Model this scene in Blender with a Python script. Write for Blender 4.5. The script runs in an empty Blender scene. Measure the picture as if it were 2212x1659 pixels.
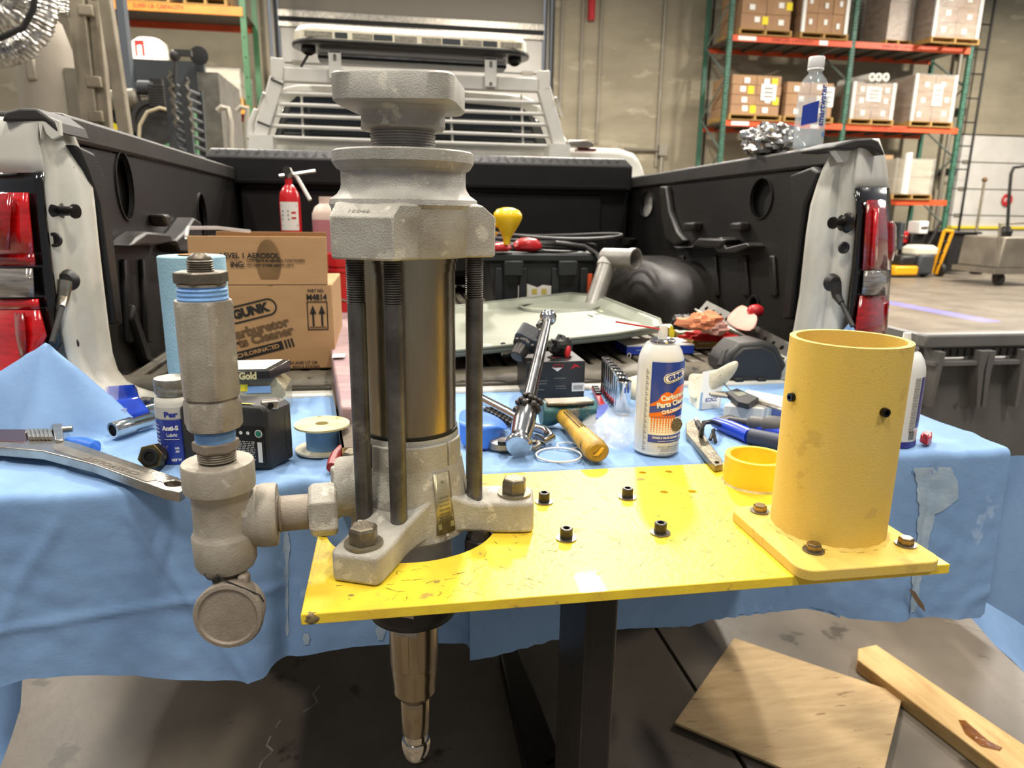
import bpy, bmesh, math, random
from mathutils import Vector, Matrix, noise, geometry
from math import sin, cos, pi, radians, sqrt, atan2
random.seed(7)
scene = bpy.context.scene
COL = scene.collection
# ------------------------------------------------------------------ camera
FPX = 1534.0
TH, RO, YA = .2394, .014, .1706
CAM = Vector((0, 0, 1.25))
FW = Vector((sin(YA)*cos(TH), cos(YA)*cos(TH), -sin(TH)))
_r0 = Vector((cos(YA), -sin(YA), 0)); _u0 = _r0.cross(FW)
RT = cos(RO)*_r0 + sin(RO)*_u0; UP = -sin(RO)*_r0 + cos(RO)*_u0
cd = bpy.data.cameras.new('camera'); cam = bpy.data.objects.new('camera', cd); COL.objects.link(cam)
cd.sensor_width = 36; cd.lens = FPX/2212*36; cd.clip_start = .02; cd.clip_end = 200
cam.matrix_world = Matrix(((RT.x, UP.x, -FW.x, CAM.x), (RT.y, UP.y, -FW.y, CAM.y), (RT.z, UP.z, -FW.z, CAM.z), (0, 0, 0, 1)))
cd.dof.use_dof = True; cd.dof.focus_distance = .82; cd.dof.aperture_fstop = 8.0
scene.camera = cam
# ------------------------------------------------------------------ light
w = bpy.data.worlds.new('world'); scene.world = w; w.use_nodes = True
w.node_tree.nodes['Background'].inputs[0].default_value = (.90, .93, 1.0, 1)
w.node_tree.nodes['Background'].inputs[1].default_value = .20
def area(x, y, z, sx, sy, power, col=(1, .925, .82)):
    l = bpy.data.lights.new('ceiling_lamp', 'AREA'); l.shape = 'RECTANGLE'; l.size = sx; l.size_y = sy
    l.energy = power; l.color = col
    o = bpy.data.objects.new('ceiling_lamp', l); o.location = (x, y, z); COL.objects.link(o); return o
for lx, ly, pw in ((-1.9, -1.3, 150), (1.9, -1.7, 150), (-1.6, 2.0, 85), (1.8, 1.8, 85), (.3, 5.0, 260), (-3, 9.0, 520), (3, 9.5, 760), (8.5, 9.0, 620), (13.5, 11.5, 720), (6.5, 3.5, 170), (-7, 6, 300)):
    area(lx, ly, 6.3, .35, 1.25, pw)
scene.view_settings.view_transform = 'Standard'; scene.view_settings.look = 'None'
scene.view_settings.gamma = 1; scene.view_settings.exposure = .55
try: scene.view_settings.use_curve_mapping = False
except Exception: pass
# ------------------------------------------------------------------ pixel -> point in the room
def ray(px, py): return FW + RT*((px-1106)/FPX) - UP*((py-829.5)/FPX)
def Z(px, py, z): d = ray(px, py); return CAM + d*((z-CAM.z)/d.z)
def Y(px, py, y): d = ray(px, py); return CAM + d*(y/d.y)
def X(px, py, x): d = ray(px, py); return CAM + d*(x/d.x)
# ------------------------------------------------------------------ materials
def lin(h):
    h = h.lstrip('#'); o = []
    for i in (0, 2, 4):
        c = int(h[i:i+2], 16)/255; o.append(c/12.92 if c < .04045 else ((c+.055)/1.055)**2.4)
    return (*o, 1)
MATS = {}
def mat(key, c, rough=.5, metal=0., c2=None, ns=8., lo=.35, hi=.65, bump=0., bs=60., coat=0., trans=0., ior=1.45, stretch=None, c3=None, s3=30., l3=.62, emit=0., det=6., alpha=1., sub=0.):
    if key in MATS: return MATS[key]
    m = bpy.data.materials.new(key); m.use_nodes = True; nt = m.node_tree; N = nt.nodes; L = nt.links
    b = N['Principled BSDF']; b.inputs['Roughness'].default_value = rough; b.inputs['Metallic'].default_value = metal
    b.inputs['IOR'].default_value = ior; b.inputs['Coat Weight'].default_value = coat; b.inputs['Transmission Weight'].default_value = trans
    b.inputs['Alpha'].default_value = alpha
    b.inputs['Base Color'].default_value = lin(c)
    tc = N.new('ShaderNodeTexCoord'); vec = tc.outputs['Object']
    if stretch:
        mp = N.new('ShaderNodeMapping'); mp.inputs['Scale'].default_value = stretch; L.new(vec, mp.inputs[0]); vec = mp.outputs[0]
    def nz(s, d=det):
        n = N.new('ShaderNodeTexNoise'); n.inputs['Scale'].default_value = s; n.inputs['Detail'].default_value = d; n.inputs['Roughness'].default_value = .6
        L.new(vec, n.inputs['Vector']); return n.outputs[0]
    def ramp(src, a, z):
        r = N.new('ShaderNodeMapRange'); r.inputs[1].default_value = a; r.inputs[2].default_value = z; L.new(src, r.inputs[0]); return r.outputs[0]
    def mix(f, a, bb):
        x = N.new('ShaderNodeMix'); x.data_type = 'RGBA'; L.new(f, x.inputs[0])
        for s, v in ((6, a), (7, bb)):
            if isinstance(v, tuple): x.inputs[s].default_value = v
            else: L.new(v, x.inputs[s])
        return x.outputs[2]
    col = None
    if c2: col = mix(ramp(nz(ns), lo, hi), lin(c), lin(c2))
    if c3: col = mix(ramp(nz(s3, 8.), l3, l3+.04), col or lin(c), lin(c3))
    if col: L.new(col, b.inputs['Base Color'])
    if bump:
        bn = N.new('ShaderNodeBump'); bn.inputs['Strength'].default_value = min(1, bump); bn.inputs['Distance'].default_value = .002 if bs > 20 else .01
        L.new(nz(bs, 4.), bn.inputs['Height']); L.new(bn.outputs[0], b.inputs['Normal'])
    if emit: b.inputs['Emission Color'].default_value = lin(c); b.inputs['Emission Strength'].default_value = emit
    MATS[key] = m; return m
cast = mat('cast_steel', 'b2afa6', .5, .22, '949088', 22, c3='c2bdae', s3=30, l3=.585, bump=.5, bs=700)
castlight = mat('cast_steel_light', 'b9b6ab', .52, .2, '9d978a', 20, c3='cdc8ba', s3=26, l3=.58, bump=.65, bs=600)
galv = mat('galvanised_fitting', 'aea797', .52, .18, '978e80', 26, c3='c1bbae', s3=45, l3=.62, bump=.35, bs=500)
galvdark = mat('brown_fitting', '988d7e', .55, .2, '83786a', 26, c3='93897a', s3=70, l3=.64, bump=.4, bs=450)
barrelm = mat('polished_barrel', 'b0a48c', .26, .95, '857860', 6, stretch=(1, 1, .15), bump=.1, bs=300)
studm = mat('dark_stud', '6b6966', .4, .7, '4c4945', 30, c3='807b72', s3=22, l3=.66, bump=.25, bs=300)
chrome = mat('chrome', 'd9d9d8', .14, 1., 'b4b2ae', 12, bump=.05, bs=60)
satin = mat('satin_steel', 'b5b0a6', .33, .95, '8e877a', 18, bump=.25, bs=200)
shaftm = mat('machined_shaft', 'b3a690', .24, 1., '8f8066', 5, stretch=(1, 1, .12))
blacksteel = mat('black_steel', '1c1a18', .42, .3, '2c2723', 14, c3='6a6258', s3=26, l3=.68, bump=.3, bs=80)
blackbolt = mat('black_oxide', '2e2c29', .4, .6, '484440', 60)
zinc = mat('yellow_zinc', 'b0925c', .32, .9, '857455', 60)
greybolt = mat('grey_bolt', '8a816c', .42, .8, '6f675a', 60, bump=.3, bs=300)
washm = mat('washer_steel', '8f8a80', .4, .85, '6d675d', 60)
yellow = mat('yellow_paint', 'e9cb34', .42, 0, 'd6b03a', 20, lo=.42, hi=.75, c3='b39745', s3=40, l3=.655, bump=.25, bs=160, coat=.1)
yellowd = mat('faded_yellow_paint', 'dcbd63', .6, 0, 'dfbd52', 10, c3='cfae55', s3=30, l3=.6, bump=.5, bs=1100)
white = mat('white_paint', 'dcdad2', .3, 0, 'd2cfc4', 5, c3='8a8372', s3=60, l3=.73, coat=.4)
jambm = mat('dirty_white_paint', 'd2cfc4', .32, 0, 'bcb7a8', 7, c3='6f685a', s3=70, l3=.70, coat=.4)
whitegl = mat('white_metal', 'dedbd3', .35, 0, 'd0ccc2', 6)
blackpl = mat('black_plastic', '272523', .5, 0, '302e2b', 16, bump=.5, bs=700)
liner = mat('bed_liner', '141312', .42, 0, '1b1917', 7, c3='2b2825', s3=40, l3=.68, bump=.4, bs=500)
linerworn = mat('worn_bed_liner', '211f1d', .38, 0, '312e2a', 9, c3='7d7a72', s3=22, l3=.69, bump=.4, bs=300)
ribm = mat('dusty_bed_rib', '4f4a41', .6, 0, '6c6555', 13, c3='2b2825', s3=30, l3=.62, bump=.4, bs=300)
dark = mat('near_black', '0d0d0c', .6)
toolboxm = mat('black_tread_plate', '151515', .45, .2, '1b1a1a', 12, bump=.3, bs=300)
redlens = mat('red_lens', 'a60d10', .08, 0, '7c0608', 30, stretch=(1, 1, 5), coat=1, bump=.15, bs=90)
redlens2 = mat('bright_red_lens', 'd01417', .1, 0, 'b20c10', 30, stretch=(1, 1, 5), coat=1, bump=.2, bs=90)
clearlens = mat('clear_lens', 'a39c92', .1, .3, '6f6963', 60, stretch=(.3, .3, 4), coat=1, bump=.4, bs=60)
concw = mat('concrete_wall', 'a39a83', .85, 0, '857d69', .9, lo=.3, hi=.7, stretch=(.6, 1, 1.7), c3='a89f88', s3=1.6, l3=.6, bump=.2, bs=15)
concf = mat('concrete_floor', '756c5f', .4, 0, '574f45', 1.6, lo=.35, hi=.7, c3='463f36', s3=5.5, l3=.62, bump=.35, bs=25)
orange = mat('orange_beam', 'd2562c', .5, 0, 'c04a24', 3)
orange2 = mat('amber_beam', 'e08a2c', .5, 0, 'cf7a22', 3)
green = mat('green_upright', '3f6b57', .5, 0, '355c4a', 3)
green2 = mat('bright_green_steel', '3d6b45', .5, 0, '345e3c', 3)
card = mat('cardboard', 'b58d61', .85, 0, 'a98157', 5, stretch=(1, 1, 3), c3='ad8455', s3=40, l3=.6)
cardfar = mat('carton_board', 'a78560', .85, 0, '99775a', 3)
cardin = mat('cardboard_edge', '8d6a44', .9)
palletm = mat('pallet_wood', 'b18e54', .85, 0, '98763f', 6, stretch=(.5, 3, 3))
paper = mat('white_print', 'e4e2da', .6)
ink = mat('black_print', '231d18', .6)
inkb = mat('blue_print', '1d3c9c', .35, coat=.4)
inko = mat('orange_print', 'df6a1e', .35, coat=.4)
inky = mat('yellow_print', 'e6cf1e', .5)
inkr = mat('red_print', 'b81f22', .5)
inkg = mat('grey_print', '6f6c66', .5)
wood = mat('plywood_face', 'c8ab7e', .7, 0, 'b4976b', 4, lo=.35, hi=.65, stretch=(1.5, 9, 1), c3='8a6c46', s3=6, l3=.63, bump=.3, bs=60)
lumber = mat('lumber', 'd2b178', .65, 0, 'b48e55', 4, stretch=(5, 1, 5), c3='7c5426', s3=8, l3=.66, bump=.3, bs=60)
wrapm = mat('stretch_wrap', 'cfcdc6', .18, 0, 'a5a198', 5, bump=.9, bs=14, stretch=(.6, .6, 2), alpha=.35)
foil = mat('silver_foil', 'd8d6d2', .22, 1., 'a19e98', 30, bump=.9, bs=70)
redpl = mat('red_plastic', 'c2222a', .35, 0, 'ad1b22', 6, coat=.2)
rubber = mat('black_rubber', '1a1918', .5, 0, '262422', 10, bump=.2, bs=100)
greypl = mat('grey_plastic', '6d6c69', .5, 0, '62615e', 5, bump=.4, bs=400)
bluepl = mat('blue_plastic', '2147c8', .3, 0, '1b3bb0', 10, coat=.2)
clearb = mat('clear_plastic', 'f4f6f6', .03, 0, trans=1., ior=1.33)
film = mat('clear_film', 'f2f3f4', .12, 0, alpha=.28, bump=1., bs=25)
ylight = mat('funnel_yellow', 'f2c81e', .35, 0, 'eabc10', 6)
rag = mat('orange_rag', 'e2926a', .9, 0, 'd8835a', 9, bump=.5, bs=90)
ragp = mat('pink_rag', 'e3b3a4', .9, 0, 'd8a392', 9, bump=.5, bs=90)
ragr = mat('red_rag', 'c3231f', .9, 0, 'a51a18', 9, bump=.4, bs=90)
tarp = mat('dusty_tank', '8f877a', .75, 0, '6f685b', 1.2, stretch=(1, 1, .5), c3='5b5448', s3=2, l3=.6)
ladderm = mat('worn_beige_steel', '938a77', .6, .2, '6f6656', 3, c3='4b4436', s3=8, l3=.62)
dgrey = mat('dark_grey_panel', '35383b', .55, .1, '3d4043', 3)
# ------------------------------------------------------------------ mesh helpers
ORG = {}
def frame(o, zd=(0, 0, 1), xd=None):
    z = Vector(zd).normalized(); x = Vector(xd) if xd is not None else (Vector((1, 0, 0)) if abs(z.x) < .9 else Vector((0, 1, 0)))
    y = z.cross(x).normalized(); x = y.cross(z)
    return Matrix(((x.x, y.x, z.x, o[0]), (x.y, y.y, z.y, o[1]), (x.z, y.z, z.z, o[2]), (0, 0, 0, 1)))
class MB:
    def __init__(s, m=None): s.v = []; s.f = []; s.m = m or Matrix()
    def pts(s, P):
        n = len(s.v); s.v += [s.m @ Vector(p) for p in P]; return n
    def box(s, x0, x1, y0, y1, z0, z1):
        return s.hexa([(x0, y0, z0), (x1, y0, z0), (x1, y1, z0), (x0, y1, z0), (x0, y0, z1), (x1, y0, z1), (x1, y1, z1), (x0, y1, z1)])
    def hexa(s, P):
        n = s.pts(P)
        for q in ((0, 3, 2, 1), (4, 5, 6, 7), (0, 1, 5, 4), (1, 2, 6, 5), (2, 3, 7, 6), (3, 0, 4, 7)): s.f.append(tuple(n+i for i in q))
        return s
    def quad(s, a, b, c, d): n = s.pts([a, b, c, d]); s.f.append((n, n+1, n+2, n+3)); return s
    def rings(s, R, cap0=True, cap1=True, closed=True):
        k = len(R[0]); n = s.pts([p for r in R for p in r])
        for i in range(len(R)-1):
            for j in range(k if closed else k-1):
                a = n+i*k+j; b = n+i*k+(j+1) % k; s.f.append((a, b, b+k, a+k))
        if cap0: s.f.append(tuple(n+j for j in reversed(range(k))))
        if cap1: s.f.append(tuple(n+(len(R)-1)*k+j for j in range(k)))
        return s
    def lathe(s, prof, n=48, c0=True, c1=True, a0=0., sx=1., sy=1.):
        return s.rings([[(sx*r*cos(a0+2*pi*j/n), sy*r*sin(a0+2*pi*j/n), z) for j in range(n)] for r, z in prof], c0, c1)
    def cyl(s, r, z0, z1, n=24, **k): return s.lathe([(r, z0), (r, z1)], n, **k)
    def sell(s, prof, n=64, rot=0.):   # loft of rounded squares (half size, z, exponent)
        R = []
        for h, z, e in prof:
            ring = []
            for j in range(n):
                a = 2*pi*j/n; c_, s_ = cos(a), sin(a); r = h/((abs(c_)**e+abs(s_)**e)**(1/e)); b = a+rot
                ring.append((r*cos(b), r*sin(b), z))
            R.append(ring)
        return s.rings(R)
    def prism(s, poly, z0, z1):
        return s.rings([[(p[0], p[1], z0) for p in poly], [(p[0], p[1], z1) for p in poly]])
    def tube(s, path, r, n=10, closed=False, cap=True):
        P = [Vector(p) for p in path]; R = []; up = None; rr = r if isinstance(r, (list, tuple)) else [r]*len(P)
        for i, p in enumerate(P):
            a = P[i-1] if (i or closed) else p; b = P[(i+1) % len(P)] if (i < len(P)-1 or closed) else p
            t = (b-a).normalized()
            if up is None: up = Vector((0, 0, 1)) if abs(t.z) < .9 else Vector((0, 1, 0))
            x = t.cross(up).normalized(); up = x.cross(t).normalized()
            R.append([p + x*rr[i]*cos(2*pi*j/n) + up*rr[i]*sin(2*pi*j/n) for j in range(n)])
        if closed: R.append(R[0])
        return s.rings(R, cap and not closed, cap and not closed)
    def grid(s, G):
        k = len(G[0]); n = s.pts([p for r in G for p in r])
        for i in range(len(G)-1):
            for j in range(k-1): a = n+i*k+j; s.f.append((a, a+1, a+1+k, a+k))
        return s
    def ball(s, c, r, n=16, m_=10, sc=(1, 1, 1)):
        R = [[(c[0]+sc[0]*r*sin(pi*i/m_)*cos(2*pi*j/n), c[1]+sc[1]*r*sin(pi*i/m_)*sin(2*pi*j/n), c[2]-sc[2]*r*cos(pi*i/m_)) for j in range(n)] for i in range(1, m_)]
        R = [[(c[0], c[1], c[2]-sc[2]*r)]*n]+R+[[(c[0], c[1], c[2]+sc[2]*r)]*n]; return s.rings(R, False, False)
    def holed(s, outer, holes, z0, z1):
        V = [Vector(p[:2]) for p in outer]; E = [(i, (i+1) % len(outer)) for i in range(len(outer))]; loops = [list(range(len(outer)))]
        for h in holes:
            n0 = len(V); V += [Vector(p[:2]) for p in h]; E += [(n0+i, n0+(i+1) % len(h)) for i in range(len(h))]; loops.append(list(range(n0, n0+len(h))))
        ov, oe, of, _, _, _ = geometry.delaunay_2d_cdt(V, E, [], 1, 1e-7)
        def inside(p, poly):
            c = False; j = len(poly)-1
            for i in range(len(poly)):
                a, b = poly[i], poly[j]
                if (a[1] > p[1]) != (b[1] > p[1]) and p[0] < (b[0]-a[0])*(p[1]-a[1])/(b[1]-a[1])+a[0]: c = not c
                j = i
            return c
        fs = []
        for f in of:
            c = sum((ov[i] for i in f), Vector((0, 0)))/len(f)
            if inside(c, outer) and not any(inside(c, h) for h in holes): fs.append(f)
        n = s.pts([(p.x, p.y, z1) for p in ov]); m = s.pts([(p.x, p.y, z0) for p in ov])
        for f in fs: s.f.append(tuple(n+i for i in f)); s.f.append(tuple(m+i for i in reversed(f)))
        for h in [outer]+list(holes):
            k = len(h); a = s.pts([(p[0], p[1], z0) for p in h]+[(p[0], p[1], z1) for p in h])
            for i in range(k): j = (i+1) % k; s.f.append((a+i, a+j, a+k+j, a+k+i))
        return s
    def build(s, name, m, parent=None, loc=None, bevel=0., seg=2, ang=35, smooth=True, solid=0., subd=0):
        me = bpy.data.meshes.new(name); o_ = ORG[parent.name] if parent else Vector(loc if loc is not None else (0, 0, 0))
        me.from_pydata([tuple(p-o_) for p in s.v], [], s.f); me.materials.append(m)
        bm = bmesh.new(); bm.from_mesh(me); bmesh.ops.remove_doubles(bm, verts=bm.verts, dist=1e-6); bmesh.ops.recalc_face_normals(bm, faces=bm.faces); bm.to_mesh(me); bm.free()
        me.update()
        ob = bpy.data.objects.new(name, me); COL.objects.link(ob)
        if smooth:
            me.polygons.foreach_set('use_smooth', [True]*len(me.polygons))
            if not subd: me.set_sharp_from_angle(angle=radians(ang))
        if parent: ob.parent = parent; ORG[ob.name] = o_
        else: ob.location = o_; ORG[ob.name] = o_
        if solid: q = ob.modifiers.new('solid', 'SOLIDIFY'); q.thickness = solid; q.offset = 0
        if bevel: q = ob.modifiers.new('bevel', 'BEVEL'); q.width = bevel; q.segments = seg; q.limit_method = 'ANGLE'; q.angle_limit = radians(40)
        if subd: q = ob.modifiers.new('subd', 'SUBSURF'); q.levels = subd; q.render_levels = subd
        return ob
def tag(o, label, cat, group=None):
    o['label'] = label; o['category'] = cat
    if group: o['group'] = group
    return o
def thing(name, loc, label, cat, group=None):
    o = bpy.data.objects.new(name, None); COL.objects.link(o); o.location = loc; ORG[o.name] = Vector(loc); o.empty_display_size = .05
    return tag(o, label, cat, group)
def struct(o): o['kind'] = 'structure'; return o
def copy_part(src, parent, T=None):
    c = src.copy(); COL.objects.link(c); c.parent = parent; ORG[c.name] = ORG[parent.name]
    if T is not None: c.matrix_local = T
    return c
def cen(name, m, parent, builder, T, **k):
    """a part whose mesh is built at the origin and placed by the matrix T (world)"""
    b = MB(); builder(b); o = b.build(name, m, **k); o.parent = parent; ORG[o.name] = ORG[parent.name]
    o.matrix_local = Matrix.Translation(-ORG[parent.name]) @ T; return o
def place(src, parent, T):
    c = src.copy(); COL.objects.link(c); c.parent = parent; ORG[c.name] = ORG[parent.name]
    c.matrix_local = Matrix.Translation(-ORG[parent.name]) @ T; return c
def flatmap(o, xd, yd):
    o = Vector(o); xd = Vector(xd).normalized(); yd = Vector(yd).normalized()
    return lambda u, v: o + xd*u + yd*v
def cylmap(c, r, a0, z0, tilt=0.):
    """(u, v) -> surface of an upright cylinder; a0 = facing angle, u to the right as seen from outside"""
    def f(u, v):
        uu = u*cos(tilt)-v*sin(tilt); vv = u*sin(tilt)+v*cos(tilt); a = a0 + uu/r
        return Vector((c[0]+r*cos(a), c[1]+r*sin(a), z0+vv))
    return f
def off(fm, u, v, tilt=0.):
    def f(a, b): return fm(u+a*cos(tilt)-b*sin(tilt), v+a*sin(tilt)+b*cos(tilt))
    return f
def txt(s, wd, ht, fm, m, parent, name='lettering', bold=.02, shear=0., dense=False, line=1.):
    c = bpy.data.curves.new('t', 'FONT'); c.body = s; c.align_x = 'CENTER'; c.align_y = 'CENTER'; c.offset = bold; c.shear = shear; c.space_line = line; c.resolution_u = 3
    t = bpy.data.objects.new('t', c); COL.objects.link(t); dg = bpy.context.evaluated_depsgraph_get(); dg.update()
    me = bpy.data.meshes.new_from_object(t.evaluated_get(dg)); bpy.data.objects.remove(t); bpy.data.curves.remove(c)
    if dense:
        bm = bmesh.new(); bm.from_mesh(me); bmesh.ops.triangulate(bm, faces=bm.faces); bmesh.ops.subdivide_edges(bm, edges=[e for e in bm.edges if e.calc_length() > .25], cuts=2, use_grid_fill=True); bm.to_mesh(me); bm.free()
    xs = [v.co.x for v in me.vertices]; ys = [v.co.y for v in me.vertices]
    x0, x1, y0, y1 = min(xs), max(xs), min(ys), max(ys); o_ = ORG[parent.name]
    for v in me.vertices: v.co = fm((v.co.x-(x0+x1)/2)/(x1-x0)*wd, (v.co.y-(y0+y1)/2)/(y1-y0)*ht)-o_
    me.materials.clear(); me.materials.append(m)
    o = bpy.data.objects.new(name, me); COL.objects.link(o); o.parent = parent; ORG[o.name] = o_; return o
def patch(poly, fm, m, parent, name='print', nsub=0):
    """flat print: polygon (u, v) or rectangle (u0, u1, v0, v1) laid on a surface map"""
    if len(poly) == 4 and not isinstance(poly[0], (tuple, list)):
        u0, u1, v0, v1 = poly; k = max(1, nsub)
        b = MB().grid([[fm(u0+(u1-u0)*i/k, v) for i in range(k+1)] for v in (v0, v1)])
    else:
        b = MB(); n = b.pts([fm(*p) for p in poly]); b.f.append(tuple(range(n, n+len(poly))))
    return b.build(name, m, parent, smooth=False)
def rrect(w_, h_, r, n=6):
    P = []
    for cx_, cy_, a in ((w_/2-r, h_/2-r, 0), (-w_/2+r, h_/2-r, 90), (-w_/2+r, -h_/2+r, 180), (w_/2-r, -h_/2+r, 270)):
        for i in range(n+1): t = radians(a+90*i/n); P.append((cx_+r*cos(t), cy_+r*sin(t)))
    return P
def circ(cx_, cy_, r, n=32, ry=None): return [(cx_+r*cos(2*pi*i/n), cy_+(ry or r)*sin(2*pi*i/n)) for i in range(n)]
def flatpx(px, z, th):      # outline seen on a level surface, given thickness downward
    return MB().rings([[Z(a, b, z)-Vector((0, 0, th)) for a, b in px], [Z(a, b, z) for a, b in px]])
def uppx(px, y, th):        # outline seen on an upright plane facing the camera, thickness backward
    return MB().rings([[Y(a, b, y) for a, b in px], [Y(a, b, y)+Vector((0, th, 0)) for a, b in px]])
def wob(p, s, a): n = noise.noise_vector(Vector(p)*s); return n*a
def crumple(c, size, name, m, label, cat, seed=0, freq=25, amt=.35, n=26, parent=None, group=None, sq=1.):
    b = MB(); R = []
    for i in range(n//2+1):
        ring = []
        for j in range(n):
            th = pi*i/(n//2); ph = 2*pi*j/n; d = Vector((sin(th)*cos(ph), sin(th)*sin(ph), -cos(th)))
            k = 1+amt*noise.noise(d*2.2+Vector((seed, 0, 0)))+amt*.5*noise.noise(d*6+Vector((0, seed, 0)))
            p = Vector((d.x*size[0]*k, d.y*size[1]*k, d.z*size[2]*k)); p.z = max(p.z, -size[2]*.8*sq)
            ring.append(Vector(c)+p+Vector((0, 0, size[2]*.8*sq)))
        R.append(ring)
    b.rings(R, False, False); o = b.build(name, m, parent, loc=c, ang=25)
    if label: tag(o, label, cat, group)
    return o
def hexpts(r, rot=0., n=6): return [(r*cos(rot+2*pi*i/n), r*sin(rot+2*pi*i/n)) for i in range(n)]
def hexnut(b, r, z0, z1, rot=0., ch=.12):
    c = r*ch; b.lathe([(r*.93, z0), (r, z0+c*.6), (r, z1-c*.6), (r*.93, z1)], 6, a0=rot); return b
def thread(b, r, z0, z1, pitch, n=32, depth=None):
    d = depth or pitch*.55; z = z0; P = [(r-d, z0)]
    while z+pitch <= z1+1e-6: P += [(r, z+pitch*.35), (r, z+pitch*.55), (r-d, z+pitch*.95)]; z += pitch
    P.append((r-d, z1)); b.lathe(P, n); return b
# ================================================================== ROOM
YW = 16.7
fl = MB().box(-14, 24, -4, YW+.3, -.25, -.02).build('floor', mat('floor_joint', '2f2b26', .9), smooth=False); struct(fl)
sx = [-14, -10.2, -6.55, -2.88, .783, 4.44, 8.1, 11.8, 15.5, 19.2, 24]; sy = [-4, -.3, 3.4, 7.1, 10.8, YW+.2]
for i in range(len(sx)-1):
    for j in range(len(sy)-1):
        MB().box(sx[i]+.006, sx[i+1]-.006, sy[j]+.006, sy[j+1]-.006, -.02, 0).build('slab', concf, fl, smooth=False)
random.seed(9)
for pts in (((690, 1482), (676, 1498), (686, 1516), (668, 1530), (655, 1538)), ((606, 1555), (596, 1572)), ((585, 1590), (576, 1610), (590, 1622), (566, 1645), (560, 1659), (548, 1690)), ((2040, 1340), (2090, 1352), (2150, 1372))):
    b = MB()
    for (a, c_), (d_, e_) in zip(pts[:-1], pts[1:]):
        A = Z(a, c_, .0006); B = Z(d_, e_, .0006); n_ = Vector((-(B-A).y, (B-A).x, 0)).normalized()*random.uniform(.0012, .0028); b.quad(A-n_, B-n_, B+n_, A+n_)
    b.build('crack', mat('pale_crack', 'a39b8c', .8), fl, smooth=False)
wb = MB()
dl, dr = Y(600, 18, YW).x, Y(1175, 52, YW).x; dt = Y(600, 18, YW).z
d2l = Y(2068, 290, YW).x; d2t = Y(2068, 288, YW).z; HW = 7.2
GT = 6.9
wb.box(-14, dl-.25, YW, YW+.3, 0, HW); wb.box(dl-.25, dr+.25, YW, YW+.3, GT, HW); wb.box(dr+.25, d2l, YW, YW+.3, 0, HW)
wb.box(d2l, d2l+3.4, YW, YW+.3, d2t, HW); wb.box(d2l+3.4, 24, YW, YW+.3, 0, HW)
wall = struct(wb.build('wall_back', concw, smooth=False))
for q in (1525,): 
    p = Y(q, 250, YW); MB().box(p.x-.02, p.x+.02, YW-.004, YW, 0, HW).build('panel_joint', dark, wall)
for a, y0 in ((1257, 300), (1297, 310), (1432, 360), (1213, 250)):
    p = Y(a, 100, YW-.06); q = Y(a, y0, YW-.06); MB().tube([(p.x, YW-.06, HW), (p.x, YW-.06, max(.3, q.z))], .028, 8).build('conduit', mat('conduit_grey', '8f897b', .5, .4), wall)
for a in (560, 578):
    p = Y(a, 100, YW-.06); MB().tube([(p.x, YW-.06, HW), (p.x, YW-.06, .3)], .05, 8).build('conduit', mat('conduit_tan', 'a59c85', .6), wall)
p = Y(1278, 20, YW-.12); MB().tube([(p.x, YW-.12, HW), (p.x, YW-.12, Y(1278, 44, YW-.12).z)], .08, 10).build('standpipe', redpl, wall)
p = Y(1430, 325, YW-.1); MB().tube([(p.x-.9, YW-.1, p.z), (p.x, YW-.1, p.z), (p.x, YW-.1, .2)], .05, 8).build('low_pipe', mat('conduit_grey', '8f897b'), wall)
MB().box(p.x-.1, p.x+.1, YW-.2, YW, p.z-.12, p.z+.12).build('junction_box', mat('conduit_grey', '8f897b'), wall)
# shipping door behind the truck
doorm = mat('door_panel', 'cfccc4', .45, 0, 'c5c1b8', 2)
def sect_door(name, x0, x1, zt, h, extra=None):
    d = MB().box(x0, x1, YW+.10, YW+.14, 0, zt+.02).build(name, mat('door_joint', '8d8980', .7), smooth=False); struct(d)
    k = 0; z = zt
    while z > .05:
        z0 = max(0, z-h); MB().box(x0+.02, x1-.02, YW+.03, YW+.10, z0+.012, z-.012).build('panel', doorm, d, bevel=.01); z -= h
        for xx in (x0+.35, x1-.35): MB().box(xx-.12, xx+.12, YW, YW+.03, z0-.03, z0+.05).build('hinge', mat('conduit_grey', '8f897b'), d)
    return d
d1 = sect_door('door_1', dl, dr, dt-.33, .70)
MB().box(dl, dr, YW-.02, YW+.08, dt-.33, dt-.24).build('rail', satin, d1); MB().box(dl, dr, YW, YW+.06, dt-.24, dt-.14).build('rail', dark, d1); MB().box(dl, dr, YW-.03, YW+.08, dt-.14, dt-.02).build('rail', satin, d1)
MB().box(dl, dr, YW+.05, YW+.12, dt-.02, GT).build('panel', mat('grey_translucent_panel', '8a8376', .6), d1, smooth=False)
for xx in (dl-.13, dr+.05):
    MB().box(xx, xx+.05, YW-.1, YW+.1, 0, GT).build('door_track', mat('track_steel', '6c6960', .4, .6), d1)
    MB().box(xx+.07, xx+.10, YW-.05, YW+.1, 0, GT).build('door_track', mat('track_dark', '34322e', .5, .4), d1)
p = Y(1085, 52, YW+.02); MB().box(p.x-.25, p.x+.1, YW+.01, YW+.03, p.z-.05, p.z+.03).build('tape', inkb, d1); MB().box(p.x+.22, p.x+.3, YW+.01, YW+.03, p.z-.16, p.z-.02).build('tape', inky, d1)
d2 = sect_door('door_2', d2l+.05, d2l+3.35, d2t-.02, .66)
p = Y(2175, 432, YW); c = MB(frame((p.x, YW-.005, p.z), (0, -1, 0))); c.cyl(.16, 0, .01, 24).build('sign', inkr, d2)
txt('STOP', .2, .09, flatmap((p.x, YW-.02, p.z), (1, 0, 0), (0, 0, 1)), paper, d2)
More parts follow.
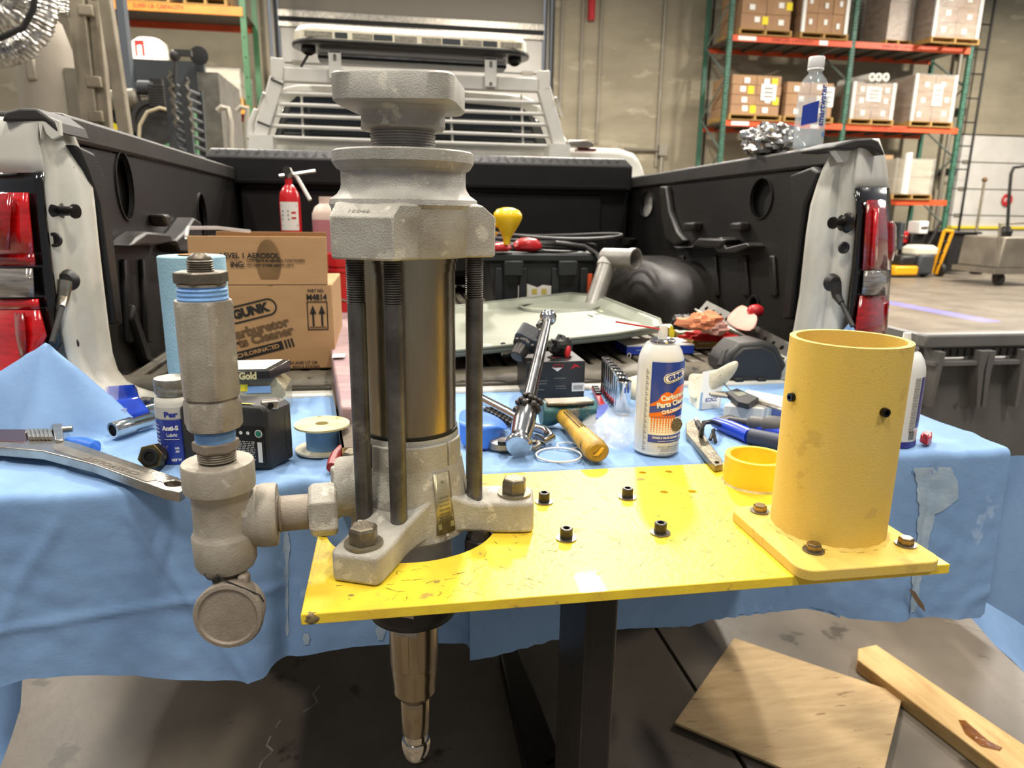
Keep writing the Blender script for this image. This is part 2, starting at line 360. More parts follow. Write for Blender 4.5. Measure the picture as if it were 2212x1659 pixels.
MB().box(d2l-.3, d2l+3.6, YW-.03, YW+.02, Y(2150, 494, YW).z, Y(2150, 489, YW).z).build('stripe', inky, d2)
p = Y(2075, 150, YW-.15)
# wall ladder / exposed pipe run by the right-hand door
lad = thing('wall_ladder', (Y(2095, 200, YW-.4).x, YW-.4, 0), 'black steel wall ladder between the pallet rack and the far right door', 'ladder')
xa, xb = Y(2088, 200, YW-.4).x, Y(2118, 200, YW-.4).x
for xx in (xa, xb): MB().tube([(xx, YW-.4, .3), (xx, YW-.4, HW-.1)], .03, 8).build('rail', blackpl, lad)
for k in range(9): MB().tube([(xa, YW-.4, 2.4+k*.55), (xb, YW-.4, 2.4+k*.55)], .018, 6).build('rung', blackpl, lad)
for zz in (2.3, 3.7, 5.1): MB().box(xa-.12, xa+.06, YW-.4, YW, zz-.05, zz+.12).build('bracket', blackpl, lad)
MB().tube([(xa-.18, YW-.25, 0), (xa-.18, YW-.25, HW)], .05, 8).build('conduit', mat('conduit_grey', '8f897b'), wall)

# ================================================================== PALLET RACK (right)
YR = 15.0; YB = 16.15
px3 = [Y(1562, 262, YR).x, Y(1822, 262, YR).x, Y(2072, 268, YR).x]
zb = [Y(1900, 430, YR).z, Y(1700, 264, YR).z, Y(1700, 82, YR).z]
rk = thing('pallet_rack', (px3[1], YR, 0), 'tall pallet rack with green uprights and orange beams against the right back wall', 'rack')
def upright(x, y, root, m, H=6.6):
    b = MB().box(x-.045, x+.045, y-.035, y+.035, 0, H); o = b.build('upright', m, root)
    return o
for x in px3:
    for y in (YR, YB): upright(x, y, rk, green)
    k = 0; z = .3
    while z < 6.2:
        a, b_ = (YR, YB) if k % 2 else (YB, YR); MB().tube([(x, a, z), (x, b_, z+.75)], .02, 6).build('brace', mat('grey_brace', '76827a', .5, .3), rk); z += .75; k += 1
hole = MB().box(-.012, .012, -.002, .002, -.012, .012).build('slot', dark, None)
first = True
for x in px3:
    for k in range(80):
        z = 1.3+k*.065
        for dx in (-.02, .02):
            if first: hole.parent = rk; ORG[hole.name] = ORG[rk.name]; hole.location = Vector((x+dx, YR-.036, z))-ORG[rk.name]; first = False
            elif random.random() < .62 and z > 1.3: place(hole, rk, Matrix.Translation((x+dx, YR-.036, z)))
for i in range(2):
    for z in zb:
        x0, x1 = px3[i]+.045, px3[i+1]-.045
        if i == 0 and z == zb[0]: x0 += 0
        for y in (YR-.02, YB+.02):
            bb = MB().box(x0, x1, y-.025, y+.025, z-.12, z).build('beam', orange, rk)
        MB().box(x0, x1, YR+.01, YB, z-.03, z-.015).build('deck', mat('wire_deck', '6e6a62', .5, .5), rk)
        for k in range(5): MB().box(x0+.3+k*.5, x0+.34+k*.5, YR, YB, z-.09, z-.03).build('deck_support', mat('wire_deck', '6e6a62'), rk)
        fm = flatmap((x0, YR-.048, z-.06), (1, 0, 0), (0, 0, 1))
        txt('5000 LBS CAPACITY', .95, .06, off(fm, 1.35 if i == 0 else 1.1, 0), mat('rust_print', '8a2c16', .6), rk)
        if i == 0: patch([.12, .52, -.04, .04], fm, paper, rk); patch([1.95, 2.15, -.05, .04], off(fm, 0, 0), paper, rk)
def pallet(parent, x0, x1, y0, y1, z):
    H = .115
    for yy in (y0, (y0+y1)/2-.05, y1-.1): MB().box(x0, x1, yy, yy+.1, z, z+.018).build('plank', palletm, parent)
    n = 7; wd = (x1-x0)
    for k in range(3): xx = x0+(wd-.04)*k/2; MB().box(xx, xx+.04, y0, y1, z+.018, z+.1).build('stringer', palletm, parent)
    for k in range(n): yy = y0+(y1-y0-.1)*k/(n-1); MB().box(x0, x1, yy, yy+.1, z+.1, z+.115).build('plank', palletm, parent)
    return z+H
def load(pxl, pxr, pyt, z, nc, nr, label, depth=1.0, y0=YR-.05, wrap=False, labels=True, big=None, edge=False, yel=False, name='pallet_load', m=cardfar):
    l = Y(pxl, 200, y0); r_ = Y(pxr, 200, y0); x0, x1 = l.x, r_.x; zt = Y((pxl+pxr)/2, pyt, y0).z
    root = thing(name, ((x0+x1)/2, y0+depth/2, z), label, 'pallet', 'palletised goods on the racks')
    zz = pallet(root, x0-.04, x1+.04, y0-.04, y0+depth, z)
    cw = (x1-x0)/nc; ch = (zt-zz)/nr
    for i in range(nc):
        for j in range(nr):
            jx = random.uniform(-.008, .008)
            c = MB().box(x0+i*cw+.004+jx, x0+(i+1)*cw-.004+jx, y0+random.uniform(0, .015), y0+depth-.03, zz+j*ch+.003, zz+(j+1)*ch-.003).build('carton', m, root, bevel=.006)
            if labels:
                fm = flatmap((x0+(i+.5)*cw, y0-.006, zz+(j+.5)*ch), (1, 0, 0), (0, 0, 1))
                u = random.uniform(-.15, .15)*cw; v = random.uniform(-.1, .15)*ch
                patch([u-.1*min(1, cw), u+.12*min(1, cw), v-.055, v+.05], fm, paper, root)
                if yel and (i+j) % 2 == 0: patch([u-.1+.22, u+.25, v-.09, v+.06], fm, inky, root)
    if big:
        u, v, a, h = big; fm = flatmap((x0+(x1-x0)*u, y0-.012, zz+(zt-zz)*v), (1, 0, 0), (0, 0, 1)); patch([-a, a, -h, h], fm, paper, root)
        for q in range(3): patch([-a*.6, a*.6, h*.5-q*h*.5-.02, h*.5-q*h*.5+.012], lambda s, t, f=fm: f(s, t)+Vector((0, -.003, 0)), inkg, root)
    if edge:
        for xx in (x0-.02, x1-.05): MB().box(xx, xx+.07, y0-.02, y0+.03, zz, zt+.02).build('edge_board', paper, root)
    if wrap: MB().box(x0-.025, x1+.025, y0-.03, y0+depth-.0, zz, zt+.02).build('stretch_wrap', wrapm, root)
    return root, x0, x1, zt
load(1588, 1692, -75, zb[2], 2, 4, 'pallet of brown cartons with yellow stickers, left on the top rack level', yel=True, big=(.5, .62, .16, .14))
load(1718, 1812, -60, zb[2], 3, 3, 'white-cornered pallet of cartons second on the top rack level', edge=True)
load(1996, 2092, -55, zb[2], 2, 4, 'plastic wrapped tall carton pallet at the right of the top rack level', wrap=True, edge=True, depth=1.15, y0=YR-.3)
load(1900, 1948, -40, zb[2], 1, 3, 'dim wrapped carton pallet behind the right upright on the top level', wrap=True, y0=YR+.15, depth=.9, labels=False)
load(1581, 1687, 162, zb[1], 2, 4, 'pallet of brown cartons with a white sheet and yellow labels on the middle rack level', yel=True, big=(.74, .58, .17, .16))
load(1700, 1800, 178, zb[1], 2, 3, 'carton pallet behind the water bottle on the middle rack level', edge=False, wrap=False, big=(.9, .6, .12, .2))
rr_ = load(1843, 1932, 180, zb[1], 2, 3, 'wrapped pallet with three white tubes lying on top, middle rack level', wrap=True, edge=True, big=(.5, .7, .18, .15))
for q in (1883, 1897, 1913):
    p = Y(q, 167, YR-.12); T = MB(frame(p, (-.12, 1, 0)))
    T.lathe([(.045, -.02), (.085, -.02), (.085, .95), (.045, .95)], 20, False, False); T.rings([[(.045*cos(2*pi*j/20), .045*sin(2*pi*j/20), z) for j in range(20)] for z in (-.02, .95)], False, True)
    T.build('tube', mat('white_tube', 'cfcbc0', .7), rr_[0])
load(1975, 2062, 163, zb[1], 2, 3, 'wrapped carton pallet at the right end of the middle rack level', wrap=True, edge=True, big=(.58, .58, .12, .22))
r3 = load(1958, 2040, 345, zb[0], 1, 2, 'shrink-wrapped pallet with a white roll at its side on the lowest rack beam', wrap=True, edge=False, m=mat('pale_goods', 'c2b79f', .6), labels=False)
p = Y(1957, 380, YR-.2); MB(frame((p.x, YR-.2, zb[0]+.12))).cyl(.075, 0, Y(1957, 332, YR).z-zb[0]-.12, 20).build('white_roll', paper, r3[0])
load(1770, 1850, 330, 0, 2, 3, 'low stack of cartons on the floor bay behind the rack', y0=YR+.2, labels=False, depth=.8) if False else None
bx = MB().box(Y(1904, 400, YR+.3).x, Y(1922, 400, YR+.3).x, YR+.3, YR+.6, zb[0], Y(1920, 335, YR+.3).z).build('carton', cardfar, loc=Y(1920, 430, YR+.3), bevel=.01); tag(bx, 'narrow brown carton standing just right of the truck on the lowest rack beam', 'box')

# ================================================================== RIGHT BACKGROUND FLOOR ITEMS
def gz(px, py): return Z(px, py, 0)
# yellow hand truck
p = gz(2010, 597); k = p.y
ht = thing('hand_truck', p, 'yellow hand truck leaning beside the black bin by the rack', 'hand truck')
for a, b_ in (((2012, 590), (2040, 498)), ((2022, 592), (2058, 500))): MB().tube([Y(*a, k), Y(*b_, k-.1)], .035, 8).build('rail', mat('safety_yellow', 'd99a17', .45), ht)
MB().tube([Y(2040, 498, k-.1), Y(2058, 500, k-.1)], .035, 8).build('handle', mat('safety_yellow', 'd99a17'), ht)
for t in (.25, .5, .75): MB().tube([Y(2012+28*t, 590-92*t, k-.1*t), Y(2022+36*t, 592-92*t, k-.1*t)], .02, 6).build('crossbar', dark, ht)
for s in (-.18, .2): MB(frame((p.x+s, k, .14), (1, 0, 0))).lathe([(.05, -.05), (.14, -.04), (.14, .04), (.05, .05)], 18).build('wheel', rubber, ht)
# black wheeled bin
p = gz(2070, 592); k = p.y; b = MB(); a_ = Y(2043, 592, k); c_ = Y(2092, 592, k)
tp = Y(2065, 505, k).z; b.rings([[(a_.x, k, .05), (c_.x, k, .05), (c_.x, k+.6, .05), (a_.x, k+.6, .05)], [(a_.x-.08, k-.06, tp), (c_.x+.05, k-.06, tp), (c_.x+.05, k+.7, tp), (a_.x-.08, k+.7, tp)]])
bn = thing('wheeled_bin', p, 'black plastic wheeled bin beside the yellow hand truck', 'bin'); b.build('body', rubber, bn, bevel=.03)
MB().box(a_.x-.12, c_.x+.1, k-.1, k+.75, tp, tp+.05).build('lid', rubber, bn, bevel=.02)
for s in (.0, .35): MB(frame((c_.x+.12+s*.3, k-.02, .16), (1, 0, 0))).lathe([(.05, -.05), (.16, -.04), (.16, .04), (.05, .05)], 18).build('wheel', rubber, bn)
# floor scrubber: black machine with yellow skirt and white tank
p = gz(1975, 600); k = p.y; fs = thing('floor_scrubber', p, 'floor machine with yellow skirt and white tank below the lowest rack beam', 'machine')
x0, x1 = Y(1950, 600, k).x, Y(2005, 600, k).x
MB().box(x0-.2, x1-.25, k, k+.6, .04, .24).build('skirt', mat('safety_yellow', 'd99a17'), fs, bevel=.04)
MB().box(x1-.25, x1+.1, k, k+.6, .06, .48).build('body', dgrey, fs, bevel=.05)
MB().box(x0-.05, x1-.28, k+.05, k+.55, .24, .45).build('motor', rubber, fs, bevel=.05)
MB().sell([(.2, 0, 4), (.24, .05, 4), (.24, .14, 4), (.18, .2, 4)]).m; q = MB(frame(Y(1985, 552, k+.3))); q.sell([(.24, 0, 4), (.28, .05, 4), (.28, .16, 4), (.2, .22, 4)]); q.build('tank', mat('cream_tank', 'cdc8b4', .5), fs)
MB().tube([(x1, k+.3, .4), (x1+.25, k+.3, .9), (x1+.35, k+.3, 1.15)], .03, 8).build('handle', rubber, fs)
p = gz(1936, 592); bt = thing('bucket', p, 'white plastic bucket on the floor just right of the tail light', 'bucket'); MB(frame(p)).lathe([(.13, 0), (.16, .3), (.17, .3), (.17, .33), (.13, .33)], 24).build('shell', paper, bt); MB(frame(p)).cyl(.165, .33, .35, 24).build('lid', rubber, bt)
# shelf clutter below the lowest beam
for i, (a, b_, c_, d_, mm, lb, ct) in enumerate(((1940, 1958, 480, 540, dgrey, 'dark grey tool case standing in the low rack bay', 'case'), (1985, 2008, 478, 505, paper, 'white carton on the dark cabinet under the lowest rack beam', 'box'), (1962, 2012, 505, 560, rubber, 'black steel cabinet under the lowest rack beam', 'cabinet'), (1950, 1964, 500, 525, redpl, 'small red box beside the black cabinet under the rack', 'box'))):
    k = 14.6+.1*i; A = Y(a, d_, k); B = Y(b_, c_, k)
    r0 = thing(['tool_case', 'carton', 'cabinet', 'box'][i], (A.x, k, max(0, A.z)), lb, ct)
    MB().box(A.x, B.x, k, k+.4, max(0, A.z), B.z).build('body', mm, r0, bevel=.02); MB().box(A.x+.03, B.x-.03, k-.02, k, (max(0, A.z)+B.z)/2-.03, (max(0, A.z)+B.z)/2+.03).build('handle', satin, r0, bevel=.008)
# pole (mop handle)
p = Vector((Y(2112, 480, 15.6).x, 15.6, 0)); a = Y(2112, 388, p.y); mp = thing('pole', p, 'thin brown pole standing upright in front of the far white door', 'pole')
MB().tube([(p.x, p.y, 0), (p.x, p.y, a.z)], .03, 8).build('shaft', ladderm, mp); MB().ball((p.x, p.y, a.z), .06).build('knob', mat('brown_wood', '6a4c2c', .5), mp); MB().box(p.x-.2, p.x+.2, p.y-.05, p.y+.05, 0, .05).build('foot', dgrey, mp)
# steel cart with tall bent handle
p = gz(2190, 618); k = p.y; x0, x1 = Y(2152, 600, k).x, Y(2260, 600, k).x; zt, zm = Y(2180, 512, k).z, Y(2180, 580, k).z
ct = thing('steel_cart', p, 'worn grey steel cart with a tall bent handle at the right edge', 'cart')
b = MB(); b.rings([[(x0, k, zm), (x1, k, zm), (x1, k+1, zm), (x0, k+1, zm)], [(x0+.05, k, zt), (x1, k, zt), (x1, k+1, zt), (x0+.05, k+1, zt)]]); b.build('tub', mat('scuffed_steel', '6a645a', .5, .4, '87807299'[:6], 2), ct, bevel=.03)
MB().box(x0-.1, x1, k-.05, k+1, zm-.1, zm).build('deck', mat('scuffed_steel', '6a645a'), ct)
for xx in (x0+.15, x1-.2): MB(frame((xx, k+.1, .12), (1, 0, 0))).lathe([(.04, -.04), (.12, -.03), (.12, .03), (.04, .04)], 18).build('wheel', rubber, ct); MB().box(xx-.06, xx+.06, k+.05, k+.2, .12, zm-.1).build('fork', rubber, ct)
MB().tube([Y(2176, 500, k), Y(2180, 420, k), Y(2184, 375, k), Y(2190, 362, k), Y(2215, 358, k), Y(2240, 358, k)], .028, 8).build('handle', rubber, ct)
MB().tube([Y(2155, 590, k+.1), Y(2160, 484, k+.1), Y(2240, 480, k+.1)], .025, 8).build('frame', mat('scuffed_steel', '6a645a'), ct)
MB(frame(Y(2172, 500, k+.3))).lathe([(.1, -.12), (.12, 0), (.06, .1)], 16).build('bottle', rubber, ct)
# blue safety light stripe on the floor, thrown by a real lamp
p = Z(2010, 672, 0)
def stripe_lamp(x, y, z, L):
    l = bpy.data.lights.new('stripe_lamp', 'SPOT'); l.energy = 5200; l.color = (.03, .06, 1); l.spot_size = radians(60); l.spot_blend = .05; l.shadow_soft_size = .01
    l.use_nodes = True; nt = l.node_tree; N = nt.nodes; K = nt.links; e = N['Emission']
    g = N.new('ShaderNodeTexCoord'); s = N.new('ShaderNodeSeparateXYZ'); K.new(g.outputs['Normal'], s.inputs[0])
    def mth(op, a, b_): 
        m = N.new('ShaderNodeMath'); m.operation = op
        for i, v in enumerate((a, b_)):
            if isinstance(v, (int, float)): m.inputs[i].default_value = v
            else: K.new(v, m.inputs[i])
        return m.outputs[0]
    ax = mth('ABSOLUTE', s.outputs[0], 0); ay = mth('ABSOLUTE', s.outputs[1], 0)
    r_ = mth('MULTIPLY', mth('LESS_THAN', ax, .040), mth('LESS_THAN', ay, .33)); K.new(mth('MULTIPLY', r_, 1.), e.inputs['Strength'])
    o = bpy.data.objects.new('stripe_lamp', l); o.location = (x, y, z); COL.objects.link(o); return o
stripe_lamp(7.30, 8.7, 3.2, 1)
# ================================================================== GREY TRASH CART (right edge, near)
k = 1.95; zt = Y(2100, 722, k).z
tc = thing('tilt_cart', Z(2120, 1000, .3) if False else (Y(2110, 900, k).x, k, 0), 'grey moulded plastic cart with slotted rim behind the right corner of the tailgate', 'cart')
xa, xb = Y(2004, 722, k).x, Y(2330, 722, k).x
b = MB(); b.box(xa, xb, k, k+.05, zt-.045, zt); b.build('rim', greypl, tc, bevel=.008)
for i in range(22): xx = xa+.04+i*.026; MB().box(xx, xx+.018, k-.003, k+.01, zt-.07, zt-.047).build('slot', rubber, tc)
MB().box(xa+.03, xb, k+.01, k+.03, zt-.075, zt-.04).build('rim_band', greypl, tc)
z2 = Y(2100, 778, k).z
MB().box(xa+.02, xb, k-.02, k+.02, z2-.012, z2).build('ledge', greypl, tc)
w1 = MB(); w1.rings([[(xa+.02, k+.03, z2), (xb, k+.03, z2), (xb, k+.06, .25), (xa+.09, k+.06, .25)], [(xa+.02, k+.05, z2), (xb, k+.05, z2), (xb, k+.08, .25), (xa+.09, k+.08, .25)]]); w1.build('front_wall', mat('grey_plastic_wall', '5b5a57', .55, 0, '666562', 4, c3='45443f', s3=9, l3=.6), tc)
for q0, q1, q2 in ((2020, 2032, 2008), (2108, 2124, 2110), (2125, 2140, 2122), (2200, 2215, 2192)):
    A = Y(q0, 735, k); B = Y(q1, 735, k); C_ = Y(q2, 880, k); b = MB()
    b.rings([[(A.x, k-.03, zt-.05), (B.x, k-.03, zt-.05), (B.x, k+.04, zt-.05), (A.x, k+.04, zt-.05)], [(A.x+.004, k-.025, z2-.03), (B.x-.002, k-.025, z2-.03), (B.x-.002, k+.04, z2-.03), (A.x+.004, k+.04, z2-.03)], [(C_.x, k+.0, C_.z), (C_.x+.012, k+.0, C_.z), (C_.x+.012, k+.05, C_.z), (C_.x, k+.05, C_.z)]]); b.build('rib', greypl, tc)
MB().box(xa+.02, xa+.05, k+.055, k+.7, .25, zt-.01).build('side_wall', greypl, tc); MB().box(xa+.02, xb, k+.7, k+.73, .25, zt-.2).build('back_wall', greypl, tc); MB().box(xa+.05, xb, k+.05, k+.7, .25, .28).build('bottom', greypl, tc)
for xx in (xa+.25, xb-.2): MB(frame((xx, k+.15, .1), (1, 0, 0))).lathe([(.03, -.03), (.1, -.025), (.1, .025), (.03, .03)], 18).build('wheel', rubber, tc); MB().box(xx-.04, xx+.04, k+.1, k+.2, .1, .25).build('caster_fork', satin, tc)
q = Y(2160, 762, k+.12); crumple((q.x, q.y, q.z-.02), (.035, .03, .02), 'crumpled_wrapper', inkb, 'crumpled blue and white wrapper inside the grey cart', 'wrapper', 3)
q = Y(2060, 770, k+.1); tb = MB(); tb.rings([[Y(2030, 776, k+.12), Y(2050, 742, k+.12), Y(2105, 770, k+.12), Y(2106, 777, k+.12)], [Y(2030, 776, k+.5), Y(2050, 742, k+.5), Y(2105, 770, k+.5), Y(2106, 777, k+.5)]]); tag(tb.build('black_sheet', rubber, loc=q), 'folded black plastic sheet lying in the grey cart', 'sheet')
# ================================================================== LEFT BACKGROUND
# amber beamed rack far left
YL = 13.0
lr = thing('pallet_rack', (Y(420, 100, YL).x, YL, 0), 'amber-beamed pallet rack with one bright green upright at the far left', 'rack')
xl0, xl1 = Y(90, 30, YL).x, Y(525, 30, YL).x
for px in (530,): 
    x = Y(px, 100, YL).x; upright(x, YL, lr, green2, 6.4); upright(x, YL+1.1, lr, green2, 6.4)
upright(Y(215, 100, YL).x, YL, lr, green2, 6.4)
z1, z3 = Y(400, 10, YL).z, Y(500, 228, YL).z
for z in (z1, z3):
    MB().box(xl0, xl1, YL-.05, YL, z-.13, z).build('beam', orange2, lr); MB().box(xl0, xl1, YL+1.1, YL+1.15, z-.13, z).build('beam', orange, lr)
    MB().box(xl0, xl1, YL, YL+1.1, z-.03, z-.01).build('deck', mat('wire_deck', '6e6a62'), lr)
for k in range(14): 
    o = place(hole, lr, Matrix.Translation((Y(530, 100, YL).x, YL-.037, 1.8+k*.3)))
txt('5,000 LB CAPACITY', .75, .07, flatmap((Y(345, 15, YL).x, YL-.052, z1-.065), (1, 0, 0), (0, 0, 1)), mat('rust_print', '8a2c16'), lr)
k = YL+.3; l1 = load(445, 520, 150, z3, 1, 2, 'shrink-wrapped white goods on the lower amber beam at left', y0=YL-.02, wrap=True, labels=False, m=mat('pale_goods', 'c2b79f', .6))
for a, c_ in ((228, 262), (280, 380), (420, 500)):
    load(a, c_, -60, z1, 2, 2, {228: 'carton pallet on the top amber beam, leftmost', 280: 'carton pallet on the top amber beam, middle one', 420: 'carton pallet on the top amber beam, nearest the green upright'}[a], y0=YL-.02, labels=False)
# white drum
p = Y(325, 127, 10.5); dz = p.z; R_ = (Y(365, 100, 10.5)-Y(285, 100, 10.5)).x/2
st = thing('drum_stack', (p.x, 10.5, 0), 'pale wrapped drum with a red mark standing behind the dark panel', 'drum'); zt = Y(325, 85, 10.5).z
MB(frame((p.x, 10.5, 0))).lathe([(R_, 0), (R_, zt-.12), (R_*.96, zt-.08), (R_*.97, zt-.06), (R_*.6, zt)], 32).build('body', mat('pale_drum', 'cbc8bc', .3), st)
patch([-.06, .06, -.1, .08], cylmap((p.x, 10.5), R_+.005, -pi/2-.25, Y(325, 110, 10.5).z), inkr, st)
MB(frame((p.x, 10.5, 0))).lathe([(R_*1.02, zt-.5), (R_*1.02, zt-.46)], 32).build('hoop', satin, st)
# dark grey equipment panel
k = 7.0; A = Y(232, 330, k); B = Y(440, 132, k)
dp = thing('equipment_cabinet', (A.x, k, 0), 'dark grey steel cabinet panel behind the green compressor', 'cabinet')
b = MB(frame((0, k, 0), (0, -1, 0), (1, 0, 0))); xL, xR, zT = A.x, B.x, Y(340, 130, k).z
b.box(xL, xR, 0, zT, -.05, .02)
b.build('panel', dgrey, dp)
MB().box(xR-.06, Y(476, 200, k).x, k-.03, k+.9, 0, Y(470, 158, k).z).build('side_post', mat('tread_grey', '77736b', .4, .5, '5f5b54', 9), dp)
for q in range(3):
    for j in range(6): 
        p = Y(285+j*7+(q % 2)*3, 205+q*9, k-.05); MB(frame(p, (0, -1, 0))).cyl(.014, 0, .01, 4).build('mesh_hole', ladderm, dp)
p = Y(432, 122, k-.1); MB(frame(p, (0, -1, 0))).lathe([(.0, 0), (.07, 0), (.075, .04), (0, .05)], 24).build('round_cap', dark, dp)
p = Y(265, 60, 6.9); MB().box(p.x-.02, p.x+.04, 6.85, 6.95, 0, 3.6).build('mast', mat('blue_grey_steel', '5d6268', .5, .4), dp)
# green compressor
k = 6.2; A = Y(260, 330, k); cp = thing('air_compressor', (Y(330, 330, k).x, k, 0), 'green engine compressor with black finned pump beside the dark cabinet', 'machine')
MB().box(Y(295, 300, k).x, Y(345, 300, k).x, k, k+.25, .4, Y(320, 225, k).z).build('frame', green2, cp, bevel=.01)
MB().box(Y(400, 300, k).x, Y(425, 300, k).x, k, k+.25, .4, Y(410, 232, k).z).build('guard', green2, cp, bevel=.01)
for j in range(8): z = Y(345, 190+j*6, k-.2).z; MB().box(Y(328, 200, k-.2).x, Y(362, 200, k-.2).x, k-.3, k-.05, z-.009, z+.009).build('cooling_fin', rubber, cp, bevel=.003)
MB().box(Y(332, 200, k-.2).x, Y(358, 200, k-.2).x, k-.28, k-.07, Y(345, 245, k).z, Y(345, 183, k).z).build('cylinder', rubber, cp)
MB(frame(Y(316, 190, k-.25), (1, 0, 0))).lathe([(.04, -.06), (.05, -.05), (.05, .05), (.03, .07)], 20).build('filter', dgrey, cp)
MB(frame(Y(335, 265, k-.25), (.3, -1, 0))).lathe([(.04, 0), (.16, .0), (.16, .04), (.13, .04), (.12, .02), (.04, .02)], 28).build('flywheel', rubber, cp)
MB().box(Y(232, 300, k).x, Y(290, 300, k).x, k-.2, k+.1, Y(260, 300, k).z-.1, Y(260, 210, k).z).build('engine', rubber, cp, bevel=.04)
MB(frame(Y(262, 215, k-.25), (1, 0, .1))).lathe([(.05, -.12), (.07, -.1), (.07, .1), (.05, .12)], 20).build('engine_tank', mat('scuffed_steel', '6a645a'), cp)
q = Y(245, 276, k-.25); MB(frame(q, (0, -1, 0))).cyl(.035, 0, .02, 16).build('sticker', inky, cp)
MB().tube([Y(300, 300, k-.35), Y(302, 270, k-.35), Y(318, 242, k-.35), Y(345, 233, k-.35), Y(372, 240, k-.35), Y(380, 225, k-.35)], .012, 8).build('hose', mat('cream_hose', 'b6a98c', .6), cp)
# small yellow/red items by the toolbox end
MB().box(Y(262, 300, 6.2).x, Y(425, 300, 6.2).x, 6.1, 6.5, 0, .42).build('skid_base', green2, cp); p = Y(486, 300, 8.); sh2 = MB().box(p.x-.3, p.x+.25, 7.9, 8.4, 0, p.z-.15).build('low_cabinet', mat('dim_cabinet', '5b5448', .7), loc=(p.x, 8.1, 0)); tag(sh2, 'dim low cabinet under the orange bottle beyond the toolbox', 'cabinet'); sb = thing('spray_bottle', p, 'small orange and yellow bottle seen past the left end of the toolbox', 'bottle'); MB(frame((p.x, 8., p.z-.05))).lathe([(.05, -.1), (.055, 0), (.055, .14), (.02, .18), (.02, .22)], 20).build('body', mat('orange_bottle', 'd98b3a', .4), sb); MB(frame((p.x, 8., p.z-.05))).cyl(.056, .02, .09, 20).build('label', inky, sb)
# grey stand tubes
for a, c_, lb in (((478, 232), (498, 305), 'bent grey pipe handle leaning left of the truck rack'), ((520, 232), (533, 300), 'curved grey pipe guard beside the headache rack')):
    k = 6. if a[0] < 500 else 6.7; P = [Y(a[0]-8, a[1]+8, k), Y(a[0], a[1], k), Y(a[0]+14, a[1]+2, k), Y(c_[0], c_[1]-40, k), Y(c_[0], c_[1], k)]; P.append(Vector((P[-1].x, k, .1)))
    o = MB().tube(P, .022, 8); r0 = thing('bent_pipe', (P[-1].x, k, 0), lb, 'pipe'); o.build('pipe', mat('grey_pipe', 'a6a093', .4, .4), r0); MB(frame((P[-1].x, k, 0))).cyl(.1, 0, .1, 16).build('base', dgrey, r0)
# dark slatted steel rack panels
k = 4.6
for (xa_, ya_, xb_, yb_, lb) in ((362, 165, 386, 330, 'nearer dark steel slatted frame standing left of the bed rail'), (398, 180, 418, 345, 'farther dark steel slatted frame standing left of the bed rail')):
    A0 = Y(xa_, 330, k); r0 = thing('slatted_frame', (A0.x, k, 0), lb, 'frame')
    for q in (0, 32):
        T_ = Y(xa_+q, ya_+q*.5, k+q*.012); B_ = Y(xb_+q*.5, 345+q*.2, k+q*.012); MB().hexa([(B_.x-.02, B_.y-.015, .2), (B_.x+.02, B_.y-.015, .2), (B_.x+.02, B_.y+.015, .2), (B_.x-.02, B_.y+.015, .2), (T_.x-.02, T_.y-.015, T_.z), (T_.x+.02, T_.y-.015, T_.z), (T_.x+.02, T_.y+.015, T_.z), (T_.x-.02, T_.y+.015, T_.z)]).build('post', dgrey, r0)
    for j in range(8):
        a_ = Y(xa_+j*2.5, ya_+12+j*20, k); b2 = Y(xa_+34+j*2, ya_+26+j*20, k+.4); MB().tube([a_, b2], .012, 6).build('slat', dgrey, r0)
    pts = [Y(xa_+4+4*sin(j*2.1)+j*1., ya_-12+j*8, k-.06) for j in range(16)]; MB().tube(pts, .012, 6).build('chain', mat('chain_steel', '77736b', .3, .9), r0)
p = Y(378, 120, k-.05); b = MB(frame(p)); b.tube([(-.02, 0, -.2), (0, 0, 0)], .012, 8); b.ball((0, 0, 0), .03); b.box(0, .09, -.02, .02, .0, .03); hk = b.build('hook_handle', blackpl, loc=p); tag(hk, 'black lever handle sticking up above the chained frame', 'handle')
# ladder-like beige steel frame (two rails with rungs, a third post)
k = 3.9
lf = thing('steel_ladder_frame', (Y(190, 260, k).x, k, 0), 'worn beige steel ladder frame standing behind the left bed rail', 'frame')
def bar(a, b_, wpx, y, root, m, nm='rail', dep=.05):
    A = Y(*a, y); B = Y(*b_, y); h = wpx/2*y/FPX*1.0; D = (B-A); D = D/(A.z-B.z) if A.z != B.z else D; B2 = B+D*(B.z-.0)
    MB().hexa([(B2.x-h, y, B2.z), (B2.x+h, y, B2.z), (B2.x+h, y+dep, B2.z), (B2.x-h, y+dep, B2.z), (A.x-h, y, A.z), (A.x+h, y, A.z), (A.x+h, y+dep, A.z), (A.x-h, y+dep, A.z)]).build(nm, m, root, bevel=.006)
bar((155, -60), (192, 262), 30, k, lf, ladderm); bar((195, -60), (226, 275), 20, k+.02, lf, ladderm); bar((215, -60), (268, 290), 22, k-.15, lf, ladderm)
for (a, b_, y) in ((165, 200, 20), (182, 218, 175), (188, 222, 250)):
    A = Y(a, y-12, k-.01); B = Y(b_, y+14, k-.01); MB().box(A.x, B.x, k-.01, k+.06, B.z, A.z).build('rung', ladderm, lf, bevel=.006)
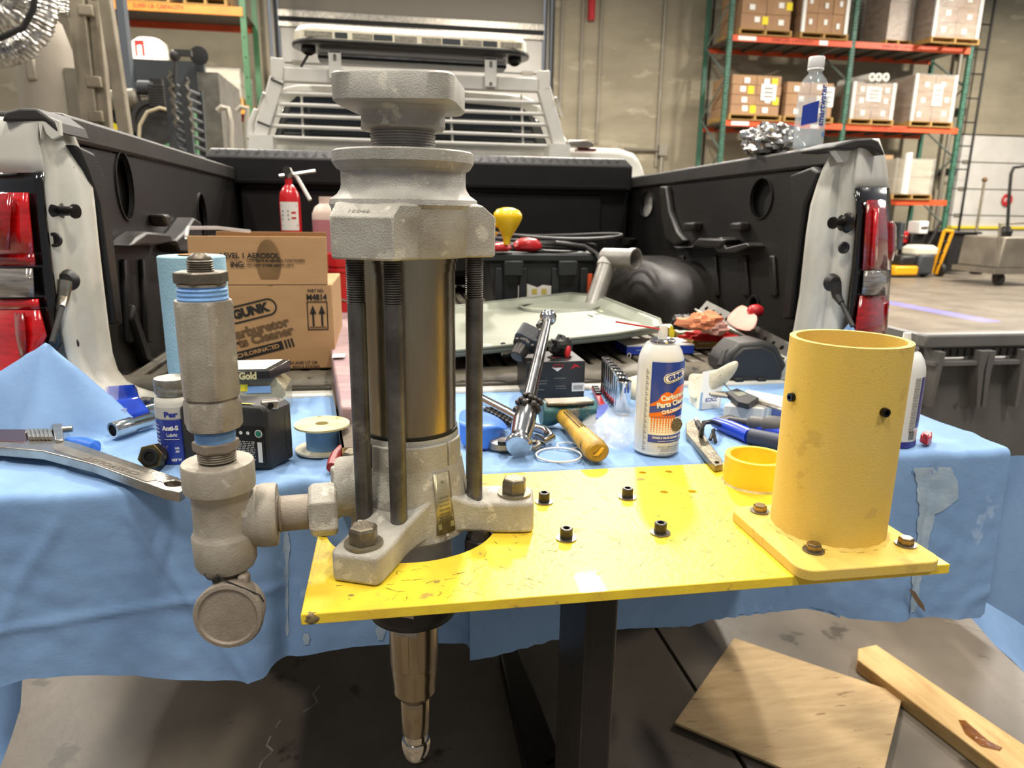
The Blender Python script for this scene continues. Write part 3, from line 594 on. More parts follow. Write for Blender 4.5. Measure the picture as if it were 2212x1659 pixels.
# dusty vertical tank
k = 4.6; A = Y(45, 200, k); B = Y(168, 200, k); R_ = (B.x-A.x)/2; zt = Y(100, 28, k).z
tk = thing('storage_tank', ((A.x+B.x)/2, k, 0), 'tall dusty grey tank behind the left bed rail', 'tank')
MB(frame(((A.x+B.x)/2, k, 0))).lathe([(R_*1.15, 0), (R_*1.02, zt-.35), (R_*.93, zt-.18), (R_*.7, zt-.05), (R_*.3, zt)], 48).build('body', tarp, tk)
p = Y(68, 140, k-R_*.95); MB(frame(p, (0, -1, 0))).box(-.025, .025, -.08, .06, -.02, .02).build('latch', mat('latch_steel', 'a49d8e', .4, .7), tk, bevel=.01)
p = Y(165, 205, k-R_*.3); MB().box(p.x-.03, p.x+.03, p.y-.05, p.y, p.z-.13, p.z+.13).build('strap_plate', mat('scuffed_steel', '6a645a'), tk)
b = MB(); A = Y(-60, 330, 4.2); B = Y(40, 130, 4.2); b.box(A.x, B.x-.16, 4.0, 4.2, 0, Y(20, 60, 4.4).z); sh = b.build('cabinet', mat('dim_cabinet', '5b5448', .7), loc=(A.x, 4.5, 0), bevel=.02); tag(sh, 'dim brown cabinet at the left edge beside the tank', 'cabinet')
# silver foil duct looping down
def duct(path, r, root, name='duct'):
    P = [Vector(p) for p in path]; Q = []
    for i in range(len(P)-1):
        for t in range(14):
            s = t/14; p0 = P[max(0, i-1)]; p1 = P[i]; p2 = P[i+1]; p3 = P[min(len(P)-1, i+2)]
            Q.append(.5*((2*p1)+(p2-p0)*s+(2*p0-5*p1+4*p2-p3)*s*s+(3*p1-p0-3*p2+p3)*s**3))
    b = MB(); b.tube(Q, [r*(1+.05*((-1)**i)) for i in range(len(Q))], 22)
    b.v = [v+noise.noise_vector(v*26)*.008 for v in b.v]; return b.build(name, foil, root, ang=20)
k = 3.4
fd = thing('foil_duct', Y(50, 130, k), 'crinkled silver foil duct hanging at the top left corner', 'duct')
duct([Y(88, -90, k), Y(92, 0, k), Y(82, 60, k), Y(40, 105, k), Y(-10, 112, k), Y(-70, 90, k)], .052, fd)
duct([Y(30, -90, k+.2), Y(35, -20, k+.2), Y(25, 25, k+.2), Y(-40, 50, k+.2)], .07, fd); duct([Y(128, -60, k+.3), Y(130, -10, k+.3), Y(134, 35, k+.3)], .035, fd)
MB().tube([Y(82, -60, k-.1), Y(72, 20, k-.1), Y(50, 60, k-.1), Y(0, 82, k-.1), Y(-40, 85, k-.1)], .012, 8).build('cable', rubber, fd)
# ================================================================== PICKUP TRUCK
BF = .925          # bed floor height
tr = thing('pickup_truck', (.18, 2.4, 0), 'white pickup truck with its tailgate lowered under blue cloth, bed full of gear', 'truck')
HX0, HX1, HY = -.5475, .9125, 1.36
# bed floor with ribs
bfm = MB().box(-.56, .95, 1.37, 3.2, BF-.05, BF-.012).build('bed_floor', mat('dusty_bed_floor', '37332d', .6, 0, '4a453b', 9, c3='272420', s3=26, l3=.6), tr)
rb = MB().box(-.013, .013, 0, 1.72, 0, .014).build('rib', ribm, None, bevel=.004); rb.parent = tr; ORG[rb.name] = ORG[tr.name]
rb.location = Vector((-.5, 1.43, BF-.013))-ORG[tr.name]
for i in range(1, 38): place(rb, tr, Matrix.Translation((-.5+i*.038, 1.43, BF-.013)))
# cream sill strip and liner lip at the hinge
MB().box(HX0, HX1, 1.345, 1.40, .86, .908).build('sill', jambm, tr, bevel=.006)
n = 60; G = [[Vector((HX0+.02+(HX1-HX0-.04)*i/n, 1.375+.012*(1 if sin(i*.9) > 0 else 0)+.004*sin(i*2.3), BF-.012+.0)) for i in range(n+1)], [Vector((HX0+.02+(HX1-HX0-.04)*i/n, 1.45, BF+.001)) for i in range(n+1)]]
MB().grid(G).build('liner_lip', ribm, tr, solid=.008)
# tailgate below the cloth
MB().box(HX0+.012, HX1-.012, .925, 1.335, .80, .893).build('tailgate', white, tr, bevel=.02)
MB().box(HX0-.1, HX1+.15, 1.42, 1.62, .45, .68).build('rear_bumper', satin, tr, bevel=.04)
MB().box(HX0-.03, HX1+.03, 1.42, 3.3, .62, BF-.05).build('underbody', dark, tr)
# ---- side walls of the liner
def side(xp, s, holes):
    # xp plane x, s=+1 for right (outside is +x)
    Hh = []
    for (px, py, rx, rz) in holes:
        p = X(px, py, xp); Hh.append(circ(p.y, p.z, rx, 28, rz))
    b = MB(Matrix(((0, 0, s, xp), (1, 0, 0, 0), (0, 1, 0, 0), (0, 0, 0, 1))))
    b.holed([(1.43, BF-.01), (3.2, BF-.01), (3.2, 1.35), (1.43, 1.35)], Hh, 0, .008)
    w_ = b.build('liner_side', liner, tr)
    for h in Hh:
        c = MB(Matrix(((0, 0, s, xp), (1, 0, 0, 0), (0, 1, 0, 0), (0, 0, 0, 1)))); c.rings([[(p[0], p[1], .001) for p in h], [(p[0], p[1], -.004) for p in h], [((p[0]-h[7][0])*.93+h[7][0], (p[1]-h[0][1])*.95+h[0][1], -.004) for p in h]], False, False)
        c.build('hole_rim', liner, tr)
    return w_
side(-.535, -1, [(268, 402, .050, .070), (436, 470, .05, .07)])
side(.945, 1, [(1645, 428, .058, .052), (1397, 441, .075, .048)])
MB().box(-.66, -.56, 1.36, 3.2, .5, 1.37).build('bed_side', white, tr, bevel=.02); MB().box(.975, 1.015, 1.36, 3.2, .5, 1.352).build('bed_side', white, tr, bevel=.02)
p = X(1400, 442, .965); MB().box(.962, .966, 1.44, 2.25, 1.15, 1.34).build('hole_shade_panel', dark, tr); MB().box(-.558, -.554, 1.44, 3.1, 1.15, 1.34).build('hole_shade_panel', dark, tr); MB().box(.966, .972, p.y-.035, p.y+.09, p.z-.05, p.z+.05).build('bare_panel', white, tr)  # near-black sheets behind the liner holes stand in for the shade inside
# raised folds, pockets and shelf of the right liner wall
def strip_x(pxs, x0, x1, m, nm, **k):   # polygon seen on plane x0, extruded to x1
    return MB().rings([[X(a, b_, x1) for a, b_ in pxs], [X(a, b_, x0) for a, b_ in pxs]]).build(nm, m, tr, **k)
def relief(pts, xf, xb, nm, m=linerworn, bev=.006):
    P = [X(a, b_, xf) for a, b_ in pts]; return MB().rings([[Vector((xb, p.y, p.z)) for p in P], P]).build(nm, m, tr, bevel=bev)
relief([(1705, 378), (1752, 360), (1768, 372), (1738, 440), (1727, 520), (1716, 600), (1708, 690), (1688, 690), (1700, 560), (1708, 455)], .918, .946, 'corner_fold', liner)
relief([(1424, 402), (1438, 402), (1445, 455), (1462, 500), (1478, 520), (1455, 530), (1436, 516), (1428, 470)], .925, .946, 'channel_fold')
relief([(1452, 532), (1480, 535), (1556, 512), (1568, 535), (1612, 524), (1617, 532), (1585, 547), (1550, 545), (1540, 535), (1462, 538)], .90, .946, 'tie_down_shelf')
for a in (1472, 1572): relief([(a+4, 481), (a+26, 480), (a+24, 499), (a+2, 500)], .915, .946, 'tie_down_pocket')
relief([(1492, 531), (1508, 514), (1566, 517), (1553, 536)], .895, .946, 'pocket_lid', linerworn)
relief([(1322, 540), (1356, 530), (1362, 515), (1340, 512)], .915, .946, 'corner_ledge')
for a in (1465, 1535, 1600, 1660): relief([(a, 552), (a+10, 552), (a+16, 640), (a+2, 640)], .937, .946, 'wall_rib', liner, .004)
relief([(1300, 500), (1330, 470), (1340, 640), (1310, 640)], .93, .946, 'front_fold', liner)
p = X(1628, 660, .944); MB(frame(p, (-1, 0, 0))).lathe([(.02, 0), (.024, .003), (.03, .003), (.03, 0)], 20).build('drain_grommet', dark, tr)
# left wall relief
def reliefl(pts, xf, xb, nm, m=linerworn, bev=.006):
    P = [X(a, b_, xf) for a, b_ in pts]; return MB().rings([[Vector((xb, p.y, p.z)) for p in P], P]).build(nm, m, tr, bevel=bev)
reliefl([(168, 312), (205, 330), (235, 400), (252, 560), (268, 700), (250, 700), (232, 560), (215, 440), (190, 370)], -.50, -.536, 'corner_fold', liner)
reliefl([(284, 532), (300, 512), (318, 500), (368, 505), (376, 522), (330, 532), (318, 530)], -.49, -.536, 'tie_down_shelf')
reliefl([(355, 463), (368, 463), (376, 488), (362, 490)], -.50, -.536, 'tie_down_pocket')
reliefl([(380, 520), (400, 500), (420, 470), (436, 480), (440, 545), (390, 545)], -.49, -.536, 'channel_fold')
for a in (270, 310): reliefl([(a, 560), (a+8, 560), (a+22, 740), (a+10, 740)], -.524, -.536, 'wall_rib', liner, .004)
reliefl([(292, 655), (330, 770), (352, 790), (345, 800), (318, 780), (288, 690)], -.515, -.536, 'lower_fold', dark)
# wheel wells
def well(x0, x1, yc, L, H, sgn, nm='wheel_well'):
    b = MB(); R = []
    for i in range(17):
        t = i/16; xx = x0+(x1-x0)*t; k = (1-max(0, (t if sgn < 0 else 1-t)-.0)**6*.65) if True else 1
        f = 1-(abs((1-t) if sgn > 0 else t))**5*.55
        R.append([(xx, yc+L*f*math.copysign(abs(cos(pi*j/24))**.62, cos(pi*j/24)), BF-.02+H*f*abs(sin(pi*j/24))**.55) for j in range(25)])
    b.rings(R, True, True, True); return b.build(nm, linerworn, tr, ang=60)
well(.74, .95, 2.30, .36, .20, 1); well(-.54, -.33, 2.30, .42, .26, -1)
for wx, s_ in ((-.62, 1), (.80, 1)): MB(frame((wx, 2.3, .40), (1, 0, 0))).lathe([(.18, .0), (.22, .01), (.37, .0), (.40, .03), (.40, .20), (.37, .23), (.22, .22), (.2, .19), (.05, .17)], 48).build('wheel', rubber, tr)
# bulkhead
MB().box(-.56, .97, 3.16, 3.22, BF, 1.36).build('bulkhead', liner, tr)
# rail caps
for x0, x1, ya, nm in ((-.672, -.528, 1.30, 'l'), (.938, 1.02, 1.40, 'r')):
    b = MB(); b.rings([[(x0, y, zb_), (x1, y, zb_), (x1, y, zt_), (x0, y, zt_)] for y, zb_, zt_ in ((ya+.06, 1.354, 1.398), (1.7, 1.352, 1.396), (2.6, 1.342, 1.386), (3.2, 1.335, 1.379))]); b.build('rail_cap', mat('rail_cap_plastic', '3b3936', .38, 0, '33312e', 8, c3='56524b', s3=60, l3=.7, bump=.4, bs=500), tr, bevel=.006)
# corner caps over the pillars
uppx([(2, 262), (10, 240), (40, 233), (78, 233), (96, 246), (118, 262), (128, 290), (95, 262), (60, 262)], 1.26, .12).build('corner_cap', blackpl, tr, bevel=.004)
uppx([(1802, 322), (1806, 312), (1850, 300), (1884, 298), (1899, 304), (1914, 336), (1884, 322), (1860, 318), (1846, 324)], 1.275, .12).build('corner_cap', blackpl, tr, bevel=.004)
# ---- pillar jambs (lofted): rows = (py, seam px, inner px)
def jamb(rows, ys, yi, sgn, nm='door_jamb'):
    b = MB(); G = []
    for (py, se, inn) in rows:
        r_ = []
        for t in (0, .12, .25, .42, .60, .78, .92, 1):
            dpt = ys+(yi-ys)*t - .012*sin(pi*min(1, t*1.15)) + (.012 if .38 < t < .5 else 0)
            r_.append(Y(se+(inn-se)*t, py, dpt))
        G.append(r_)
    b.grid(G); o = b.build(nm, jambm, tr, ang=60, solid=.006); return o
jamb([(250, 88, 132), (275, 84, 150), (312, 84, 166), (366, 92, 190), (400, 89, 197), (450, 96, 203), (520, 103, 210), (581, 110, 217), (640, 120, 224), (707, 130, 232), (762, 142, 240), (800, 155, 252), (825, 165, 272), (840, 175, 300), (852, 185, 345), (870, 190, 360)], 1.27, 1.375, -1)
jamb([(312, 1857, 1804), (335, 1850, 1796), (364, 1846, 1780), (400, 1847, 1766), (444, 1850, 1752), (508, 1846, 1742), (573, 1841, 1735), (637, 1832, 1728), (707, 1824, 1716), (770, 1810, 1700), (820, 1800, 1660)], 1.29, 1.375, 1)
# fender tops
def fender(rows, y0, y1):
    G = []
    for (py, a, b_) in rows: G.append([Y(a+(b_-a)*t, py, y0+(y1-y0)*t+.0-.02*sin(pi*t)) for t in (0, .2, .4, .6, .8, 1)])
    MB().grid(G).build('fender', white, tr, ang=60, solid=.006)
fender([(256, -30, 84), (262, -60, 84), (300, -70, 82), (340, -70, 90), (373, -72, 94)], 1.33, 1.265)
fender([(300, 1858, 1896), (318, 1855, 1902), (345, 1850, 1911), (380, 1847, 1915), (417, 1846, 1918)], 1.285, 1.36)
uppx([(1800, 318), (1850, 308), (1862, 322), (1850, 345), (1846, 365), (1838, 345), (1822, 350)], 1.30, .02).build('torn_film', white, tr)
uppx([(82, 262), (100, 250), (128, 262), (130, 292), (112, 300), (100, 288), (92, 268), (88, 300)], 1.262, .01).build('torn_film', white, tr)
MB().box(-.80, -.62, 1.31, 3.2, .5, 1.33).build('bed_side_outer', white, tr, bevel=.03); None
MB().box(-.8, -.58, 1.27, 1.4, .62, .94).build('lower_fender', white, tr, bevel=.02)
# ---- tail lights
def lens(rows, y0, y1, parent, nm, m, bul=.02, solid=.006, ang=60):
    G = []
    for (py, a, b_) in rows: G.append([Y(a+(b_-a)*t, py, y0+(y1-y0)*t-bul*sin(pi*t)) for t in (0, .12, .3, .5, .7, .88, 1)])
    return MB().grid(G).build(nm, m, parent, ang=ang, solid=solid)
tlL = lens([(373, -75, 94), (400, -75, 93), (470, -75, 99), (560, -75, 110), (650, -75, 121), (738, -75, 133), (790, -75, 100), (835, -75, 30)], 1.36, 1.262, tr, 'tail_light', mat('gloss_black', '0e0d0d', .12, coat=.6), .02)
LY0, LY1 = 1.352, 1.25
def sub(rows, nm, m, b=.022): return lens(rows, LY0, LY1, tlL, nm, m, b, .004)
sub([(416, -75, 60), (450, -75, 62), (500, -75, 67), (548, -75, 72)], 'red_lens', redlens2)
sub([(418, -75, 28), (480, -75, 22), (540, -75, 20)], 'reflector', redlens, .03)
sub([(549, -75, 73), (575, -75, 76)], 'red_band', redlens)
sub([(580, -75, 70), (612, -75, 72), (642, -75, 74)], 'reversing_lens', clearlens, .028)
sub([(646, -75, 82), (668, -75, 85)], 'red_band', redlens2)
sub([(670, -75, 85), (725, -75, 100), (770, -75, 80), (800, -75, 45), (820, -75, 12)], 'red_lens', redlens2)
sub([(676, 8, 52), (730, 14, 56), (782, 22, 58)], 'reflector', redlens, .03)
tlR = lens([(406, 1848, 1918), (460, 1851, 1923), (573, 1842, 1923), (669, 1829, 1916), (740, 1818, 1905), (800, 1806, 1898)], 1.278, 1.345, tr, 'tail_light', mat('gloss_black', '0e0d0d'), .02)
def subr(rows, nm, m, b=.022): return lens(rows, 1.272, 1.338, tlR, nm, m, b, .004)
subr([(432, 1873, 1915), (500, 1868, 1921), (583, 1863, 1922)], 'red_lens', redlens)
subr([(450, 1888, 1904), (520, 1884, 1902), (576, 1880, 1900)], 'reflector', redlens2, .03)
subr([(585, 1866, 1919), (612, 1864, 1918), (637, 1861, 1915)], 'reversing_lens', clearlens, .028)
subr([(639, 1857, 1915), (717, 1846, 1911), (790, 1834, 1900)], 'red_lens', redlens)
for rows in ([(478, 1921, 1928), (490, 1921, 1934), (540, 1921, 1934), (563, 1920, 1927)], [(650, 1916, 1919), (662, 1915, 1920), (715, 1911, 1914)]): lens(rows, 1.34, 1.36, tlR, 'side_lobe', redlens, .01, .004)
# strikers, cable anchors, cables
def striker(px, py, y, dx, nm='striker'):
    p = Y(px, py, y); d = Vector((dx, -.28, -.02)).normalized()
    r0 = MB(frame(p, d)).lathe([(.003, -.006), (.019, -.006), (.021, 0), (.017, .004), (.008, .007), (.0075, .028), (.010, .029), (.012, .033), (.011, .037), (.0, .038)], 28).build(nm, mat('greasy_steel', '2f2d2b', .3, .8), tr); return r0
striker(120, 455, 1.29, 1); striker(1826, 481, 1.30, -1)
def cable(ball, y, mid, end, ye, mid2):
    p = Y(*ball, y); MB(frame(p, (0, -1, 0))).lathe([(.0, .016), (.012, .014), (.017, .006), (.018, 0)], 24).build('cable_anchor', rubber, tr)
    q = Y(*mid, y-.02); e = Y(*end, ye); MB().tube([p+Vector((0, -.012, 0)), q, Y(*mid2, (y+ye)/2)], [.012, .009, .006], 12).build('cable_socket', satin if ball[0] < 500 else rubber, tr)
    MB().tube([Y(*mid2, (y+ye)/2), e], .0045, 10).build('tailgate_cable', rubber, tr)
cable((148, 605), 1.29, (136, 645), (112, 740), 1.20, (133, 665)); cable((1796, 610), 1.30, (1808, 640), (1842, 705), 1.22, (1818, 655))
for q, y in (((118, 518), 1.275), ((155, 742), 1.29), ((1822, 535), 1.285)):
    p = Y(*q, y); MB(frame(p, (0, -1, 0))).lathe([(.0, .001), (.006, .001), (.008, .004), (.011, .004), (.012, 0)], 20).build('grommet', rubber, tr)
# ---- toolbox (own thing)
tb = thing('toolbox', (.2, 2.9, 1.386), 'black tread-plate toolbox spanning the truck bed', 'toolbox')
yT = 2.72
zlt, zlb, zbt = Y(1100, 335, yT).z, Y(1100, 408, yT).z, Y(1100, 418, yT+.04).z
xL, xR = Y(443, 330, yT).x, Y(1368, 350, yT).x
b = MB(); b.rings([[(xL, yT, zlb), (xR, yT, zlb), (xR, yT+.5, zlb), (xL, yT+.5, zlb)], [(xL, yT, zlt-.03), (xR, yT, zlt-.03), (xR, yT+.5, zlt-.03), (xL, yT+.5, zlt-.03)], [(xL+.01, yT+.035, zlt), (xR-.02, yT+.035, zlt), (xR-.02, yT+.47, zlt), (xL+.01, yT+.47, zlt)]]); b.build('lid', toolboxm, tb, bevel=.006)
MB().box(-.52, .93, yT+.05, yT+.45, 1.0, zlb-.004).build('body', toolboxm, tb, bevel=.004)
xb0 = max(-.53, Y(522, 450, yT+.03).x)
MB().box(xb0, Y(1298, 450, yT+.03).x, yT+.03, yT+.055, 1.02, zbt).build('front_panel', toolboxm, tb, bevel=.004)
MB().box(-.50, .92, yT+.045, yT+.05, zbt-.001, zlb).build('seal', dark, tb)
tread = MB().box(-.014, .014, -.0025, .0025, 0, .002).build('tread', mat('tread_raised', '343433', .4, .3), None, bevel=.001); tread.parent = tb; ORG[tread.name] = ORG[tb.name]
tread.matrix_local = Matrix.Translation(Vector((-.4, yT+.07, zlt))-ORG[tb.name])
dT = Vector((0, .035, .03)).normalized()
for i in range(56):
    for j in range(2):
        xx = xL+.03+i*.033; 
        if xx > xR-.04: break
        T = Matrix.Translation((xx+(.008 if j else 0), yT+.018, zlt-.0145+(j*2-1)*.006)) @ Matrix(((1, 0, 0, 0), (0, dT.y, -dT.z, 0), (0, dT.z, dT.y, 0), (0, 0, 0, 1))) @ Matrix.Rotation(radians(45 if (i+j) % 2 else -45), 4, 'Z') @ Matrix.Scale(.8, 4)
        place(tread, tb, T)
MB().box(xL+.02, xR-.02, yT-.003, yT, zlb+.012, zlb+.018).build('lid_trim', dark, tb)
# ---- headache rack
yH = 3.42
hr = thing('headache_rack', (.15, yH, 1.386), 'white welded cab guard with horizontal bars behind the truck cab', 'rack')
def bar2(pts, y, wpx, nm='frame_tube', dep=.05, m=whitegl):
    for i in range(len(pts)-1):
        A = Y(*pts[i], y); B = Y(*pts[i+1], y); d = (B-A).normalized(); nrm = Vector((-d.z, 0, d.x)); h = nrm*(wpx/2*y/FPX)
        MB().hexa([A-h, B-h, B-h+Vector((0, dep, 0)), A-h+Vector((0, dep, 0)), A+h, B+h, B+h+Vector((0, dep, 0)), A+h+Vector((0, dep, 0))]).build(nm, m, hr, bevel=.004)
bar2([(598, 124), (598, 172)], yH, 24); bar2([(598, 168), (558, 305)], yH, 27)
bar2([(1176, 152), (1176, 195)], yH, 24); bar2([(1176, 190), (1212, 322)], yH, 27)
bar2([(608, 160), (1166, 184)], yH+.01, 26)
for k, (l, r_) in enumerate((((610, 201), (1172, 222)), ((604, 225), (1178, 247)), ((596, 249), (1184, 270)), ((588, 272), (1190, 295)), ((578, 296), (1198, 316)))):
    A = Y(*l, yH+.03); B = Y(*r_, yH+.03); MB().tube([A, B], .0085, 10).build('crossbar', whitegl, hr)
for px_, a, b_ in ((655, 205, 296), (978, 250, 310), (1130, 205, 315)):
    MB().tube([Y(px_-4, a, yH+.05), Y(px_, b_, yH+.05)], .005, 8).build('upright_rod', whitegl, hr)
for a, b_ in (((570, 200), (556, 245)), ((1200, 210), (1214, 252))): MB().tube([Y(*a, yH-.01), Y(*b_, yH+.05)], .006, 8).build('tie_loop', whitegl, hr)
for a in (582, 570, 1195, 1206): pass
for (a, b_) in (((585, 170), (611, 182)), ((556, 262), (584, 273))): MB().tube([Y(*a, yH-.003), Y(*b_, yH-.003)], .0035, 6).build('cable_tie', dark, hr)
MB().box(-.45, .80, yH, yH+.06, 1.386, 1.40).build('base_foot', whitegl, hr)
for xx in (Y(565, 300, yH).x, Y(1207, 318, yH).x): MB().box(xx-.05, xx+.05, yH-.02, yH+.09, 1.386, Y(560, 303, yH).z+.02).build('foot', whitegl, hr)
for a in (724, 1060): 
    p = Y(a, 145, yH-.012); t_, b_ = Y(a, 110 if a < 900 else 125, yH-.012).z, Y(a, 170 if a < 900 else 188, yH-.012).z
    MB().box(p.x-.027, p.x+.027, yH-.016, yH-.006, b_, t_).build('bracket', whitegl, hr, bevel=.002)
    MB().box(p.x-.027, p.x+.027, yH-.016, yH+.15, t_-.008, t_).build('bracket_top', whitegl, hr)
    for zz in (t_-.02, t_-.032, b_+.014): MB(frame((p.x, yH-.016, zz), (0, -1, 0))).cyl(.007, 0, .004, 12).build('bolt', washm, hr)
# ---- light bar
yLb = yH+.08
lb = thing('light_bar', (Y(880, 120, yLb).x, yLb, Y(880, 140, yLb).z), 'long clear-lensed warning light bar mounted on the white cab guard', 'light')
A = Y(632, 96, yLb); B = Y(1141, 124, yLb); Lx = B.x-A.x; ax = (B-A).normalized()
def barring(zo, hw, hd, y_=0): 
    c = (A+B)/2; pts = []
    for (u, v) in rrect(Lx*hw, hd, hd*.49, 8): pts.append(c+ax*u+Vector((0, v+y_, zo)))
    return pts
MB().rings([barring(-.012, 1., .25), barring(-.002, 1.005, .26), barring(.006, 1.0, .25)]).build('base_rim', blackpl, lb)
lensm = mat('frosted_lens', 'f0e9cf', .3, 0, 'ddd6bb', 20, stretch=(3, 1, 1), coat=.4, bump=.2, bs=80)
MB().rings([barring(.006, .99, .24), barring(.045, .985, .235), barring(.066, .95, .19), barring(.072, .92, .15)]).build('lens_cover', lensm, lb)
for i, (f0, f1, m_) in enumerate(((.18, .23, dgrey), (.25, .33, paper), (.335, .41, dgrey), (.42, .51, paper), (.53, .61, paper), (.615, .69, dgrey), (.70, .78, paper), (.785, .845, dgrey), (.86, .95, paper), (.06, .17, paper))):
    a = A+(B-A)*f0; c_ = A+(B-A)*f1; MB().hexa([a+Vector((0, -.122, .012)), c_+Vector((0, -.122, .012)), c_+Vector((0, -.115, .012)), a+Vector((0, -.115, .012)), a+Vector((0, -.1215, .034)), c_+Vector((0, -.1215, .034)), c_+Vector((0, -.115, .034)), a+Vector((0, -.115, .034))]).build('lamp_module', mat('module_light', 'bfb8a4', .2, .4, '8f8978', 90) if m_ is paper else m_, lb)
for dz, mm_ in ((-.03, whitegl), (-.046, satin), (-.055, dark)): MB().hexa([A+ax*.11+Vector((0, -.05+dz*.2, dz-.006)), B-ax*.11+Vector((0, -.05, dz-.006)), B-ax*.11+Vector((0, .05, dz-.006)), A+ax*.11+Vector((0, .05, dz-.006)), A+ax*.11+Vector((0, -.05+dz*.2, dz+.006)), B-ax*.11+Vector((0, -.05, dz+.006)), B-ax*.11+Vector((0, .05, dz+.006)), A+ax*.11+Vector((0, .05, dz+.006))]).build('under_rail', mm_, lb)
for c_ in (A+ax*.07, B-ax*.07): MB(frame(c_+Vector((0, -.03, -.012)), (0, -.3, -1))).lathe([(.03, 0), (.032, .02), (.02, .03), (.018, .02)], 20).build('end_lamp', rubber, lb)
MB().tube([A+ax*.07+Vector((0, 0, -.03)), A+ax*.05+Vector((0, .0, -.06)), A+ax*.03+Vector((0, .0, -.09))], .006, 8).build('wire', rubber, lb)
# ---- cab behind the rack
yc = 3.62
glassm = mat('dark_rear_glass', '0c1012', .06, 0, '141b1c', 3, coat=.6)
uppx([(530, 330), (535, 285), (552, 250), (590, 195), (640, 180), (880, 185), (1130, 205), (1180, 225), (1205, 262), (1235, 316), (1340, 320), (1372, 330), (1386, 350), (1405, 400), (1405, 520), (540, 520)], yc+.03, 1.0).build('cab', white, tr, bevel=.03)
uppx([(612, 232), (640, 208), (880, 212), (1128, 232), (1165, 262), (1185, 318), (590, 300)], yc, .028).build('rear_window', glassm, tr, bevel=.008)
uppx([(590, 194), (640, 183), (880, 188), (1130, 207), (1168, 226), (1128, 218), (880, 204), (640, 199)], yc-.01, .04).build('roof_edge', whitegl, tr, bevel=.006)
uppx([(1225, 306), (1232, 302), (1268, 302), (1284, 308), (1283, 318), (1226, 314)], yc-.12, .12).build('mirror_cap', satin, tr, bevel=.006)
uppx([(1248, 320), (1288, 321), (1288, 326), (1248, 325)], yc-.05, .06).build('marker_lamp', mat('dull_red', '6e2422', .3), tr)
uppx([(535, 262), (548, 232), (556, 236), (546, 268), (548, 300), (530, 300)], yc-.2, .05).build('mirror_arm', whitegl, tr, bevel=.006)
MB().box(Y(540, 400, yc).x, Y(1400, 400, yc).x, yc-.08, yc+.1, .5, 1.40).build('cab_lower', white, tr)
# ================================================================== BLUE CLOTH over the tailgate
cloth = mat('blue_shop_cloth', '84a6cf', .85, 0, '789ac4', 7, c3='9ab7d8', s3=13, l3=.665, bump=.25, bs=120)
def N3(x, y, s, o=0.): return noise.noise(Vector((x*s+o, y*s-o, o*1.7)))
ZT = .900; YFR = .903
hem_px = [(-330, 1560), (-150, 1520), (0, 1484), (60, 1465), (180, 1459), (300, 1462), (360, 1470), (470, 1472), (540, 1470), (575, 1455), (592, 1428), (640, 1420), (760, 1398), (840, 1390), (950, 1386), (1008, 1388), (1016, 1409), (1060, 1405), (1220, 1370), (1345, 1352), (1500, 1346), (1530, 1334), (1640, 1320), (1740, 1308), (1790, 1318), (1830, 1334), (1900, 1338), (1960, 1336), (2000, 1328), (2060, 1332), (2110, 1330), (2130, 1308), (2150, 1290)]
hem = [Y(a, b_, YFR) for a, b_ in hem_px]
def hemz(x):
    for i in range(len(hem)-1):
        if hem[i].x <= x <= hem[i+1].x: t = (x-hem[i].x)/(hem[i+1].x-hem[i].x); return hem[i].z+(hem[i+1].z-hem[i].z)*t
    return hem[0].z if x < hem[0].x else hem[-1].z
CX0, CX1 = -.60, .945
bump_pk = Y(100, 742, 1.20); pk2 = Y(1838, 692, 1.26)
def topz(x, y):
    z = ZT+.0014*N3(x, y, 28)+.0016*N3(x, y, 9, 3)+.0030*max(0, (1-abs(N3(x*.7, y, 7, 5)))-.90)/.10+.0018*max(0, (1-abs(N3(x, y*.6, 15, 9)))-.88)/.12
    if y > 1.18: z += 0
    d = sqrt(((x-bump_pk.x)/(.125 if x > bump_pk.x else .2))**2+((y-bump_pk.y)/.085)**2); a = atan2(y-bump_pk.y, x-bump_pk.x)
    k = max(0, 1-d*(1+.12*sin(a*5))); z += (bump_pk.z-ZT)*(k**.9)
    d = sqrt(((x-pk2.x)/.07)**2+((y-pk2.y)/.10)**2); k = max(0, 1-d); z += (pk2.z-ZT)*(k**1.05)
    # puckers on the left front
    q = max(0, 1-sqrt(((x+.25)/.16)**2+((y-1.0)/.08)**2)); z += q*.006*abs(N3(x, y*2, 22, 7))
    return z
NX = 240; xs_ = [CX0+(CX1-CX0)*i/NX for i in range(NX+1)]
G = []
NT = 64
for j in range(NT+1):
    row = []
    for x in xs_:
        y = 1.352-(1.352-YFR-.012)*j/NT; 
        if j == 0: y += .004*N3(x, 0, 14)
        row.append(Vector((x, y, topz(x, y))))
    G.append(row)
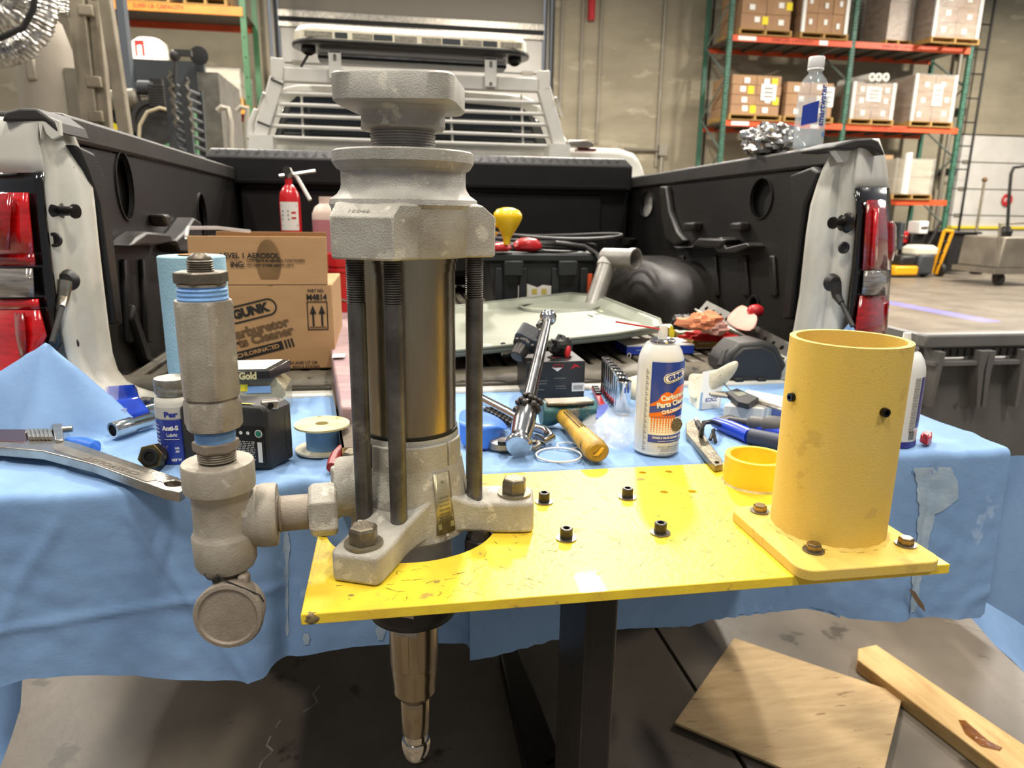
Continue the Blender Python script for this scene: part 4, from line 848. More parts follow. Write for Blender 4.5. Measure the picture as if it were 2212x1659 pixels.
def fold(x, z):   # outward push of the hanging part
    d = ZT-z; f = .004*N3(x, z*.4, 6, 2)+.006*N3(x, z*.3, 3, 5)*min(1, d*5)
    f -= .010*math.exp(-((x-(-.147+.06*(z-.8)))/.012)**2)*min(1, d*6)      # sharp crease left of centre
    f += .012*math.exp(-((x-(-.185))/.03)**2)*min(1, d*5)
    f -= .006*math.exp(-((x-.815)/.008)**2)
    f += .012*max(0, d-.12)*sin(x*9)
    f += .0035*max(0, (1-abs(N3(x, z*.8, 4.5, 8)))-.94)/.06
    f += .0022*abs(N3(x*1.3, z*1.1, 16, 4))+.0012*N3(x, z, 45, 6)
    f += .004*max(0, 1-abs(((x+.03)*.5+(z-.8)*1.2+.07))/.008)*(1 if -.1 < x < .05 else 0)
    f += .004*math.exp(-((x-(-.30-.5*(z-.8)))/.006)**2)+.003*math.exp(-((z-.74-.1*(x+.3))/.006)**2)*(1 if x < -.15 else 0)
    return f
for j in range(1, 5):
    a = j/5*pi/2; G.append([Vector((x, YFR+.012-.012*sin(a), ZT-.012+.012*cos(a)+topz(x, YFR+.012)-ZT)) for x in xs_])
NH = 46
for j in range(NH+1):
    row = []
    for x in xs_:
        hz = hemz(x); z = ZT-.012+(hz-(ZT-.012))*j/NH; row.append(Vector((x, YFR-fold(x, z)*min(1, j/6), z)))
    G.append(row)
cl = MB().grid(G).build('blue_cloth', cloth, loc=(0.2, 1.1, .9), ang=180)
tag(cl, 'light blue disposable shop cloth draped over the tailgate and hanging down its front', 'cloth')
# overlapping second sheet edge on the front (joins under the plate)
xov = Y(1014, 1400, YFR-.006).x
G = [[Vector((xov+(x_-0)*.012, YFR-.012-.002*sin(x_*3), ZT-.03+(hemz(xov+.01)-(ZT-.03))*j/20)) for x_ in range(0, 50)] for j in range(21)]
for j, r_ in enumerate(G):
    for i, v in enumerate(r_): v.y += .012*min(1, i/12)-.0015; v.z = ZT-.03+(hemz(v.x+.002)-.004-(ZT-.03))*j/20
MB().grid(G).build('cloth_overlap', cloth, cl, ang=180)
stainm = mat('dried_residue', 'a9bccb', .6, 0, '93abc2', 30, bump=.3, bs=200)
def front_stain(rows, m=stainm, nm='residue_stain', k=8):
    G = []
    for i in range(len(rows)-1):
        (y0_, a0_, b0_), (y1_, a1_, b1_) = rows[i], rows[i+1]
        for s_ in range(6):
            t = s_/6; py = y0_+(y1_-y0_)*t; j = 2.*sin(py*.11)+1.2*sin(py*.29)
            r_ = []
            for q in range(k+1):
                px = a0_+(a1_-a0_)*t+j+((b0_+(b1_-b0_)*t)-(a0_+(a1_-a0_)*t)-1.5*j)*q/k; p = Y(px, py, YFR); r_.append(Vector((p.x, YFR-fold(p.x, p.z)-.0012, p.z)))
            G.append(r_)
    return MB().grid(G).build(nm, m, cl, ang=180)
front_stain([(1008, 1972, 2050), (1040, 1975, 2068), (1075, 1980, 2066), (1090, 1980, 2052), (1110, 1980, 2018), (1160, 1976, 2006), (1230, 1964, 1990), (1290, 1962, 1982), (1328, 1960, 1972)])
front_stain([(1150, 610, 622), (1180, 612, 626), (1230, 614, 622), (1300, 616, 621), (1395, 617, 622)], k=3); front_stain([(1380, 815, 828), (1360, 813, 832), (1344, 816, 828)], k=3); front_stain([(1392, 655, 668), (1378, 653, 670), (1366, 656, 666)], k=3)
# right side flap hanging beyond the corner, and the piece reaching the floor
def sheet(rows, nm, par=None, m=cloth, sub_=0):
    b = MB().grid(rows); return b.build(nm, m, par, ang=180, subd=sub_)
def rowpx(L): return [Y(a, b_, y) for a, b_, y in L]
sheet([rowpx([(2150, 989, .915), (2195, 984, .93), (2240, 984, .99)]), rowpx([(2140, 1110, .915), (2200, 1115, .93), (2250, 1120, .98)]), rowpx([(2120, 1230, .915), (2195, 1250, .93), (2250, 1280, .97)]), rowpx([(2108, 1288, .915), (2195, 1340, .93), (2250, 1380, .96)])], 'side_flap', cl)
sheet([rowpx([(2060, 1262, 1.15), (2120, 1250, 1.2), (2230, 1260, 1.25)]), rowpx([(2085, 1320, 1.12), (2150, 1330, 1.15), (2240, 1360, 1.2)]), rowpx([(2150, 1395, 1.08), (2195, 1410, 1.12), (2260, 1430, 1.15)]), rowpx([(2185, 1425, 1.06), (2215, 1455, 1.08), (2280, 1500, 1.12)])], 'lower_drape', cl)
sheet([rowpx([(-120, 1380, 1.02), (-20, 1400, 1.0), (48, 1470, .99)]), rowpx([(-120, 1500, 1.0), (-20, 1500, .99), (44, 1530, .985)]), rowpx([(-120, 1600, .98), (-40, 1600, .98), (22, 1600, .97)]), rowpx([(-120, 1700, .96), (-60, 1700, .97), (-8, 1680, .96)])], 'lower_drape', cl)
# torn hole on the right of the front, showing brown board
pt = Y(1975, 1290, YFR-.012); b = MB(); P = [Y(a, c_, YFR-.016) for a, c_ in ((1963, 1272), (1976, 1277), (1996, 1308), (1999, 1322), (1985, 1310), (1972, 1290))]; n = b.pts(P); b.f.append(tuple(range(n, n+6)))
b.build('tear', mat('torn_brown', '6d5a43', .8), cl)
# ================================================================== things in the bed and on the tailgate
ZC = .9035
def P(px, py, z=ZC): return Z(px, py, z)
# ---- cardboard carton
k = 1.47; zb_ = BF+.004
A = Y(384, 842, k); B = Y(727, 835, k); xL, xR = A.x, B.x; zm = Y(550, 615, k).z
cb = thing('cardboard_box', ((xL+xR)/2, k+.12, zb_), 'large brown aerosol carton with black lettering and an open top flap', 'box')
MB().box(xL, xR, k, k+.26, zb_, zm-.0).build('body', card, cb, bevel=.003)
zt = Y(550, 511, k-.01).z; f1 = Y(397, 511, k-.01).x; f2 = Y(703, 511, k-.01).x
MB().hexa([(f1, k-.001, zm), (xR-.008, k-.001, zm), (xR-.008, k+.003, zm), (f1, k+.003, zm), (f1+.002, k+.005, zt), (f2, k+.005, zt), (f2, k+.009, zt), (f1+.002, k+.009, zt)]).build('front_flap', card, cb, bevel=.001)
MB().box(f1, f2-.02, k+.25, k+.254, zm, Y(500, 500, k+.25).z).build('rear_flap', cardin, cb, bevel=.001); 
q = Y(405, 495, k+.2); b = MB(); b.tube([Y(402, 512, k+.05), Y(406, 492, k+.1), Y(470, 492, k+.15), Y(540, 500, k+.2)], .004, 6); b.build('folded_bag', film, cb)
fm = lambda px, py, t=0.: off(flatmap(Y(px, py, k-.0012), (1, 0, .0), (0, 0, 1)), 0, 0, t)
s = k/FPX*1.005
txt('LEVEL 1 AEROSOL', 114*s, 11*s, fm(540, 552), ink, cb, bold=.03); txt('ING:', 27*s, 12*s, fm(513, 571), ink, cb, bold=.03)
txt('CONTENTS IN AEROSOL CONTAINERS', 114*s, 6*s, fm(596, 563), ink, cb); txt('DO NOT STORE ABOVE 120°F.', 92*s, 6*s, fm(585, 573), ink, cb)
MB(frame(Y(580, 565, k-.0008), (0, -1, 0))).m; patch(circ(0, 0, 26*s, 28, 55*s), fm(581, 565), mat('cardboard_damp', '8a6740', .9, 0, '6f5232', 12), cb, 'damp_mark') if False else None
dm = mat('cardboard_damp', '8a6841', .9, 0, '5f4629', 14, lo=.3, hi=.7)
o = patch(circ(0, 0, 24*s, 28, 47*s), flatmap(Y(580, 568, k-.0004), (1, 0, 0), (0, 0, 1)), dm, cb, 'damp_mark')
txt('PART NO.', 33*s, 7*s, fm(682, 628), ink, cb); txt('M4814', 41*s, 13*s, fm(684, 642), ink, cb, bold=.04)
def ring_print(w_, h_, r, t, f, m, par, n=8):
    o_ = rrect(w_, h_, r, n); i_ = rrect(w_-2*t, h_-2*t, max(.0002, r-t), n); b = MB(); b.rings([[f(*p) for p in o_], [f(*p) for p in i_]], False, False); return b.build('print', m, par, smooth=False)
ring_print(42*s, 60*s, .001, 2*s, fm(686, 682), ink, cb)
for dx in (-9, 9): patch([dx*s-2*s, dx*s+2*s, -22*s, 6*s], fm(686, 682), ink, cb); patch([(dx*s-7*s, 4*s), (dx*s+7*s, 4*s), (dx*s, 22*s)], fm(686, 682), ink, cb)
patch([-17*s, 17*s, -25*s, -23.5*s], fm(686, 682), ink, cb)
t15 = radians(14)
ring_print(104*s, 36*s, 18*s, 3.2*s, off(fm(543, 672), 0, 0, t15), ink, cb); txt('GUNK', 76*s, 20*s, off(fm(542, 671), 0, 0, t15), ink, cb, bold=.06)
txt('Carburetor', 132*s, 21*s, off(fm(556, 710), 0, 0, t15), mat('brown_print', '6a4f33', .7), cb, bold=.05); txt('Parts Cleaner', 152*s, 20*s, off(fm(556, 731), 0, 0, t15), mat('brown_print', '6a4f33'), cb, bold=.05)
patch([-68*s, 50*s, -9*s, 9*s], off(fm(560, 758), 0, 0, t15), ink, cb); txt('CHLORINATED', 88*s, 9*s, off(flatmap(Y(558, 758, k-.002), (1, 0, 0), (0, 0, 1)), 0, 0, t15), card, cb, bold=.03)
for u in (56, 63, 70): patch([u*s-2*s, u*s+2*s, -9*s, 9*s], off(fm(560, 758), 0, 0, t15), ink, cb)
txt('NY, NH AND UT OR\nLOCAL REGULATIONS', 84*s, 16*s, fm(646, 788), ink, cb, bold=.01); txt('USA', 20*s, 8*s, fm(707, 818), ink, cb, bold=.03); patch([-9*s, 9*s, -2*s, 6*s], fm(707, 809), ink, cb)
txt('company', 14*s, 4*s, fm(622, 820), ink, cb)
# ---- blue paper towel roll
c = P(432, 842); r_ = .062; c = Vector((Y(427, 700, 1.275).x, 1.275, 0)); z0, z1 = ZC, Y(427, 557, 1.215).z
rw = (Y(497, 700, 1.275).x-Y(355, 700, 1.275).x)/2
pr_ = thing('paper_roll', (c.x, c.y, z0), 'upright roll of pale blue shop towels behind the tall fitting', 'paper roll')
MB(frame((c.x, c.y, 0))).lathe([(rw, z0), (rw, z1-.002), (rw-.002, z1)], 56).build('towels', mat('blue_towel', '9fc3cd', .95, 0, '93b7c3', 9, bump=.8, bs=250), pr_)
MB(frame((c.x, c.y, 0))).lathe([(.018, z1), (.022, z1+.002), (.018, z1+.001)], 24).build('core', cardin, pr_)
# ---- fire extinguisher (standing in the bed against the toolbox)
k = 2.35; c = Y(628, 470, k); re = (Y(652, 450, k).x-Y(606, 450, k).x)/2; zt = Y(629, 392, k).z
fe = thing('fire_extinguisher', (c.x, k, BF+.002), 'small red fire extinguisher with white label standing behind the carton', 'extinguisher')
MB(frame((c.x, k, 0))).lathe([(re*.9, BF+.002), (re, BF+.01), (re, zt-.06), (re*.9, zt-.035), (re*.6, zt-.018), (re*.35, zt-.01), (re*.33, zt+.01)], 36).build('cylinder', mat('extinguisher_red', 'c51f26', .25, 0, coat=.5), fe)
fmx = cylmap((c.x, k), re+.001, -pi/2, Y(628, 465, k).z)
b = MB().grid([[fmx(re*(-.95+1.9*i/12), v) for i in range(13)] for v in (-.045, .04)]); b.build('label', paper, fe)
for i, (u, v, w_) in enumerate(((0, .028, .05), (-.012, .012, .022), (-.012, .0, .022), (.014, .008, .014), (-.012, -.012, .024), (.014, -.008, .014), (0, -.03, .05))): patch([u-w_/2, u+w_/2, v-.003, v+.003], cylmap((c.x, k), re+.002, -pi/2, Y(628, 465, k).z), inkr if i in (3, 5) else inkg, fe)
patch([-.03, .03, -.075, -.05], cylmap((c.x, k), re+.001, -pi/2, Y(628, 465, k).z), paper, fe, nsub=6)
MB(frame((c.x, k, 0))).lathe([(.012, zt+.01), (.014, zt+.03), (.010, zt+.04)], 16).build('valve', satin, fe)
MB().tube([Y(604, 380, k), Y(630, 377, k), Y(682, 369, k)], .006, 8).build('lever', chrome, fe); MB().tube([Y(618, 366, k), Y(640, 380, k), Y(670, 432, k-.03)], .006, 8).build('handle', whitegl, fe)
MB(frame(Y(620, 368, k-.01), (0, -1, 0))).lathe([(.012, 0), (.012, .012)], 14).build('gauge', blackpl, fe)
# ---- pink jug
k = 2.2; A = Y(674, 500, k); B = Y(735, 500, k); zt = Y(690, 447, k).z
jg = thing('plastic_jug', ((A.x+B.x)/2, k, BF+.003), 'translucent plastic jug of pink fluid behind the carton', 'jug')
MB(frame(((A.x+B.x)/2, k+.04, 0))).sell([((B.x-A.x)/2*.95, BF+.003, 5), ((B.x-A.x)/2, BF+.02, 5), ((B.x-A.x)/2, Y(690, 475, k).z, 5)], 40).build('fluid', mat('pink_fluid', 'b5767c', .3, coat=.3), jg)
MB(frame(((A.x+B.x)/2, k+.04, 0))).sell([((B.x-A.x)/2, Y(690, 475, k).z, 5), ((B.x-A.x)/2, zt-.02, 5), ((B.x-A.x)/2*.8, zt, 4), (.02, zt+.01, 2), (.02, zt+.03, 2)], 40).build('shell', mat('milky_plastic', 'd9c3b4', .35), jg)
# ---- red bucket
k = 1.95; c = Y(752, 600, k); R_ = c.x-Y(704, 560, k).x; zt = Y(720, 550, k-.05).z
bk = thing('red_bucket', (c.x, k, BF+.003), 'red plastic bucket behind the studs of the pump', 'bucket')
b = MB(frame((c.x, k, 0))); b.lathe([(R_*.78, BF+.003), (R_*.95, zt-.03), (R_*1.02, zt-.03), (R_*1.03, zt), (R_*.97, zt), (R_*.9, zt-.04), (R_*.75, BF+.01)], 40); b.build('shell', redpl, bk)
MB(frame((c.x, k, 0))).lathe([(R_*.98, zt-.045), (R_*.99, zt-.04), (R_*.96, zt-.036)], 40, False, False).build('rib', redpl, bk)
MB(frame((c.x, k, 0))).tube([(R_*1.03*cos(a/10*pi), -R_*.5*sin(a/10*pi)-.02, zt-.03-.09*sin(a/10*pi)) for a in range(11)], .003, 6).build('bail', satin, bk)
# ---- pinkish wrapped board lying along the bed and a steel channel end
b = MB(); P0 = [Y(706, 690, 1.75), Y(752, 690, 1.75)]
A1, A2 = Z(712, 668, BF+.05), Z(765, 668, BF+.05); B1, B2 = Z(738, 1000, ZC+.045), Z(775, 1000, ZC+.045)
A1, A2 = Z(700, 672, BF+.06), Z(760, 672, BF+.06); B1, B2 = Z(735, 880, .955), Z(775, 880, .955)
bd = MB().hexa([B1-Vector((0, 0, .045)), B2-Vector((0, 0, .045)), A2-Vector((0, 0, .045)), A1-Vector((0, 0, .045)), B1, B2, A2, A1]); o = bd.build('wrapped_board', mat('plum_wrap', '8f7478', .5, 0, 'a58a88', 12, stretch=(1, 4, 1), bump=.4, bs=60), loc=(B1+B2)/2-Vector((0, 0, .045)), bevel=.004)
tag(o, 'long board in dull plum plastic wrap running into the bed behind the pump', 'board'); patch([-.012, .012, -.02, .015], flatmap((A1+B1)/2*.5+(A2+B2)/2*.5+Vector((0.0, -.1, .001)), (1, 0, 0), (0, 1, 0)), paper, o)
ch = thing('steel_channel', P(752, 1000), 'dull steel channel end sticking out beside the left studs', 'channel')
n0, n1, f0_, f1_ = P(741, 1009), P(776, 1007), Vector((Z(727, 800, .925).x, 1.335, ZC)), Vector((Z(760, 800, .925).x, 1.335, ZC))
uz = Vector((0, 0, .028)); tz_ = Vector((0, 0, .003))
MB().hexa([n0+uz-tz_, n1+uz-tz_, f1_+uz-tz_, f0_+uz-tz_, n0+uz, n1+uz, f1_+uz, f0_+uz]).build('web', mat('channel_steel', '75695c', .35, .7, '8f857a', 14), ch)
for a_, b_, s_ in ((n0, f0_, .003), (n1-Vector((.003, 0, 0)), f1_-Vector((.003, 0, 0)), .003)): v_ = Vector((s_, 0, 0)); MB().hexa([a_, a_+v_, b_+v_, b_, a_+uz, a_+v_+uz, b_+v_+uz, b_+uz]).build('flange', satin, ch)
# ---- black tote with hoses
k = 2.12; A = Y(1050, 600, k); B = Y(1290, 600, k); zt = Y(1150, 556, k).z
tt = thing('storage_tote', ((A.x+B.x)/2, k+.15, BF+.003), 'black plastic storage tote with a torn white label in the bed', 'tote')
b = MB(); b.rings([[(A.x+.04, k+.02, BF+.003), (B.x-.05, k+.02, BF+.003), (B.x-.05, k+.28, BF+.003), (A.x+.04, k+.28, BF+.003)], [(A.x, k, zt-.01), (B.x, k, zt-.01), (B.x, k+.3, zt-.01), (A.x, k+.3, zt-.01)]]); b.build('body', mat('tote_black', '24282a', .45, 0, '2d3133', 4), tt, bevel=.01)
MB().box(A.x-.015, B.x+.015, k-.015, k+.315, zt-.012, zt+.012).build('rim', mat('tote_black', '24282a'), tt, bevel=.006)
for q in (1078, 1130, 1200, 1262): p = Y(q, 600, k); MB().box(p.x-.012, p.x+.012, k-.004, k+.02, BF+.06, zt-.03).build('rib', mat('tote_black', '24282a'), tt, bevel=.004)
for q in (1108, 1225): p = Y(q, 565, k); MB().box(p.x-.03, p.x+.03, k-.02, k+.01, zt-.055, zt-.008).build('latch', mat('tote_black', '24282a'), tt, bevel=.005)
p = Y(1157, 632, k+.006); fml = flatmap(p-Vector((0, .004, 0)), (1, 0, 0), (0, 0, 1)); patch([(-.055, -.03), (.052, -.03), (.054, .02), (.02, .024), (.005, .016), (-.03, .028), (-.055, .022)], fml, paper, tt, 'label')
for u in (-.035, -.005, .025): patch([u-.008, u+.008, -.005, .012], lambda a, b_, f=fml: f(a, b_)-Vector((0, .0006, 0)), mat('pale_yellow_print', 'c9b95c', .6), tt)
txt('WARNING', .03, .006, lambda a, b_, f=fml: f(a-.035, b_-.013)-Vector((0, .0006, 0)), inkg, tt)
random.seed(5)
def loop(cx_, cy_, rx, ry, z, dz, ph, n=26): return [(cx_+rx*cos(2*pi*i/n+ph), cy_+ry*sin(2*pi*i/n+ph), z+dz*sin(2*pi*i/n*2+ph)) for i in range(n)]
cab = thing('cable_coil', Y(1200, 545, k+.1), 'loose coil of thin black hoses heaped on the black tote', 'cable')
c0 = Y(1165, 540, k+.12)
for i in range(6): MB().tube(loop(c0.x+.02*i-.03, k+.12+.01*i, .15+.012*i, .10+.01*i, zt+.018+.008*i, .006, i), .0065, 8, closed=True).build('loop', rubber, cab)
MB().tube([Y(1200, 525, k), Y(1262, 532, k), Y(1288, 548, k-.02), Y(1296, 566, k-.04)], .007, 8).build('hose_end', rubber, cab)
# ---- yellow funnel + red cap things on the tote
fun = thing('funnel', Y(1098, 530, k+.05), 'bright yellow plastic funnel lying upside down on the tote', 'funnel')
T = frame(Y(1094, 528, k-.02), (.03, -.05, 1)); b = MB(T)
b.lathe([(.009, 0), (.012, .02), (.018, .03), (.036, .062), (.042, .078), (.041, .088), (.032, .099), (.014, .105), (0, .106)], 36); b.build('cone', ylight, fun)
MB().tube([Y(1072, 505, k-.01), Y(1064, 500, k-.02), Y(1066, 487, k-.02), Y(1074, 487, k-.01)], .006, 8).build('hang_loop', ylight, fun)
crumple(Y(1140, 528, k+.03)-Vector((0, 0, .02)), (.045, .03, .022), 'red_cloth_bundle', redpl, 'rounded dull red lump beside the yellow funnel', 'rag', 2, amt=.12)
crumple(Y(1080, 532, k+.0)-Vector((0, 0, .015)), (.035, .03, .015), 'red_pad', redpl, 'flat red piece under the yellow funnel', 'rag', 4, amt=.1)
# ---- grey pipe tee standing in the bed
k = 2.05; tp = thing('pipe_tee', Z(1285, 645, BF+.01), 'grey painted steel T-shaped pipe leaning in the bed beside the wheel well', 'pipe')
a = Y(1283, 655, k-.05); b_ = Y(1313, 566, k); MB().tube([a-(b_-a)*.62, b_], .026, 26).build('stem', mat('grey_pipe_paint', '8d8a84', .4, .4, 'a19e97', 30), tp)
T = frame(Y(1304, 557, k+.02), (.72, -1, .02)); b = MB(T); b.lathe([(.026, 0), (.029, .004), (.029, .10), (.032, .10), (.032, .116), (.0275, .116), (.0265, .04), (0, .04)], 36); b.build('head', mat('grey_pipe_paint', '8d8a84'), tp)
MB(frame(Y(1313, 568, k), (b_-a))).lathe([(.027, -.015), (.03, -.013), (.03, .01), (.026, .012)], 28).build('collar', mat('pale_grey', 'b8b5ad', .4), tp)
o = MB().box(*(lambda p: (p.x-.006, p.x+.006, p.y-.005, p.y+.005, BF, p.z+.02))(Y(1274, 606, k+.02))).build('orange_strap', mat('orange_tag', 'd0532c', .5), loc=Y(1274, 606, k+.02)); tag(o, 'small orange strip behind the grey pipe tee', 'strap')
# ---- galvanised drip pan resting across the bed
zp = 1.02
dp_ = thing('drip_pan', Z(1200, 690, BF+.1), 'shallow galvanised steel drip pan with rolled rim tilted in the bed', 'tray')
cor = [Y(880, 776, 1.62), Y(1300, 735, 1.52), Y(1432, 712, 1.60), Y(1278, 636, 2.06), Y(985, 664, 2.02)]
cor = [Z(860, 772, .965), Z(1330, 722, .985), Z(1430, 706, .985), Z(1425, 690, .99), Z(1296, 640, 1.01), Z(1230, 634, 1.01), Z(900, 672, .985)]
panm = mat('galvanised_pan', '7d8173', .55, .35, '717567', 5, c3='9a9d8f', s3=8, l3=.62)
cc = sum(cor, Vector())/len(cor)
ins = [p+(cc-p).normalized()*.045-Vector((0, 0, .014)) for p in cor]; ins2 = [p+(cc-p).normalized()*.02+Vector((0, 0, .0)) for p in cor]; rim = [p+(p-cc).normalized()*.004-Vector((0, 0, .012)) for p in cor]
MB().rings([rim, cor, ins2, ins], False, True).build('pan', panm, dp_, ang=25, solid=.0015)
MB().tube(cor, .004, 8, closed=True).build('rolled_rim', panm, dp_)
q = Z(1240, 660, .988); MB(frame((q.x-.05, q.y-.03, .991))).lathe([(.09, 0), (.094, .002), (.098, 0)], 40, False, False, sx=1.2, sy=.8).build('round_bead', panm, dp_)
for i in range(5):
    q = Z(1275+i*11, 680-i*4, .985); MB().box(q.x-.004, q.x+.004, q.y-.02, q.y+.02, q.z-.0, q.z+.0012).build('chalk_mark', mat('pale_green_chalk', 'c3c7ad', .8), dp_)
# pan supports: a low dark block in the bed so the pan rests on something
o = MB().box(cc.x-.2, cc.x+.15, cc.y-.05, cc.y+.12, BF+.003, .962).build('dark_crate', rubber, loc=(cc.x, cc.y, BF), bevel=.01); tag(o, 'low dark crate under the galvanised pan, propping it up', 'crate')
# ---- things lying on the tailgate cloth
def holedpx(outer, holes, z, th): return MB().holed([Z(a, b, z)[:2] for a, b in outer], [[Z(a, b, z)[:2] for a, b in h] for h in holes], z-th, z)
def ell(cx_, cy_, rx, ry, n=24, t=0.): return [(cx_+rx*cos(2*pi*i/n)*cos(t)-ry*sin(2*pi*i/n)*sin(t), cy_+rx*cos(2*pi*i/n)*sin(t)+ry*sin(2*pi*i/n)*cos(t)) for i in range(n)]
# large adjustable wrench
w1 = thing('adjustable_wrench', P(200, 985), 'large chrome adjustable wrench lying along the left front edge of the cloth', 'wrench')
zz = .924
holedpx([(-60, 948), (55, 950), (100, 946), (137, 950), (170, 958), (300, 1003), (385, 1031), (398, 1040), (398, 1056), (386, 1063), (355, 1058), (200, 1002), (91, 974), (0, 966), (-60, 964)], [ell(374, 1044, 20, 7)], zz, .013).build('handle', mat('wrench_steel', 'c3beb2', .28, .95, '9c958a', 14, c3='7e776b', s3=50, l3=.68, bump=.3, bs=160), w1, bevel=.0015)
flatpx([(-60, 926), (55, 927), (60, 948), (55, 955), (-60, 950)], zz+.001, .012).build('jaw', mat('wine_steel', '6a4f50', .3, .8), w1, bevel=.0015)
flatpx([(112, 915), (134, 914), (137, 950), (118, 950)], zz+.004, .014).build('jaw_block', satin, w1, bevel=.0015)
for i in range(6): a = Z(61+i*9, 929, zz+.003); b_ = Z(66+i*9, 947, zz+.003); MB().tube([a, b_], .0028, 8).build('worm_thread', satin, w1)
MB().tube([Z(58, 938, zz-.002), Z(114, 935, zz-.002)], .006, 10).build('worm', satin, w1)
MB().tube([Z(134, 928, zz), Z(157, 926, zz)], .005, 10).build('pin', satin, w1)
flatpx([(112, 962), (126, 958), (330, 1026), (338, 1036), (318, 1040), (120, 972)], zz+.0006, .0012).build('recess', mat('recess_steel', 'a8a296', .4, .8, '8b8478', 30), w1)
a, b_ = Z(300, 1024, zz+.0009), Z(185, 988, zz+.0009); d = (b_-a).normalized(); txt('CRESTOLOY', (a-b_).length, .008, flatmap((a+b_)/2, d, Vector((0, 0, 1)).cross(d)), mat('stamp_grey', '6b645a', .5, .5), w1)
# blue see-through bit case, ratchet, sockets
bc = thing('bit_case', P(262, 925), 'dark blue see-through plastic bit case on the cloth left of the white bottle', 'case')
A, B, C_, D = P(232, 932), P(320, 915), P(305, 872), P(222, 880); h = Vector((0, 0, .042))
MB().rings([[A, B, C_, D], [A+h*.5-Vector((.006, 0, 0)), B+h*.5+Vector((.004, 0, 0)), C_+h*.5, D+h*.5-Vector((.005, 0, 0))], [A+h+(C_-A)*.14, B+h+(D-B)*.14, C_+h+(A-C_)*.14, D+h+(B-D)*.14]]).build('shell', mat('blue_clear_plastic', '2148c4', .1, 0, '1735a0', 30, coat=1), bc, bevel=.003)
MB().hexa([A+h*.3-Vector((0, .001, 0)), (A+B)/2+h*.3-Vector((0, .001, 0)), (A+B)/2+h*.3, A+h*.3, A+h*.75+Vector((.004, .002, 0)), (A+B)/2+h*.75+Vector((0, .002, 0)), (A+B)/2+h*.75+Vector((0, .004, 0)), A+h*.75+Vector((.004, .004, 0))]).build('label', mat('case_label', 'a9b7dc', .3), bc)
rt_ = thing('ratchet', P(205, 890), 'black-gripped ratchet with a dull red band lying behind the blue case', 'ratchet')
MB().tube([P(190, 882, ZC+.017), P(222, 868, ZC+.017), P(240, 862, ZC+.017)], [.016, .017, .013], 16).build('grip', rubber, rt_); MB().ball(P(193, 883, ZC+.017), .0165).build('grip_end', rubber, rt_)
MB().tube([P(222, 862, ZC+.018), P(330, 868, ZC+.018)], .008, 12).build('shaft', satin, rt_); MB().tube([P(225, 864, ZC+.012), P(300, 858, ZC+.014)], .010, 12).build('red_band', mat('dull_red_bar', '7d2a2c', .4), rt_)
def socket(name, a, b_, r, label, grp=None, m=chrome):
    d = b_-a; L = d.length; o = thing(name, a-Vector((0, 0, r)), label, 'socket', grp); b = MB(frame(a, d)); b.lathe([(r*.62, .012), (r*.7, 0), (r*.95, 0), (r, .002), (r, L*.45), (r*.86, L*.5), (r*.86, L*.96), (r*.8, L), (0, L)], 30, True); b.build('body', m, o); c_ = MB(frame(a, d)); c_.lathe([(r*.1, .011), (r*.64, .0115)], 6, True, True); c_.build('bore', dark, o); return o
socket('chrome_socket', P(243, 930, ZC+.013), P(330, 905, ZC+.013), .013, 'chrome deep socket lying on the cloth in front of the blue case')
ex = thing('extension_bar', P(300, 892), 'short chrome extension drive end pointing at the white bottle', 'socket'); MB(frame(P(298, 893, ZC+.012), P(345, 880, ZC+.014)-P(298, 893, ZC+.012))).lathe([(.007, 0), (.007, .012), (.011, .014), (.011, .045), (.006, .05)], 20).build('body', chrome, ex); MB(frame(P(298, 893, ZC+.012), P(345, 880, ZC+.014)-P(298, 893, ZC+.012))).box(-.005, .005, -.005, .005, -.006, 0).build('square_drive', chrome, ex)
# brass nut
bn_ = thing('brass_fitting', P(333, 985), 'greenish brass hex fitting standing on the cloth by the white bottle', 'fitting')
T = frame(P(333, 985, ZC+.017), (-.15, -.9, .25)); b = MB(T); hexnut(b, .0175, -.004, .012, .2); b.build('hex', mat('oiled_brass', '7c6c3c', .25, .9, '55492a', 60), bn_); MB(T).lathe([(.012, .012), (.011, .014), (.007, .014), (.006, .006), (0, .006)], 24).build('bore', dark, bn_); MB(T).lathe([(.013, -.024), (.013, -.004)], 24).build('barrel', mat('oiled_brass', '7c6c3c'), bn_)
# blue glove
gl = thing('nitrile_glove', P(185, 962), 'crumpled blue nitrile glove beside the large wrench', 'glove')
MB().tube([P(150, 955, ZC+.006), P(180, 962, ZC+.009), P(205, 968, ZC+.009), P(214, 972, ZC+.005)], [.008, .012, .011, .004], 14).build('palm', mat('nitrile_blue', '3c77d6', .4, 0, '2f66c4', 20, bump=.4, bs=90), gl)
for i, (a, b_) in enumerate((((190, 955), (212, 962)), ((185, 972), (206, 978)), ((160, 968), (178, 976)))): MB().tube([P(*a, ZC+.006), P(*b_, ZC+.005)], [.006, .004], 10).build('finger', mat('nitrile_blue', '3c77d6'), gl)
